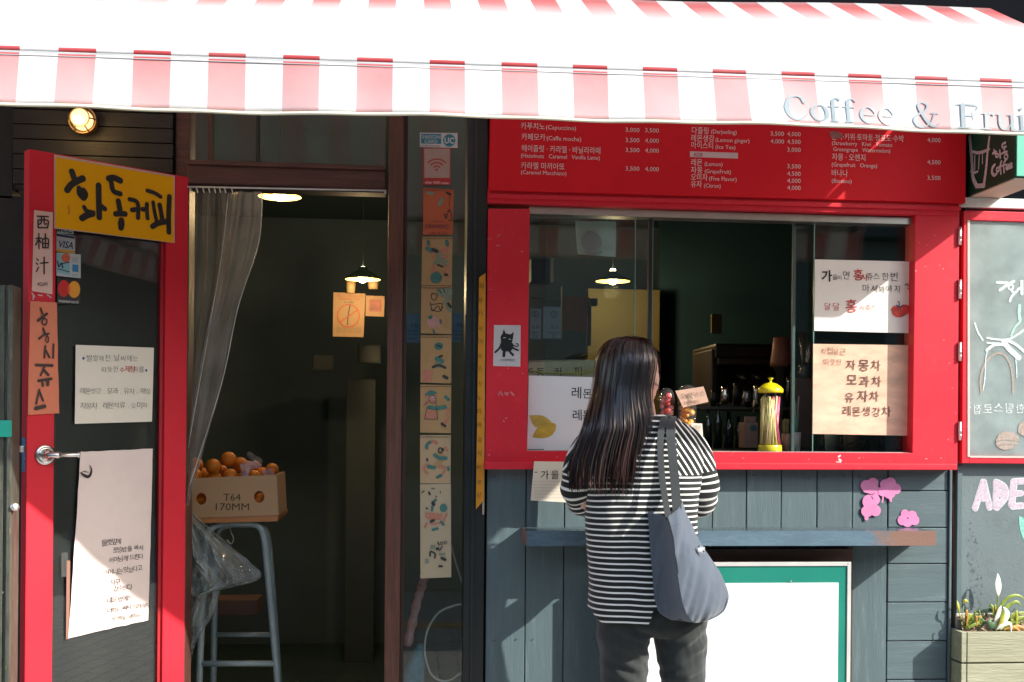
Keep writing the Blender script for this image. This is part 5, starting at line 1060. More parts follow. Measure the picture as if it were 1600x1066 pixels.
for px in (1152, 1174, 1197):
    c = F.at(px, 571, .04); g_ = disc('group_head', [(.018, 0), (.018, .02), (.028, .022), (.028, .034), (0, .035)], c, Vector((0, 0, -1)), chrome, cm, 20)
    disc('portafilter', [(.026, 0), (.026, .016), (.012, .022), (0, .023)], c-Vector((0, 0, .037)), Vector((0, 0, -1)), mat('dim chrome', (.35, .35, .34), .2, 1), cm, 20)
    tube('portafilter_handle', [c-Vector((0, .02, .045)), c-Vector((0, .12, .062))], [.009, .012], steel, cm, 10)
def jug(px, pt, pb, w_, Y, m, lb_, nm='steel_jug', ct='jug', prof=None):
    F = YP(Y); c = F.at(px, pb); s = F.sc(px, pb); h = (pb-pt)*s; r = w_*s/2; t = thing(nm, tuple(c), lb_, ct)
    lathe('body', [(q*r, z*h) for q, z in (prof or [(0, 0), (.9, 0), (1, .1), (.95, .6), (.75, .85), (.8, 1), (.76, 1), (.7, .85), (.85, .5), (0, .1)])], c, m, t, 20); return t, c, s, h, r
jug(1220, 529, 573, 32, .72, mat('rose cup plastic', (.30, .12, .09), .5), 'dull rose tapered hopper beside the coffee machine', 'grinder_hopper', 'hopper', [(0, 0), (1, 0), (1, .15), (.82, .6), (.7, 1), (0, 1)])
jug(1222, 573, 700, 30, .72, steel, 'dark coffee grinder body under the rose hopper', 'coffee_grinder', 'grinder', [(0, 0), (1, 0), (1, .1), (.7, .14), (.7, .9), (1, .95), (1, 1), (0, 1)])
t, c, s, h, r = jug(1257, 571, 596, 24, .55, mat('blue grey glass', (.05, .08, .10), .1), 'dark utensil crock with steel tools near the right pane', 'utensil_crock', 'crock')
for k in range(12):
    a = R.uniform(0, 6.28); q = R.uniform(.2, .8)*r; e = c+Vector((math.cos(a)*q*1.5, math.sin(a)*q, h+R.uniform(25, 52)*s)); tube('utensil', [c+Vector((0, 0, h*.4)), e], .0028, chrome if k % 3 else mat('red handle', (.30, .05, .03), .5), t, 7)
fb_ = fb('cloth_panel', 1243, 1272, 591, 700, .50, .52, mat('dull mauve panel', (.16, .11, .105), .7), None, .003); tag(fb_, 'dull mauve panel standing behind the spoon cup', 'panel')
for k, (px, pt, pb, w_) in enumerate([(1106, 640, 700, 12), (1121, 632, 700, 13), (1138, 645, 700, 15), (1153, 652, 700, 12)]):
    o = jug(px, pt, pb, w_, .52+.04*k, mat('dark glass bottle', (.015, .03, .028), .06, spec=.8), 'dark bottle on the counter under the coffee machine, %s from the left' % ['first', 'second', 'third', 'fourth'][k], 'glass_bottle', 'bottle', [(0, 0), (1, 0), (1, .6), (.45, .75), (.4, 1), (0, 1)])[0]; o['group'] = 'dark bottles on the counter'
mc = thing('milk_carton', tuple(at(1172, 702, .30)), 'cream milk carton with a teal spot left of the straw jar', 'carton')
fb('carton_body', 1163, 1184, 660, 700, .30, .37, mat('carton paper', (.24, .16, .13), .6), mc, .002); fb('carton_top', 1166, 1181, 651, 659.5, .32, .35, MATS['carton paper'], mc, .001)
print_('carton_spot', Plane((0, .299, 0), (1, 0, 0)), [('D', 1177, 669, 5.5, 5)], mat('teal spot', (.02, .10, .12), .6), mc, .001)
for k, (px, w_) in enumerate([(1299, 22), (1330, 26)]): jug(px, 668, 704, w_, .25, mat('pale cup %d' % k, [(.42, .50, .50), (.48, .30, .22)][k], .4), ['pale blue grey cup', 'tan cup'][k]+' on the counter under the peach poster', 'takeaway_cup', 'cup', [(0, 0), (.8, 0), (1, 1), (.95, 1), (.76, .05), (0, .05)])
tube_o = tube('black_plug_cord', [at(x, y, .12) for x, y in spline([(1307, 697), (1320, 697), (1330, 693), (1342, 690), (1352, 689)], 6)], .004, steel, None, 8); tag(tube_o, 'black cord with plug on the counter behind the right pane', 'cord')
bc = tag(fb('back_counter', 1060, 1300, 702, 1280, .42, 1.35, mat('back counter', (.02, .022, .02), .5), None, .004), 'dark counter carrying the coffee machine inside the cafe', 'counter')
for k, (px, pt, hh, w_, Yq) in enumerate([(1132, 606, 26, 13, .62), (1150, 600, 34, 11, .66), (1166, 610, 26, 14, .60), (1181, 604, 40, 10, .70), (1115, 611, 24, 12, .64), (1232, 590, 40, 9, .60)]):
    jug(px, pt, pt+hh, w_, Yq, [chrome, steel, mat('dim steel', (.20, .21, .21), .25, .9)][k % 3], ['short steel shaker behind the orange cup tag', 'tall dark tin below the machine', 'steel pitcher beside the dark tin', 'slim steel bottle behind the straw jar', 'small chrome pot left of the machine front', 'thin dark vase by the glass pane edge'][k], 'steel_pot', 'pot', [(0, 0), (1, 0), (.95, .6), (.7, .8), (.75, 1), (.7, 1), (0, .9)])
tb_ = tag(fb('steel_counter', 1090, 1236, 636, 640, .55, .86, mat('dull tray steel', 0), None, .001), 'dull steel counter top carrying pots under the coffee machine', 'counter top')
for k, (px, w_, h_) in enumerate([(1285, 12, 22), (1315, 9, 28), (1352, 16, 16), (1378, 10, 26), (1405, 14, 20)]):
    jug(px, 704-h_, 704, w_, .34, mat('dark glass bottle', 0), ['squat dark jar under the left end of the peach poster', 'thin dark bottle under the peach poster', 'wide low jar right of the tan cup', 'dark bottle right of the low jar', 'last dark jar by the right jamb'][k], 'glass_jar', 'jar', [(0, 0), (1, 0), (1, .7), (.6, .82), (.65, 1), (0, 1)])
pic = fb('olive_card', 1112, 1128, 491, 521, 1.62, 1.64, mat('olive card', (.075, .065, .02), .6), None, .001); tag(pic, 'small olive card hanging inside left of the coffee machine shelf', 'card')
# square milky reflection sheet added for a likely reflection at the window's top left
wb = sheet('reflection_sheet', Plane((0, .09, 0), (1, 0, 0)), [(898, 346), (962, 347), (961, 402), (902, 398)], glassmat('milky reflection', (.7, .78, .78), 1, .2, ((.62, .74, .76), .95)), None, 0, .004, 6, .01); tag(wb, 'milky blue stand-in sheet for a likely reflection at the top left of the window', 'stand-in sheet')
print_('painted_shadow', Plane((0, .088, 0), (1, 0, 0)), [('P', [(908, 372), (920, 360), (936, 368), (940, 384), (926, 392), (912, 388)], 4), ([(915, 393), (925, 396), (940, 394)], 4)], mat('painted shadow grey', (.28, .36, .38), .6), wb, .012)  # shadow on the sheet, painted as grey shapes
dv = thing('tape_dispenser_rack', tuple(at(848, 460, .4)), 'dark rack with a white upright at the left inside of the window', 'rack')
fb('rack_box', 830, 862, 404, 440, .42, .5, steel, dv, .002); fb('rack_upright', 861, 865, 403, 440, .38, .41, mat('bone plastic', (.45, .42, .36), .5), dv, .001)
for y in (401, 445, 465): fb('rack_wire', 827, 879, y, y+2, .40, .41, mat('dull wire', (.12, .13, .12), .4, .5), dv, .0005)
fb('rack_wire', 877, 879, 445, 530, .40, .41, MATS['dull wire'], dv, .0005)
hk = thing('dark_bracket', tuple(at(928, 470, 1.0)), 'dark bracket in front of the ochre wall', 'bracket'); fb('bracket_block', 922, 934, 466, 477, 1.0, 1.05, steel, hk, .002); fb('bracket_arm', 918, 924, 466, 540, 1.02, 1.06, steel, hk, .002)

def pendant(px, py, Y, r, label, hgt, power, colr=(1, .70, .36)):
    c = at(px, py, Y); t = thing('pendant_lamp', tuple(c), label, 'lamp', 'pendant lamps inside the cafe')
    lathe('lamp_shade', [(r, 0), (r*.96, .012), (r*.62, hgt*.5), (r*.25, hgt*.8), (.022, hgt), (0, hgt)], c, mat('dull green enamel', (.030, .065, .060), .7), t, 32)
    lathe('shade_lining', [(r*.985, .0008), (r*.94, .010), (r*.60, hgt*.46), (r*.2, hgt*.74), (0, hgt*.76)], c, mat('glowing lining enamel', (.36, .23, .06), .6, emit=((1, .62, .18), .35)), t, 32)  # emission puts the bulb's light into the lining material
    vs, fs = lathe_data([(0, -.028), (.014, -.024), (.024, -.008), (.026, .008), (.018, .03), (.012, .05), (0, .051)], c+Vector((0, 0, .012)), 16); mk('bulb', vs, fs, mat('lit bulb', (1, .9, .7), .4, emit=((1, .75, .42), 9), var=0), t, True)
    tube('cord', [c+Vector((0, 0, hgt)), Vector((c.x, c.y, 2.61))], .002, MATS['dull green enamel'], t, 6)
    l = bpy.data.lights.new('pendant_light', 'POINT'); l.energy = power; l.color = colr; l.shadow_soft_size = .04; lo = bpy.data.objects.new('pendant_light', l); COL.objects.link(lo); lo.location = c+Vector((0, 0, -.045)); return t
pendant(437, 308, .75, .085, 'pendant lamp nearest the doorway with its bare bulb showing', .09, 4)
pendant(567, 437, 1.7, .085, 'pendant lamp over the notices seen through the doorway', .06, 4.0)
pendant(957.5, 440, 1.7, .085, 'pendant lamp over the ochre wall seen through the window', .05, 4)
Fn = Plane((0, 2.0, 0), (1, 0, 0))
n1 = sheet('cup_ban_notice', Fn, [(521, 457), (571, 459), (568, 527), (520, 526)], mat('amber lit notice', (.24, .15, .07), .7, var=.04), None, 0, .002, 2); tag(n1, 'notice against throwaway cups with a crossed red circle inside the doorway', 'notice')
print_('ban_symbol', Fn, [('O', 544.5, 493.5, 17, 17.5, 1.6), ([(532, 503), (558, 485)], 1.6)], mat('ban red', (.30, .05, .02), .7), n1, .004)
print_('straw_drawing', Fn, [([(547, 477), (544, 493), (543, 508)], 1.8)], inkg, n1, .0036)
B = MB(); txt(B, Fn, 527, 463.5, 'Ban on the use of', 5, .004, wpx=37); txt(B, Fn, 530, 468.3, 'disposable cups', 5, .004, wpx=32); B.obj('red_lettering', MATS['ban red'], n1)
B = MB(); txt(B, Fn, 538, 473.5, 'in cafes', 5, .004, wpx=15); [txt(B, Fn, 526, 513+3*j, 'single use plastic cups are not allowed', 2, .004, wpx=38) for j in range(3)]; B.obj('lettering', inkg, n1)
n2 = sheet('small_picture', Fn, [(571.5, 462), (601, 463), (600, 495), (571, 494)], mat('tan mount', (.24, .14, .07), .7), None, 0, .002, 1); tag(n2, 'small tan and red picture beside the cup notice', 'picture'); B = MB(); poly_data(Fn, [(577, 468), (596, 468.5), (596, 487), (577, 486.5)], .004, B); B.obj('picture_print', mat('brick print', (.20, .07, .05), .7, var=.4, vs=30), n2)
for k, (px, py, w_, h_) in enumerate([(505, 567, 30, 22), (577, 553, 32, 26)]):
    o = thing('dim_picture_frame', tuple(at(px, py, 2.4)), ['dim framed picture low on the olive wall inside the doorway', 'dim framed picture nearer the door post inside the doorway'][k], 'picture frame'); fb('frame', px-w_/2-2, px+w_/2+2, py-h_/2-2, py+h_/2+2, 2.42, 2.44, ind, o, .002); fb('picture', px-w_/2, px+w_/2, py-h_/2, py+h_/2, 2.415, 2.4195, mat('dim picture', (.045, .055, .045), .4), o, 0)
for k, (a, b, t_, u_) in enumerate([(540, 556, 418, 458), (574, 592, 420, 452)]):
    F = YP(1.98); c = F.at((a+b)/2, u_); s = F.sc(a, t_); o = thing('paper_lantern_cup', tuple(c), ['pale tilted cup under the second pendant lamp', 'small crumpled pale cup right of the tilted one'][k], 'cup'); lathe('body', [(0, 0), ((b-a)*s*.4, 0), ((b-a)*s*.5, (18-5*k)*s), ((b-a)*s*.46, (18-5*k)*s), (0, .01)], c+Vector((0, 0, .0)), mat('warm paper cup', (.40, .27, .12), .6), o, 16)
dk = fb('coat_shape', 538, 584, 592, 1280, 2.6, 2.9, mat('dark cabinet paint', (.050, .066, .066), .6), None, .006); tag(dk, 'dark upright cabinet in the gloom of the doorway', 'cabinet'); dk.name = 'dark_cabinet'

# ------------------------------------------------------------------ stool, box, oranges
Ys = .40
F = YP(Ys); su = F.sc(370, 850)
stl = thing('metal_stool', tuple(F.at(368, 1290)), 'tall stool with blue grey tube legs and wooden seat just inside the doorway', 'stool')
tubm = mat('blue grey painted tube', (.26, .33, .33), .35, .1, var=.15, vs=20)
rad = 5.6*su
def leg(pts, Y, nm='leg', r_=rad): return tube(nm, [at(x, y, Y) for x, y in spline(pts, 6)], r_, tubm, stl, 12)
leg([(308, 1290), (311, 1066), (319, 900), (322, 850), (328, 828), (345, 819), (370, 818), (392, 818), (405, 823), (412, 838), (417, 880), (434, 1066), (452, 1290)], Ys)
leg([(330, 1270), (333, 1066), (336, 900), (339, 840), (345, 826), (362, 820), (380, 820), (400, 820), (412, 826), (419, 845), (424, 900), (436, 1066), (448, 1270)], Ys+.26)
tube('rung', [at(311, 1037, Ys), at(429, 1037, Ys)], rad*.85, tubm, stl, 10)
tube('rung', [at(334, 992, Ys+.26), at(431, 992, Ys+.26)], rad*.75, tubm, stl, 10)
tube('rung', [at(313, 1090, Ys), at(333, 1080, Ys+.26)], rad*.8, tubm, stl, 10); tube('rung', [at(435, 1090, Ys), at(437, 1080, Ys+.26)], rad*.8, tubm, stl, 10)
F = YP(Ys-.04)
seat = hexa('seat', [F.at(297, 818.5), F.at(434, 815), F.at(435, 806), F.at(297, 810)], [v+Vector((0, .36, 0)) for v in (F.at(297, 818.5), F.at(434, 815), F.at(435, 806), F.at(297, 810))], mat('orange brown wood', (.42, .17, .055), .45, var=.25, vs=5, stretch=(1, 8, 8)), stl, .005)
tube('hanging_wire', [at(x, y, Ys-.02) for x, y in spline([(359, 821), (361, 832), (365, 842), (361, 850), (354, 843)], 6)], .0018, alu, stl, 6)
YB = Ys-.035; F = YP(YB)
cb = thing('cardboard_box', tuple(F.at(365, 808)), 'open cardboard fruit box marked T64 170MM on the stool', 'cardboard box')
card_m = mat('cardboard', (.42, .26, .135), .75, var=.06, vs=5, bump=.15, bs=40)
bl_, br_, tr_, tl_ = F.at(293, 810), F.at(435, 805.5), F.at(432, 742), F.at(290, 748)
# front face with two hand holes: outer ring minus holes via boolean-free tessellation
P2 = Plane((0, YB, 0), (1, 0, 0))
def holeloop(cx, cy): return [(cx+8.2*math.cos(a)*(.9+.1*abs(math.cos(a))), cy+9.6*math.sin(a)) for a in [2*math.pi*k/20 for k in range(20)]]
outer = [(293, 810), (435, 805.5), (432, 742), (290, 748)]; H1, H2 = holeloop(314.5, 779.5), holeloop(405, 776.5)
allp = outer+H1+H2; V3 = [P2.at(*p) for p in allp]
tris = geometry.tessellate_polygon([[Vector((v.x, v.z, 0)) for v in V3[:4]], [Vector((v.x, v.z, 0)) for v in V3[4:24]], [Vector((v.x, v.z, 0)) for v in V3[24:]]])
B = MB(); n = len(V3); B.add(V3+[v+Vector((0, .006, 0)) for v in V3], [tuple(t) for t in tris]+[tuple(i+n for i in t[::-1]) for t in tris])
for lo, hi in ((0, 4), (4, 24), (24, 44)):
    for i in range(lo, hi): j = lo+(i+1-lo) % (hi-lo); B.f.append((i, j, j+n, i+n)); B.mi.append(0)
B.obj('front_panel', card_m, cb)
dB = Vector((0, .30, 0))
hexa('side_panel', [br_+Vector((0, .007, 0)), br_+dB, tr_+dB+Vector((.0, 0, .0)), tr_+Vector((0, .007, 0))], [v+Vector((-.006, 0, 0)) for v in (br_+Vector((0, .007, 0)), br_+dB, tr_+dB, tr_+Vector((0, .007, 0)))], card_m, cb, .0005)
hexa('side_panel', [bl_+Vector((0, .007, 0)), bl_+dB, tl_+dB, tl_+Vector((0, .007, 0))], [v+Vector((.006, 0, 0)) for v in (bl_+Vector((0, .007, 0)), bl_+dB, tl_+dB, tl_+Vector((0, .007, 0)))], card_m, cb, .0005)
hexa('back_panel', [bl_+dB, br_+dB, tr_+dB, tl_+dB], [v+Vector((0, .006, 0)) for v in (bl_+dB, br_+dB, tr_+dB, tl_+dB)], card_m, cb, .0005)
hexa('bottom_panel', [bl_+Vector((.006, .007, .001)), br_+Vector((-.006, .007, .001)), br_+Vector((-.006, .007, .005)), bl_+Vector((.006, .007, .005))], [v+Vector((0, .29, 0)) for v in (bl_+Vector((.006, 0, .001)), br_+Vector((-.006, 0, .001)), br_+Vector((-.006, 0, .005)), bl_+Vector((.006, 0, .005)))], card_m, cb, 0)
B = MB(); txt(B, P2, 349, 782.5, 'T64', 16, .0012, 0, wpx=27); txt(B, P2, 337, 797.5, '170MM', 16, .0012, 0, wpx=52); B.obj('lettering', mat('box print', (.045, .045, .015), .7), cb)
org = mat('orange peel', (.62, .19, .012), .42, var=.10, vs=9, bump=.35, bs=260, rand=.18, spec=.4)
ox = [(357, 717.5, 12, .10), (333, 729, 12.5, .06), (306, 727, 12, .14), (304, 742, 11, .04), (375, 726, 12, .20), (384, 731, 12, .09), (425, 734, 10.5, .12), (360, 744, 12, .05), (396, 746, 12, .06), (335, 749, 12, .07), (410, 741, 11, .20), (315, 741, 11, .22), (345, 738, 12, .2), (316, 782, 11, .035), (405, 781, 11, .035), (398, 730, 11, .24), (380, 750, 12, .15), (425, 755, 11, .2)]
bmo = bmesh.new(); bmesh.ops.create_icosphere(bmo, subdivisions=3, radius=1); ome = bpy.data.meshes.new('orange'); bmo.to_mesh(ome); bmo.free(); ome.materials.append(org); ome.polygons.foreach_set('use_smooth', [True]*len(ome.polygons))
ol = ['bright orange high on the pile', 'bright orange at the front left of the pile', 'orange behind the curtain at the left end of the box', 'yellowish orange at the bottom left of the box rim', 'orange tucked behind the highest one', 'orange just left of the purple wrap', 'lone orange at the right end of the box beside the wrap', 'low orange at the rim under the two bright ones', 'low orange at the rim below the purple wrap', 'orange sunk at the rim left of centre', 'orange behind the right scrap of wrap', 'deep orange behind the left end', 'deep orange in the middle of the pile', 'orange showing in the left hand hole', 'orange showing in the right hand hole', 'back orange behind the purple wrap', 'deep orange under the purple wrap', 'deep orange at the right inside of the box']
for k, (px, py, r_, dy) in enumerate(ox):
    Y = YB+dy+.02; F = YP(Y); o = bpy.data.objects.new('orange', ome); COL.objects.link(o); o.location = F.at(px, py); s = r_*F.sc(px, py); o.scale = (s, s, s*.96); o.rotation_euler = (R.random()*3, R.random()*3, 0); W[o.name] = o.matrix_world.copy()
    tag(o, ol[k], 'orange', 'oranges in the cardboard box')
wrapm = glassmat('lilac wrap film', (.85, .82, .88), 1.5, .15, ((.50, .44, .58), .55))
def crumple(name, F, pts, m, label, cat_, d=.0, amp=.008):
    B = MB(); poly_data(F, pts, d, B, 3); bm = bmesh.new(); vv = [bm.verts.new(v) for v in B.v]
    for f in B.f:
        try: bm.faces.new([vv[i] for i in f])
        except ValueError: pass
    bmesh.ops.subdivide_edges(bm, edges=bm.edges[:], cuts=3, use_grid_fill=True); bmesh.ops.triangulate(bm, faces=bm.faces[:])
    for v in bm.verts: nz = noise.noise_vector(v.co*38); v.co += Vector((nz.x*.003, nz.y*amp*2, nz.z*.003))
    bm.verts.index_update(); o = mk(name, [v.co.copy() for v in bm.verts], [tuple(v.index for v in f.verts) for f in bm.faces], m, None, False); bm.free()
    return tag(o, label, cat_)
crumple('fruit_wrap', YP(YB+.012), [(375, 727), (388, 720), (402, 722), (408, 730), (390, 735), (386, 746), (378, 747)], wrapm, 'crumpled lilac fruit wrap draped over the box rim', 'wrapping')
crumple('fruit_wrap', YP(YB+.03), [(385, 712), (390, 706), (409, 718), (407, 726), (398, 724)], glassmat('grey film', (.8, .8, .8), 1.5, .15, ((.30, .28, .26), .4)), 'dim grey scrap of film standing up above the oranges', 'wrapping')
crumple('fruit_wrap', YP(YB+.012), [(410, 733), (418, 735), (422, 730), (429, 742), (413, 744)], wrapm, 'small lilac scrap of wrap at the right end of the box', 'wrapping')

# ------------------------------------------------------------------ curtain rail and clear plastic curtain
rl = thing('curtain_rail', tuple(at(450, 295, .0)), 'thin white curtain rail across the top of the doorway', 'curtain rail')
YR = -.012
tube('rail_bar', [at(293, 292, YR), at(602.5, 298, YR)], .0028, mat('white rail', (.62, .62, .60), .4), rl, 8); tube('rail_end', [at(602.5, 297, YR), at(602.5, 303, YR)], .003, MATS['white rail'], rl, 8)
cu = thing('plastic_curtain', tuple(at(340, 800, YR)), 'clear plastic strip curtain gathered to the left of the doorway', 'curtain')
film = glassmat('clear vinyl', (.82, .84, .80), 1.5, .06, ((.82, .80, .74), .12)); filmd = glassmat('clear vinyl folds', (.74, .76, .74), 2.2, .10, ((.84, .84, .80), .18))
for k in range(8):
    px = 299+k*7.5 if k < 7 else 363; px = [298, 308, 318, 327, 336, 344, 352, 363][k]; c = at(px, 295+px*.0, YR-.004); c = at(px, 293+(px-293)*.02, YR)
    ring(c-Vector((0, 0, .008)), Vector((1, 0, .2)), .0075, .0016, MATS['white rail'], cu, 'curtain_ring', n=12)
def veil(name, L_, R_, folds, amp, m, y0, nx=60, ny=70):
    """L_, R_: lists of (px,py) down the left and right edge"""
    l = spline(L_, 8); r_ = spline(R_, 8); B = MB(); F = YP(y0)
    def samp(p, t): i = t*(len(p)-1); a = int(min(i, len(p)-2)); f = i-a; return tuple(p[a][q]*(1-f)+p[a+1][q]*f for q in (0, 1))
    for j in range(ny+1):
        t = j/ny; a = samp(l, t); b = samp(r_, t)
        for i in range(nx+1):
            s = i/nx; p = F.at(a[0]*(1-s)+b[0]*s, a[1]*(1-s)+b[1]*s); p.y += amp*math.sin(s*folds*6.283+.8*math.sin(t*4))+.25*amp*math.sin(s*folds*2.3*6.283+t*5)+.006*noise.noise(Vector((s*6, t*9, 3))); B.v.append(p)
    for j in range(ny):
        for i in range(nx): q = j*(nx+1)+i; B.f.append((q, q+1, q+nx+2, q+nx+1)); B.mi.append(0)
    o = B.obj(name, m, cu, smooth=True); return o
veil('curtain_sheet', [(295, 298), (291, 420), (287, 560), (284, 700), (282, 812)], [(356, 298), (356, 420), (330, 560), (300, 700), (290, 800)], 3, .012, film, .030)
veil('curtain_sheet', [(357, 300), (340, 430), (310, 580), (295, 690), (288, 790)], [(410, 300), (405, 380), (372, 480), (346, 600), (294, 792)], 2, .009, filmd, .015, 40)
tube('sheet_edge', [at(x, y, .012) for x, y in spline([(410, 302), (404, 380), (372, 480), (346, 600), (296, 760)], 8)], .0016, mat('bright vinyl edge', (.55, .55, .50), .3), cu, 6)
tube('sheet_edge', [at(x, y, .02) for x, y in spline([(357, 302), (346, 400), (326, 520), (308, 620), (294, 700)], 8)], .0012, MATS['bright vinyl edge'], cu, 6)
# loose bundle of clear plastic at the foot of the curtain
def bagmesh(name, pts, m, Y, label, amp):
    o = crumple(name, YP(Y), pts, m, label, 'plastic sheet', 0, amp); return o
fm1 = glassmat('crinkled clear plastic', (.72, .78, .78), 2.4, .08, ((.55, .62, .62), .34))
def drape(name, rows, m, Y, label, folds, amp, seed):
    """rows: list of (xl, yl, xr, yr) going down"""
    rr = spline(rows, 18); B = MB(); F = YP(Y); nx = 120
    for j, (a, b, c_, d_) in enumerate(rr):
        t = j/(len(rr)-1)
        for i in range(nx+1):
            s = i/nx; p = F.at(a*(1-s)+c_*s, b*(1-s)+d_*s); nz = noise.noise(Vector((s*folds+seed, t*3.2, seed)))
            p.y += amp*nz+amp*.5*abs(noise.noise(Vector((s*folds*2.4, t*8, seed+4))))-amp*.8*math.sin(math.pi*s)+.010*abs(noise.noise(Vector((s*17+t*6, t*14-s*7, seed+1))))+.004*noise.noise(Vector((s*45, t*40, seed+2))); B.v.append(p)
    for j in range(len(rr)-1):
        for i in range(nx): q = j*(nx+1)+i; B.f.append((q, q+1, q+nx+2, q+nx+1)); B.mi.append(0)
    return tag(B.obj(name, m, None, smooth=True), label, 'plastic sheet')
drape('clear_plastic_bundle', [(288, 790, 294, 793), (286, 830, 330, 826), (284, 870, 370, 864), (284, 900, 408, 900), (286, 925, 372, 915), (290, 935, 330, 922)], fm1, .20, 'shiny crumpled clear plastic flaring out beside the stool', 5, .05, 2)
drape('clear_plastic_bundle', [(286, 900, 345, 905), (286, 940, 342, 930), (286, 970, 330, 965), (287, 1000, 306, 1003), (288, 1060, 292, 1060)], fm1, .22, 'lower tail of clear plastic hanging in front of the stool leg', 4, .03, 7)
wbx = tag(fb('wooden_crate', 300, 402, 938, 962, .75, .9, mat('dim crate wood', (.10, .05, .03), .7, var=.4), None, .002), 'dim wooden slat behind the stool legs', 'crate')
# blue and pink shapes added behind the side glass to stand in for a reflection
bb = tag(mk('blue_reflection_roll', *tube_data([at(633, 1200, .13), at(640, 1090, .13), at(648, 1050, .13), at(655, 1020, .13), at(659, 1008, .13)], [.06, .05, .035, .022, .012], 16), mat('pale blue reflection', (.10, .21, .26), .8, var=.3, vs=18, bump=.6, bs=30), None, True), 'pale blue rolled shape added behind the foot of the side glass for a reflection', 'reflection shape')
pk_ = tag(mk('pink_reflection_roll', *tube_data([at(*p, .14) for p in spline([(637, 1010), (644, 975), (652, 940), (658, 920), (664, 898)], 5)], [.012+.006*math.sin(k*.9)**2 for k in range(21)], 12), mat('dusty pink reflection', (.34, .19, .18), .8, var=.3, vs=40, bump=.6, bs=60), None, True), 'dusty pink twisted shape added above the blue one for a reflection in the side glass', 'reflection shape')

# ------------------------------------------------------------------ planter
px0 = at(1503, 1000, -.08).x
pb_ = thing('wooden_planter', (px0+.3, -.04, 0), 'pale olive wooden planter box with peeling paint at the lower right', 'planter')
olv = mat('olive painted boards', (.34, .335, .22), .65, var=.16, vs=5, stretch=(.8, 6, 9), bump=.5, bs=28, dirt=((.55, .54, .45), .35, 5))
F = YP(-.08); pz = [F.at(1545, y).z for y in (988, 1035, 1037.5, 1090, 1092.5, 1145, 1148, 1200, 1203, 1290)]
for k in range(0, 10, 2): box('front_board', px0+.020, px0+.62, -.08, -.062, pz[k+1], pz[k], olv, pb_, .002)
for k in range(0, 10, 2): box('side_board', px0, px0+.0185, -.078, .009, pz[k+1], pz[k], olv, pb_, .002)
box('side_board', px0+.6205, px0+.638, -.078, .009, pz[-1], pz[0], olv, pb_, .002)
box('back_board', px0+.0195, px0+.62, -.002, .009, pz[-1], pz[0]+.052, mat('pale back board', (.52, .48, .38), .7, var=.2), pb_, .002)
soilm = mat('dry soil and bark', (.27, .19, .13), .9, var=.6, vs=60, bump=1, bs=90)
B = MB(); nx, ny = 60, 12
for j in range(ny+1):
    for i in range(nx+1): x = px0+.02+.6*i/nx; y = -.061+.058*j/ny; B.v.append(Vector((x, y, pz[0]-.012+.012*noise.noise(Vector((x*40, y*40, 1)))+.050*j/ny)))
for j in range(ny):
    for i in range(nx): q = j*(nx+1)+i; B.f.append((q, q+1, q+nx+2, q+nx+1)); B.mi.append(0)
B.obj('soil', soilm, pb_, smooth=False)
B = MB()
for k in range(260):
    x = px0+.02+R.random()*.58; y = -.058+R.random()*.054; z = pz[0]-.004+R.uniform(-.004, .006)+.050*(y+.061)/.058; s = R.uniform(.003, .009); a = R.uniform(0, 3.14); t_ = R.uniform(-.5, .5); u = Vector((math.cos(a), math.sin(a), t_))*s; v = Vector((-math.sin(a), math.cos(a), .2))*s*.4
    o = Vector((x, y, z)); n_ = Vector((0, 0, .0016)); B.add([o-u-v, o+u-v, o+u+v, o-u+v, o-u-v+n_, o+u-v+n_, o+u+v+n_, o-u+v+n_], [(0, 3, 2, 1), (4, 5, 6, 7), (0, 1, 5, 4), (1, 2, 6, 5), (2, 3, 7, 6), (3, 0, 4, 7)])
ch_ = B.obj('bark_chips', mat('straw coloured chips', (.42, .32, .20), .8, var=.6, vs=110), pb_); ch_['kind'] = 'stuff'
grn = mat('fresh leaf green', (.20, .27, .035), .45, var=.3, vs=30); dgr = mat('dark leaf green', (.055, .12, .045), .5, var=.3, vs=30); gly = mat('yellowing leaf', (.42, .20, .03), .5, var=.4, vs=30); wl = mat('white spathe', (.74, .74, .62), .45, var=.06)
def leaf(pts, wpx, Y, m, parent, name='leaf', dy=None, fold=.25):
    """curved leaf blade along photo points"""
    S_ = spline(pts, 6); F = YP(Y); n = len(S_); B = MB(); s = F.sc(pts[0][0], pts[0][1])
    C_ = [F.at(p[0], p[1]) for p in S_]
    for i in range(n):
        t = i/(n-1); C_[i].y += (dy or 0)*t-.004*math.sin(t*3)
    for i in range(n):
        t = i/(n-1); d_ = (C_[min(i+1, n-1)]-C_[max(i-1, 0)]).normalized(); nn = Vector((0, -1, .15)).cross(d_).normalized(); wd = wpx*s*.36*math.sin(math.pi*min(.999, .08+.92*t))**.8+.0004
        B.v += [C_[i]-nn*wd+Vector((0, -wd*fold, 0)), C_[i].copy(), C_[i]+nn*wd+Vector((0, -wd*fold, 0))]
    for i in range(n-1):
        for q in (0, 1): a = i*3+q; B.f.append((a, a+1, a+4, a+3)); B.mi.append(0)
    o = B.obj(name, m, parent, smooth=True); so_ = o.modifiers.new('t', 'SOLIDIFY'); so_.thickness = .0006; return o
pl_ = thing('peace_lily', tuple(at(1560, 985, -.03)), 'lily with one upright white flower and arching green leaves in the planter', 'plant')
tube('flower_stem', [at(x, y, -.035) for x, y in spline([(1557, 968), (1558, 950), (1559, 930)], 4)], .0022, grn, pl_, 8)
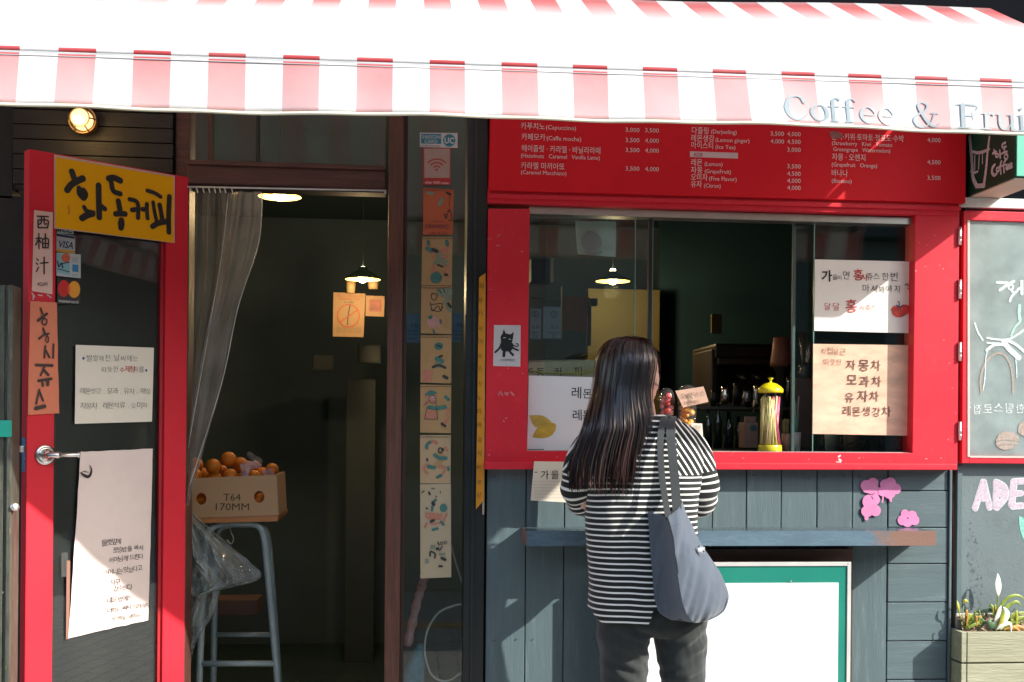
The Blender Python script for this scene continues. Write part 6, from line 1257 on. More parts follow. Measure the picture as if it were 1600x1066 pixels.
leaf([(1559.5, 931), (1556.5, 915), (1558, 905), (1558.5, 896)], 10.5, -.036, wl, pl_, 'flower', fold=.5); leaf([(1559.5, 932), (1561, 920), (1560.5, 908), (1559, 897)], 9, -.032, wl, pl_, 'flower', fold=-.5)
for pts, w_, Y, m in [([(1556, 985), (1558, 965), (1564, 945), (1577, 932), (1592, 931), (1604, 941)], 7, -.03, grn), ([(1558, 985), (1562, 965), (1572, 948), (1587, 940), (1596, 948)], 8, -.04, grn), ([(1560, 985), (1570, 972), (1586, 960), (1606, 956)], 10, -.04, grn), ([(1560, 986), (1574, 975), (1590, 966), (1612, 962)], 9, -.05, grn), ([(1556, 985), (1555, 970), (1560, 955), (1564, 946)], 9, -.05, wl),
  ([(1562, 984), (1566, 972), (1572, 958), (1567, 948)], 13, -.055, wl), ([(1554, 984), (1556, 972), (1558, 962), (1560, 950)], 10, -.045, mat('yellow green leaf', (.36, .34, .04), .45, var=.3, vs=30)), ([(1556, 985), (1561, 976), (1565, 968), (1570, 958)], 8, -.06, MATS['yellow green leaf']), ([(1552, 984), (1549, 978), (1545, 972), (1548, 967)], 15, -.06, dgr), ([(1564, 985), (1575, 983), (1590, 979), (1606, 985)], 9, -.05, gly), ([(1570, 984), (1585, 976), (1600, 970)], 7, -.03, grn), ([(1575, 985), (1583, 980), (1598, 990)], 6, -.06, gly), ([(1557, 984), (1563, 978), (1577, 974), (1580, 990)], 7, -.07, wl)]:
    leaf(pts, w_, Y, m, pl_)
p5_ = thing('low_leafy_plant', tuple(at(1512, 983, -.03)), 'low plant with thin stems and small folded leaves left in the planter', 'plant')
tube('stem', [at(x, y, -.03) for x, y in [(1503, 982), (1501, 965), (1498, 955)]], .0015, grn, p5_, 6); tube('stem', [at(x, y, -.03) for x, y in [(1504, 982), (1503, 960), (1506, 946)]], .0012, grn, p5_, 6)
for pts, w_, Y, m in [([(1499, 957), (1496, 948), (1495, 938)], 6, -.03, MATS['yellow green leaf']), ([(1504, 944), (1507, 938), (1513, 941)], 6, -.03, MATS['yellow green leaf']), ([(1503, 983), (1509, 970), (1515, 962), (1518, 957)], 6, -.03, grn), ([(1506, 984), (1514, 975), (1525, 968)], 7, -.04, grn), ([(1508, 984), (1520, 976), (1531, 972)], 6, -.05, grn), ([(1526, 984), (1533, 978), (1536, 970), (1532, 966)], 5, -.05, dgr), ([(1540, 964), (1541, 956), (1545, 952), (1551, 956)], 7, -.03, dgr), ([(1505, 983), (1517, 968), (1530, 964), (1536, 972)], 5, -.03, MATS['yellow green leaf'])]:
    leaf(pts, w_, Y, m, p5_)
for k in range(24):
    x0_ = R.choice((R.uniform(1507, 1535), R.uniform(1545, 1600))); l_ = R.uniform(10, 30); dx = R.uniform(-12, 14); Yk = R.uniform(-.055, -.03); b_y = 984-(Yk+.06)*500
    leaf([(x0_, b_y), (x0_+dx*.3, b_y-l_*.6), (x0_+dx*.8, b_y-l_*.95), (x0_+dx*1.3, b_y-l_*R.uniform(.6, 1))], R.uniform(2, 7), Yk, R.choice((grn, grn, MATS['yellow green leaf'], dgr, gly)), pl_ if x0_ > 1540 else p5_)
ro = tag(tube('white_root', [at(x, y, .05) for x, y in spline([(1485, 950), (1487, 935), (1490, 922), (1487, 912), (1485, 905)], 5)], [.004]*21, mat('dry white root', (.6, .56, .48), .8), None, 8), 'dry white twig caught in the gap beside the board wall', 'twig')

# ------------------------------------------------------------------ the customer
YC = -.38
per_ = thing('person', (at(1010, 900, YC).x, YC, 0), 'woman with long dark hair in a striped top, back turned, at the window', 'person')
skin = mat('skin', (.70, .42, .33), .5, var=.05, vs=20, spec=.35); skin.node_tree.nodes['Principled BSDF'].inputs['Subsurface Weight'].default_value = .08
def loft(rings, closed=True, cap0=True, cap1=True, B=None):
    B = B or MB(); n = len(rings[0]); vs = [p for r in rings for p in r]; fs = []
    for j in range(len(rings)-1):
        for i in range(n if closed else n-1): a = j*n+i; b = j*n+(i+1) % n; fs.append((a, b, b+n, a+n))
    if cap0: fs.append(tuple(range(n-1, -1, -1)))
    if cap1: fs.append(tuple((len(rings)-1)*n+i for i in range(n)))
    B.add(vs, fs); return B
def ell(c, ax, ay, rx, ry, n=24, e=2.0):
    out = []
    for k in range(n):
        a = 2*math.pi*k/n; ca, sa = math.cos(a), math.sin(a); f = 1/((abs(ca)**e+abs(sa)**e)**(1/e)); out.append(c+ax*(rx*ca*f)+ay*(ry*sa*f))
    return out
def limb(B, pts, rr, n=16, k=4):
    S_ = spline([tuple(p)+(r,) for p, r in zip(pts, rr)], k); vs, fs = tube_data([Vector(q[:3]) for q in S_], [q[3] for q in S_], n); B.add(vs, fs)
def ball(B, c, r, ax=None, n=14):
    ax = ax or (Vector((1, 0, 0)), Vector((0, 1, 0)), Vector((0, 0, 1))); vs = []; fs = []
    for i in range(n+1):
        th = math.pi*i/n
        for j in range(n*2): ph = math.pi*j/n; vs.append(Vector(c)+ax[0]*(r[0]*math.sin(th)*math.cos(ph))+ax[1]*(r[1]*math.sin(th)*math.sin(ph))+ax[2]*(r[2]*math.cos(th)))
    for i in range(n):
        for j in range(n*2): a = i*2*n+j; b = i*2*n+(j+1) % (2*n); fs.append((a, a+2*n, b+2*n, b))
    B.add(vs, fs)
def remeshed(B, name, m, parent, vox, smooth=3, fn=None):
    me = bpy.data.meshes.new(name); me.from_pydata(B.v, [], B.f); bm = bmesh.new(); bm.from_mesh(me); bmesh.ops.remove_doubles(bm, verts=bm.verts, dist=1e-5); bmesh.ops.recalc_face_normals(bm, faces=bm.faces); bm.to_mesh(me); bm.free()
    o = bpy.data.objects.new(name, me); COL.objects.link(o); md = o.modifiers.new('r', 'REMESH'); md.mode = 'VOXEL'; md.voxel_size = vox; sm = o.modifiers.new('s', 'SMOOTH'); sm.factor = .5; sm.iterations = smooth
    dg = bpy.context.evaluated_depsgraph_get(); m2 = bpy.data.meshes.new_from_object(o.evaluated_get(dg)); vs = [v.co.copy() for v in m2.vertices]; ns = [v.normal.copy() for v in m2.vertices]; fs = [tuple(p.vertices) for p in m2.polygons]
    bpy.data.objects.remove(o); bpy.data.meshes.remove(me); bpy.data.meshes.remove(m2)
    if fn: vs = [fn(v, n) for v, n in zip(vs, ns)]
    return mk(name, vs, fs, m, parent, True)
Pp = lambda x, y, Y=YC: at(x, y, Y)
hc = Pp(993, 584); TH = math.radians(27); fd = Vector((math.sin(TH), math.cos(TH), 0)); sd = Vector((math.cos(TH), -math.sin(TH), 0)); zz = Vector((0, 0, 1))
B = MB()
# skull, jaw, nose, lips, ears, neck
ball(B, hc+fd*-.004+zz*.012, (.070, .088, .092), (sd, fd, zz)); ball(B, hc+fd*.028+zz*-.046, (.059, .056, .062), (sd, fd, zz)); ball(B, hc+fd*.050+zz*-.082, (.022, .022, .018), (sd, fd, zz))
ball(B, hc+fd*.076+zz*-.022, (.010, .016, .022), (sd, fd, zz)); ball(B, hc+fd*.088+zz*-.034, (.012, .011, .009), (sd, fd, zz)); ball(B, hc+fd*.075+zz*-.058, (.020, .010, .010), (sd, fd, zz)); ball(B, hc+fd*.068+zz*.032, (.045, .016, .028), (sd, fd, zz))
for q in (-1, 1): ball(B, hc+sd*.071*q+fd*-.005+zz*-.018, (.004, .014, .026), (sd, fd, zz)); ball(B, hc+sd*.034*q+fd*.058+zz*-.036, (.024, .024, .024), (sd, fd, zz))
nb = Pp(1003, 668, YC+.005); limb(B, [hc+zz*-.05+fd*-.01, hc*.35+nb*.65, nb, nb+zz*-.06], [.052, .047, .052, .085])
tr_ = []
for y, xl, xr, b in [(664, 950, 1065, .060), (690, 925, 1083, .085), (740, 922, 1078, .095), (800, 930, 1070, .085), (860, 930, 1074, .090), (930, 928, 1090, .105), (968, 934, 1094, .10), (985, 945, 1085, .08)]:
    c = Pp((xl+xr)/2, y); tr_.append(ell(c, Vector((1, 0, 0)), Vector((0, 1, 0)), (xr-xl)/2/501, b, 24, 2.4))
loft(tr_, B=B)
armR = [(1066, 676, -.38), (1083, 702, -.385), (1092, 738, -.39), (1095, 775, -.385), (1086, 793, -.34), (1064, 803, -.26), (1040, 808, -.19)]
armL = [(940, 680, -.38), (921, 704, -.385), (910, 738, -.385), (908, 772, -.37), (922, 792, -.32), (945, 803, -.25), (968, 808, -.19)]
zS = at(1140, 830, -.147).z
hands = []
for ar, sg in ((armR, 1), (armL, -1)):
    pts = [Pp(*a) for a in ar]; wr = pts[-1]; pc_ = Vector((wr.x-sg*.035, -.115, zS+.018)); limb(B, pts+[pc_*.5+wr*.5, pc_], [.036, .040, .037, .034, .033, .028, .024, .021, .024])
    fo = Vector((-sg*.45, .9, 0)).normalized(); la = Vector((fo.y, -fo.x, 0))
    ball(B, pc_+fo*.02, (.037, .046, .014), (la, fo, zz))
    for k in range(4):
        u = (k-1.5)*.0185; b0 = pc_+la*u+fo*.045; ln = (.052, .060, .056, .044)[k]
        b0z = Vector((b0.x, min(b0.y, -.07), b0.z)); limb(B, [b0z-fo*.03, b0z, b0z+fo*ln*.4+zz*.004, b0z+fo*ln*.72-zz*.006, b0z+fo*ln*.8-zz*.012], [.010, .0092, .0088, .008, .0066], 10, 3)
    th0 = pc_-la*sg*(-.0)+la*(-.034 if sg > 0 else .034)*1.0; limb(B, [pc_, th0, th0+fo*.03+la*(-.012 if sg > 0 else .012), th0+fo*.05+la*(-.010 if sg > 0 else .010)-zz*.004], [.014, .012, .0105, .008], 10, 3)
legs = {'L': [(975, 945, 40), (974, 1000, 36), (973, 1080, 31), (972, 1160, 26), (972, 1230, 24), (971, 1320, 15)], 'R': [(1058, 945, 40), (1061, 1000, 37), (1065, 1080, 31), (1066, 1160, 26), (1065, 1230, 24), (1063, 1320, 15)]}
for s_, q in legs.items():
    pts = [Pp(x, y) for x, y, _ in q]; limb(B, pts+[Vector((pts[-1].x, YC, .07))], [r_/501*.86 for _, _, r_ in q]+[.032])
    a = Vector((pts[-1].x, YC, .05)); limb(B, [a+Vector((0, -.045, -.012)), a+Vector((0, .0, -.010)), a+Vector((0, .08, -.018)), a+Vector((0, .15, -.028))], [.026, .034, .032, .018])
remeshed(B, 'body', skin, per_, .0055, 2)
# face pieces
eye = mat('eye white', (.7, .7, .68), .2, var=0); iris = mat('dark iris', (.015, .008, .005), .15, var=0); hairm_ = mat('brow hair', (.015, .010, .009), .6)
for q in (-1, 1):
    ec = hc+sd*.030*q+fd*.070+zz*-.004; B = MB(); ball(B, ec, (.0125, .0125, .0085), (sd, fd, zz), 10); e_ = B.obj('eye', eye, per_, True); B = MB(); ball(B, ec+fd*.0095, (.0052, .0035, .0055), (sd, fd, zz), 8); B.obj('iris', iris, e_, True)
    tube('eyelash', [ec+sd*(-.013)*1+fd*.010+zz*.007, ec+fd*.0155+zz*.0105, ec+sd*.013+fd*.008+zz*.007], .0013, hairm_, per_, 6)
    tube('eyebrow', [ec+sd*(-.014)+fd*.013+zz*.022, ec+fd*.014+zz*.025, ec+sd*.015+fd*.006+zz*.021], .0022, hairm_, per_, 6)
B = MB(); ball(B, hc+fd*.083+zz*-.0545, (.017, .004, .0038), (sd, fd, zz), 10); ball(B, hc+fd*.082+zz*-.0615, (.015, .0045, .0045), (sd, fd, zz), 10); B.obj('lips', mat('lip skin', (.50, .14, .12), .4), per_, True)

# trousers
B = MB(); tr_ = []
for y, xl, xr, b in [(918, 932, 1092, .098), (935, 930, 1096, .106), (955, 931, 1100, .112), (975, 934, 1103, .108), (990, 940, 1100, .09)]:
    c = Pp((xl+xr)/2, y); tr_.append(ell(c, Vector((1, 0, 0)), Vector((0, 1, 0)), (xr-xl)/2/501, b, 32, 2.5))
loft(tr_, B=B)
for q in ([(975, 950, 44, .105), (974.5, 985, 40.5, .100), (974, 1010, 38, .096), (974, 1066, 34.5, .088), (973, 1130, 31, .08), (972, 1200, 28, .072), (971, 1330, 25, .062)], [(1058, 950, 45, .105), (1060.5, 985, 42.5, .100), (1063, 1010, 39, .096), (1066.5, 1066, 33, .086), (1066, 1130, 30, .08), (1065, 1200, 28, .072), (1063, 1330, 25, .062)]):
    loft([ell(Pp(x, y), Vector((1, 0, 0)), Vector((0, 1, 0)), r_/501, b, 28, 2.2) for x, y, r_, b in [tuple(v) for v in spline(q, 4)]], B=B)
kn = [Pp(985, 1046, -.47), Pp(1070, 1062, -.47), Pp(1085, 1004, -.49), Pp(1000, 1005, -.47)]
def trw(v, n):
    d_ = .0026*noise.noise(Vector((v.x*22, v.y*14, v.z*9)))
    for k_, c in enumerate(kn):
        e = v-c; d = math.exp(-(e.x*e.x/.0030+e.z*e.z/.0022)); d_ += .006*d*math.sin((e.z*.9+e.x*(.45, -.35, -.5, .4)[k_])*150)
    d_ += .004*math.sin(v.z*60+v.x*25)*math.exp(-((v.z-.70)/.05)**2)*(.4+.6*abs(v.x-per_.location.x)/.12)
    d_ += .0025*noise.noise(Vector((v.x*60, v.y*30, v.z*22+v.x*30)))
    return v+n*d_
def fabric(name, col, sc_=900, bump=.15, rough=.85, var=.08):
    m = mat(name, col, rough, var=var, vs=14, bump=bump, bs=sc_, spec=.15, sheen=.25); return m
remeshed(B, 'trousers', fabric('charcoal twill', (.028, .032, .031)), per_, .007, 3, trw)
shoe = mat('black shoe', (.02, .02, .02), .4)
for s_ in ('L', 'R'):
    x = Pp(legs[s_][-1][0], 1320).x; B = MB(); B2 = []
    for yy, w_, h in ((-.075, .022, .05), (-.05, .036, .075), (.0, .040, .080), (.06, .042, .060), (.13, .044, .040), (.175, .030, .026), (.19, .010, .012)): B2.append([Vector((x+w_*math.cos(a), YC+yy, max(.001, h/2+h/2*math.sin(a)))) for a in [2*math.pi*k/16 for k in range(16)]])
    loft(B2, B=B); B.obj('shoe', shoe, per_, True)

# striped top: body and sleeves with a stripe coordinate that runs with the cloth
strm = bpy.data.materials.new('striped jersey'); strm.use_nodes = True; N = strm.node_tree.nodes; K = strm.node_tree.links; p_ = N['Principled BSDF']
p_.inputs['Roughness'].default_value = .9; p_.inputs['Specular IOR Level'].default_value = .15; p_.inputs['Sheen Weight'].default_value = .2
a_ = N.new('ShaderNodeAttribute'); a_.attribute_name = 'stripe'
f_ = N.new('ShaderNodeMath'); f_.operation = 'FRACT'; K.new(a_.outputs['Fac'], f_.inputs[0]); l_ = N.new('ShaderNodeMapRange'); l_.inputs[1].default_value = .27; l_.inputs[2].default_value = .33; l_.inputs[3].default_value = 1; l_.inputs[4].default_value = 0; K.new(f_.outputs[0], l_.inputs[0])
mx = N.new('ShaderNodeMix'); mx.data_type = 'RGBA'; K.new(l_.outputs[0], mx.inputs[0]); mx.inputs[6].default_value = (.018, .020, .019, 1); mx.inputs[7].default_value = (.80, .79, .74, 1); K.new(mx.outputs[2], p_.inputs['Base Color'])
g_ = N.new('ShaderNodeNewGeometry'); z_ = N.new('ShaderNodeTexNoise'); z_.inputs['Scale'].default_value = 700; K.new(g_.outputs['Position'], z_.inputs['Vector']); b_ = N.new('ShaderNodeBump'); b_.inputs['Strength'].default_value = .2; b_.inputs['Distance'].default_value = .002; K.new(z_.outputs[0], b_.inputs['Height']); K.new(b_.outputs[0], p_.inputs['Normal'])
SP = .0172
xsR, xsL = Pp(1046, 660).x, Pp(962, 660).x; zseam = Pp(1090, 742).z
def shoulder(v, q=1): return v.z*.57+.82*v.x if v.x > xsR else (v.z*.57-.82*v.x if v.x < xsL else v.z)
rows = [(649, 984, 1036, .052), (652, 972, 1046, .060), (657, 955, 1062, .070), (664, 944, 1066, .080), (674, 930, 1079, .088), (688, 917, 1091, .097), (712, 909, 1098, .106), (745, 912, 1094, .112), (790, 916, 1088, .112), (830, 918, 1086, .110), (870, 919, 1088, .112), (905, 921, 1091, .118), (940, 922, 1097, .122), (966, 923, 1101, .122)]
S_ = spline(rows, 9); NR = 180; B = MB(); st_ = []
for j, (y, xl, xr, b) in enumerate(S_):
    t = j/(len(S_)-1)
    for k in range(NR):
        a = 2*math.pi*k/NR; ca, sa = math.cos(a), math.sin(a); e = 2.5; f = 1/((abs(ca)**e+abs(sa)**e)**(1/e)); xc = (xl+xr)/2; x = xc+(xr-xl)/2*ca*f
        yy = y
        if t > .9:
            w_ = (t-.9)/.1; s2 = 1/(1+math.exp(-(x-1004)*.9)); dr = -24*s2-16*max(0, (938-x)/15)**2*(1-s2); yy = y+dr*w_ if sa < .2 else y-14*w_
        p = Pp(x, yy); p.y = YC+b*sa*f
        w = min(1, t*4)
        am = .0045*noise.noise(Vector((p.x*9, p.y*5, p.z*6)))+.0035*noise.noise(Vector((p.x*24, p.y*10, p.z*13)))
        am += .0018*w*math.sin(p.x*70+2.2*math.sin(p.z*11)+p.z*9)*max(0, min(1, (t-.25)*2.5))     # soft hanging folds
        am += .007*max(0, t-.55)*math.sin(p.x*34+1.0)
        nrm = Vector((ca, sa, 0)); p += nrm*am*w; B.v.append(p)
        st_.append((p.z+.004*noise.noise(Vector((p.x*7, 3, p.z*5)))+.10*(p.x-Pp(1000, 800).x)*(-.12)*(1 if p.z < zseam else 0))/SP)
ns = len(S_)
for j in range(ns-1):
    for k in range(NR): a = j*NR+k; b = j*NR+(k+1) % NR; B.f.append((a, b, b+NR, a+NR)); B.mi.append(0)
top = mk('striped_top', B.v, B.f, strm, per_, True); at2 = top.data.attributes.new('stripe', 'FLOAT', 'CORNER'); vals = []
for pl__ in top.data.polygons:
    cc = sum((B.v[i] for i in pl__.vertices), Vector())/4; up = cc.z > zseam and (cc.x > xsR or cc.x < xsL); sx = cc.x
    for li in pl__.loop_indices:
        i = top.data.loops[li].vertex_index; v = B.v[i]; vals.append((v.z*.57+(.82 if sx > xsR else -.82)*v.x)/SP if up else st_[i])
at2.data.foreach_set('value', vals); sl_ = top.modifiers.new('t', 'SOLIDIFY'); sl_.thickness = .0015
def sleeve(path, rr, sg):
    S_ = spline([tuple(Pp(*a))+(r_,) for a, r_ in zip(path, rr)], 10); N_ = 72; B = MB(); st_ = []; acc = 0; prevu = None
    for i, q in enumerate(S_):
        c = Vector(q[:3]); c0 = Vector(S_[max(i-1, 0)][:3]); c1 = Vector(S_[min(i+1, len(S_)-1)][:3]); t = (c1-c0).normalized(); acc += (c-c0).length
        if prevu is None: u = t.cross(Vector((0, 1, 0))).normalized()
        else: u = (prevu-t*prevu.dot(t)).normalized()
        prevu = u; v = t.cross(u); tt = i/(len(S_)-1)
        for k in range(N_):
            a = 2*math.pi*k/N_; d_ = u*math.cos(a)+v*math.sin(a)
            wr = .004*math.sin(tt*40+1.6*math.cos(a+1))*math.exp(-((tt-.62)/.17)**2)+.003*noise.noise(Vector((a, tt*9, sg*3)))+.0035*math.sin(tt*62+a*1.5)*max(0, tt-.25)*.5
            ell_ = 1+.10*math.cos(2*a)
            p = c+d_*(q[3]*ell_+wr); B.v.append(p)
            st_.append(((1000-acc)/SP+.25*math.cos(a)*0, (shoulder(p))/SP, tt))
    fs = []; mi = []
    for i in range(len(S_)-1):
        for k in range(N_): a = i*N_+k; b = i*N_+(k+1) % N_; fs.append((a, b, b+N_, a+N_))
    o = mk('sleeve', B.v, fs, strm, top, True); at3 = o.data.attributes.new('stripe', 'FLOAT', 'CORNER'); vals = []
    for pl__ in o.data.polygons:
        up = sum(st_[i][2] for i in pl__.vertices)/4 < .40
        for li in pl__.loop_indices: q = st_[o.data.loops[li].vertex_index]; vals.append(q[1] if up else q[0])
    at3.data.foreach_set('value', vals); m_ = o.modifiers.new('t', 'SOLIDIFY'); m_.thickness = .0015; return o
sleeve([(1046, 674, -.38), (1070, 688, -.385), (1086, 713, -.39), (1094, 745, -.395), (1095, 772, -.385), (1088, 788, -.345), (1068, 797, -.27), (1044, 803, -.20)], [.034, .043, .048, .050, .050, .046, .038, .031], 1)
sleeve([(955, 672, -.38), (928, 690, -.385), (911, 716, -.39), (905, 745, -.385), (905, 768, -.37), (916, 786, -.325), (940, 797, -.255), (964, 803, -.20)], [.034, .043, .047, .049, .048, .044, .037, .031], -1)

# ------------------------------------------------------------------ hair: under-layer and several thousand fine locks
hr = bpy.data.materials.new('long dark hair'); hr.use_nodes = True; N = hr.node_tree.nodes; K = hr.node_tree.links; p_ = N['Principled BSDF']
a_ = N.new('ShaderNodeAttribute'); a_.attribute_name = 'sun_tip'; mx = N.new('ShaderNodeMix'); mx.data_type = 'RGBA'; mx.inputs[6].default_value = (.008, .008, .009, 1); mx.inputs[7].default_value = (.16, .065, .05, 1)  # reddish lower strands paint sunlit streaks into the hair colour
K.new(a_.outputs['Fac'], mx.inputs[0]); K.new(mx.outputs[2], p_.inputs['Base Color']); p_.inputs['Roughness'].default_value = .30; p_.inputs['Specular IOR Level'].default_value = 1.0; p_.inputs['Specular Tint'].default_value = (1, .88, .84, 1)
prof = [(526, 983, 986), (528, 968, 1000), (533, 956, 1010), (543, 945, 1016), (558, 938, 1020), (575, 934.5, 1019), (592, 932.5, 1016), (610, 929, 1013), (630, 923, 1010), (650, 916, 1009), (670, 910, 1006), (690, 902, 1003), (710, 894, 1001), (730, 889, 999), (750, 888, 996), (775, 890, 993)]
PR_ = spline(prof, 6)
def hp_(t, ph, off=0.0):
    """t 0..1 crown to tips, ph 0 (right edge) .. pi (left edge) across the back, beyond pi round the left front"""
    i = t*(len(PR_)-1); a = int(min(i, len(PR_)-2)); f = i-a; y, xl, xr = (PR_[a][q]*(1-f)+PR_[a+1][q]*f for q in range(3))
    hw = (xr-xl)/2/501; c = Pp((xl+xr)/2, y); low = max(0, min(1, (y-610)/60)); hb = .096*(1-low)+.058*low; yc = YC-.0*(1-low)-.062*low
    if y < 560: hb = min(.096, hw*1.12)
    if ph > math.pi: hb2 = hb*(1-low*.8)
    else: hb2 = hb
    st0 = -.48*(1-low)*(1 if y > 540 else max(0, (y-526)/14))
    p0 = st0-ph*(math.pi+st0)/math.pi if ph <= math.pi else -ph
    return Vector((c.x+(hw+off)*math.cos(p0), yc+(hb2+off)*math.sin(p0), c.z))
B = MB(); sun_tip = []; n1, n2_ = 64, 60
tend = lambda ph: .985-.045*(ph/math.pi)
for j in range(n1+1):
    for i in range(n2_+1):
        ph = 4.15*i/n2_; t = j/n1*tend(min(ph, math.pi))*.95; B.v.append(hp_(t, ph, -.004+.003*noise.noise(Vector((ph*5, t*3, 0))))); sun_tip.append(max(0, t-.7)*.5)
for j in range(n1):
    for i in range(n2_): q = j*(n2_+1)+i; B.f.append((q, q+1, q+n2_+2, q+n2_+1)); B.mi.append(0)
hb_ = mk('hair', B.v, B.f, hr, per_, True); q = hb_.data.attributes.new('sun_tip', 'FLOAT', 'POINT'); q.data.foreach_set('value', sun_tip); q = hb_.modifiers.new('t', 'SOLIDIFY'); q.thickness = .006
B = MB(); sun_tip = []; NS = 4200; SG = 22
for s_ in range(NS):
    ph = R.uniform(-.02, 4.1) if s_ > 400 else R.uniform(0, .5); lock = round(ph*9)/9+.04*math.sin(ph*31); te = tend(min(ph, math.pi))*R.triangular(.86, 1.04, .99) if R.random() < .8 else R.uniform(.70, .97)
    off = R.uniform(-.001, .0045) if s_ % 40 else R.uniform(.006, .016); t0 = R.choice((0.0, 0.0, R.uniform(0, .5))); wd = R.uniform(.0006, .0013); wob = R.uniform(.2, 1); red_ = R.random(); c1 = R.uniform(0, 20); seg = []
    for k in range(SG+1):
        t = t0+(te-t0)*k/SG; pull = max(0, t-.62)*1.4; pe = ph*(1-pull*.55)+lock*pull*.55+.03*wob*noise.noise(Vector((t*5, ph*11, c1)))*(t > .2); o_ = off*(1 if t > .12 else t/.12)+max(0, t-.6)*.020*noise.noise(Vector((lock*5, t*4, 2)))
        seg.append(hp_(t, max(-.05, pe)+.05*max(0, t-.75)*math.sin(t*26+c1), o_))
    for k in range(SG+1):
        p = seg[k]; d_ = (seg[min(k+1, SG)]-seg[max(k-1, 0)]).normalized(); cx = Pp(985, 600); out_ = Vector((p.x-cx.x, p.y-YC-.02, 0)).normalized(); sdv = d_.cross(out_).normalized(); t = t0+(te-t0)*k/SG; w_ = wd*(1-.75*max(0, (k/SG-.75)*4)); tw = out_*wd*(.2+1.1*max(0, min(1, (t-.5)*4)))*math.sin(c1+k*.25)
        B.v += [p-sdv*w_+tw, p+sdv*w_-tw]; tp = max(0, (t-.50)*1.7)*(red_-.5)*2 if red_ > .62 else max(0, (t-.7))*.15; sun_tip += [tp, tp]
    b = len(B.v)-2*(SG+1)
    for k in range(SG): B.f.append((b+2*k, b+2*k+1, b+2*k+3, b+2*k+2)); B.mi.append(0)
h2 = mk('hair_locks', B.v, B.f, hr, hb_, True); q = h2.data.attributes.new('sun_tip', 'FLOAT', 'POINT'); q.data.foreach_set('value', sun_tip); h2['kind'] = 'stuff'
# fringe at the forehead and a lock over the cheek
B = MB(); sun_tip = []
for k in range(120):
    a = R.uniform(-1.0, .8); u0 = hc+zz*.100+fd*.02+sd*R.uniform(-.02, .02); dirv = (fd*math.cos(a)+sd*math.sin(a)); L0 = R.uniform(.02, .05) if abs(a) < .6 else R.uniform(.05, .12)
    pts = [u0, hc+dirv*.072+zz*.078, hc+dirv*.086+zz*.048, hc+dirv*.088+zz*(.036-L0*.4), hc+dirv*(.084)+zz*(.03-L0*.8)]
    pts = [Vector(v) for v in spline([tuple(v) for v in pts], 4)]
    for i, p in enumerate(pts):
        d_ = (pts[min(i+1, len(pts)-1)]-pts[max(i-1, 0)]).normalized(); sdv = d_.cross(dirv).normalized(); w_ = .0018*(1-.8*i/len(pts)); B.v += [p-sdv*w_, p+sdv*w_]; sun_tip += [.05, .05]
    b = len(B.v)-2*len(pts)
    for i in range(len(pts)-1): B.f.append((b+2*i, b+2*i+1, b+2*i+3, b+2*i+2)); B.mi.append(0)
h3 = mk('fringe', B.v, B.f, hr, hb_, True); q = h3.data.attributes.new('sun_tip', 'FLOAT', 'POINT'); q.data.foreach_set('value', sun_tip)

# ------------------------------------------------------------------ tote bag on her shoulder
bagm = fabric('slate canvas', (.080, .100, .128), 700, .4, .85, .12); bagd = fabric('dark webbing', (.040, .046, .048), 900, .4, .8)
bag = thing('tote_bag', tuple(Pp(1075, 972, -.52)), 'slouchy slate grey canvas tote bag hanging from the right shoulder of the woman', 'bag')
rows = [((1013, 801), (1044, 808), (1064, 782)), ((1015, 828), (1051, 832), (1081, 822)), ((1017, 860), (1055, 864), (1098, 856)), ((1020, 893), (1060, 898), (1118, 884)), ((1022, 922), (1064, 928), (1134, 914)), ((1025, 944), (1070, 952), (1138, 936)), ((1032, 958), (1078, 966), (1129, 955)), ((1048, 968), (1086, 972.5), (1106, 968))]
B = MB(); rings = []; RR = spline([sum(r, ()) for r in rows], 8); nB = 96
for j, q in enumerate(RR):
    t = j/(len(RR)-1); thk = math.sin(math.pi*min(1, .18+.82*t)**.8) if t > .05 else .35; thk = .25+.75*math.sin(math.pi*(.12+.80*t))
    Lp = Pp(q[0], q[1], -.505); Rp = Pp(q[4], q[5], -.49); Gp = Pp(q[2], q[3], -.535-.085*thk); Kp = (Lp+Rp)/2+Vector((0, .045*thk+.0, 0)); m1 = Lp*.5+Gp*.5+Vector((.006*thk, .006*thk, 0)); m2_ = Rp*.45+Gp*.55+Vector((.010*thk, -.022*thk, 0)); m3 = Rp*.5+Kp*.5+Vector((0, .012*thk, 0)); m4 = Lp*.5+Kp*.5+Vector((0, .012*thk, 0))
    lp = [tuple(Lp*(1-i/24)+Gp*(i/24)+Vector((.012*thk, .010*thk, 0))*math.sin(math.pi*i/24)) for i in range(24)]+spline([tuple(v) for v in (Gp, m2_, Rp, m3, Kp, m4, Lp)], 12)[:-1]; rr_ = []
    for i, v in enumerate(lp):
        v = Vector(v); v.y += (.010*noise.noise(Vector((v.x*14, v.z*5, 5)))+.0075*noise.noise(Vector(((v.x-.25*v.z)*55, v.z*5, 9)))+.0015*noise.noise(Vector((v.x*120, v.z*40, 2)))+.005*math.sin(v.x*95-v.z*20+2*math.sin(v.z*9))*max(0, 1-t)*.9)*(1 if i > 2 else .3); rr_.append(v)
    rings.append(rr_)
loft(rings, B=B, cap0=False)
bo = B.obj('bag_body', bagm, bag, True); bo.data.set_sharp_from_angle(angle=math.radians(38)); q = bo.modifiers.new('t', 'SOLIDIFY'); q.thickness = .0018
sm_ = [rings[j][50]+Vector((.0008, -.0018, 0)) for j in range(6, len(rings)-4)]; tube('pocket_seam', sm_, .0011, bagd, bag, 6)
sm_ = [rings[5][i]+Vector((0, -.0016, 0)) for i in range(2, 66)]; tube('hem_seam', sm_, .0009, bagd, bag, 6)
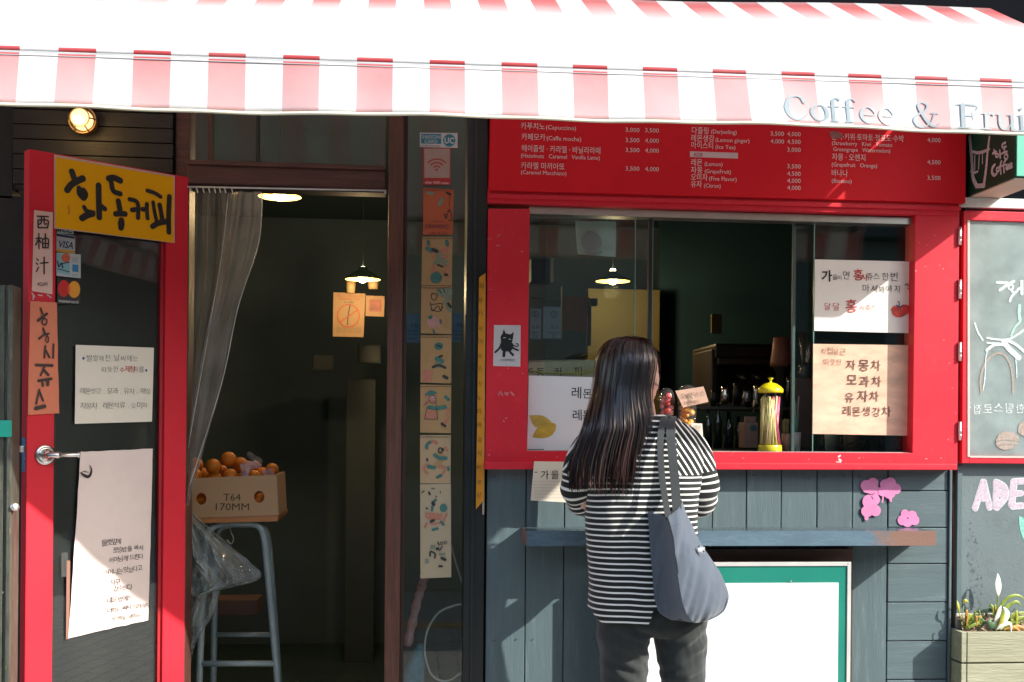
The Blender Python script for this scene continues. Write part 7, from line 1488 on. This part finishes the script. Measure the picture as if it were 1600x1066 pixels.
def band(name, pts, w_, m, parent, t_=.0025, face=Vector((0, -1, 0))):
    P_s = [Vector(v) for v in spline([tuple(v) for v in pts], 8)]; B = MB(); n = len(P_s)
    for i, p in enumerate(P_s):
        d_ = (P_s[min(i+1, n-1)]-P_s[max(i-1, 0)]).normalized(); sd_ = Vector((1, 0, 0)); sd_ = (sd_-d_*sd_.dot(d_)).normalized(); nn = d_.cross(sd_).normalized(); ww = w_ if not isinstance(w_, tuple) else w_[0]*(1-i/n)+w_[1]*i/n
        B.v += [p-sd_*ww/2-nn*t_/2, p+sd_*ww/2-nn*t_/2, p+sd_*ww/2+nn*t_/2, p-sd_*ww/2+nn*t_/2]
    for i in range(n-1):
        for k in range(4): a = i*4+k; b = i*4+(k+1) % 4; B.f.append((a, b, b+4, a+4)); B.mi.append(0)
    B.f += [(3, 2, 1, 0), tuple(4*(n-1)+k for k in range(4))]; B.mi += [0, 0]
    return B.obj(name, m, parent, smooth=False)
band('strap', [Pp(1058, 800, -.545), Pp(1055, 760, -.525), Pp(1051, 715, -.513), Pp(1048, 680, -.495), Pp(1048, 660, -.462), Pp(1050, 652, -.41), Pp(1050, 653, -.37), Pp(1052, 668, -.305), Pp(1056, 720, -.262), Pp(1062, 790, -.262)], (.027, .027), bagd, bag)
band('strap', [Pp(1045, 812, -.575), Pp(1041, 790, -.555), Pp(1035, 750, -.533), Pp(1032, 705, -.520), Pp(1033, 675, -.492), Pp(1037, 656, -.452), Pp(1043, 649, -.40), Pp(1043, 651, -.36), Pp(1043, 668, -.305), Pp(1045, 720, -.262), Pp(1052, 790, -.262)], (.018, .021), bagd, bag)
tube('zip', [Pp(*p) for p in [(1044, 810, -.598), (1052, 840, -.607), (1056, 870, -.612), (1060, 898, -.614), (1064, 930, -.612), (1070, 952, -.60)]], .0022, bagd, bag, 6)
tube('seam', [Pp(*p) for p in spline([(1137, 934, -.50), (1130, 955, -.515), (1106, 969, -.53), (1086, 972, -.55), (1060, 968, -.53)], 6)], .0022, bagm, bag, 6)
PT = Plane(Pp(1096, 860, -.568), Vector((.93, .36, 0)))
lb3 = sheet('logo_tag', PT, [(1090, 853), (1101, 855), (1101, 864), (1090, 862)], mat('grey logo patch', (.30, .33, .36), .7), bag, 0, .001, 1); print_('logo_mark', PT, [('P', [(1090.5, 855), (1092, 852), (1094.5, 855.5)]), ('P', [(1098, 862.5), (1099.5, 859.5), (1101.5, 863)])], ink, lb3, .0022); print_('logo_light', PT, [([(1092, 858), (1095, 859.5)], 3)], mat('sticker white', (.6, .6, .6), .5), lb3, .0022)
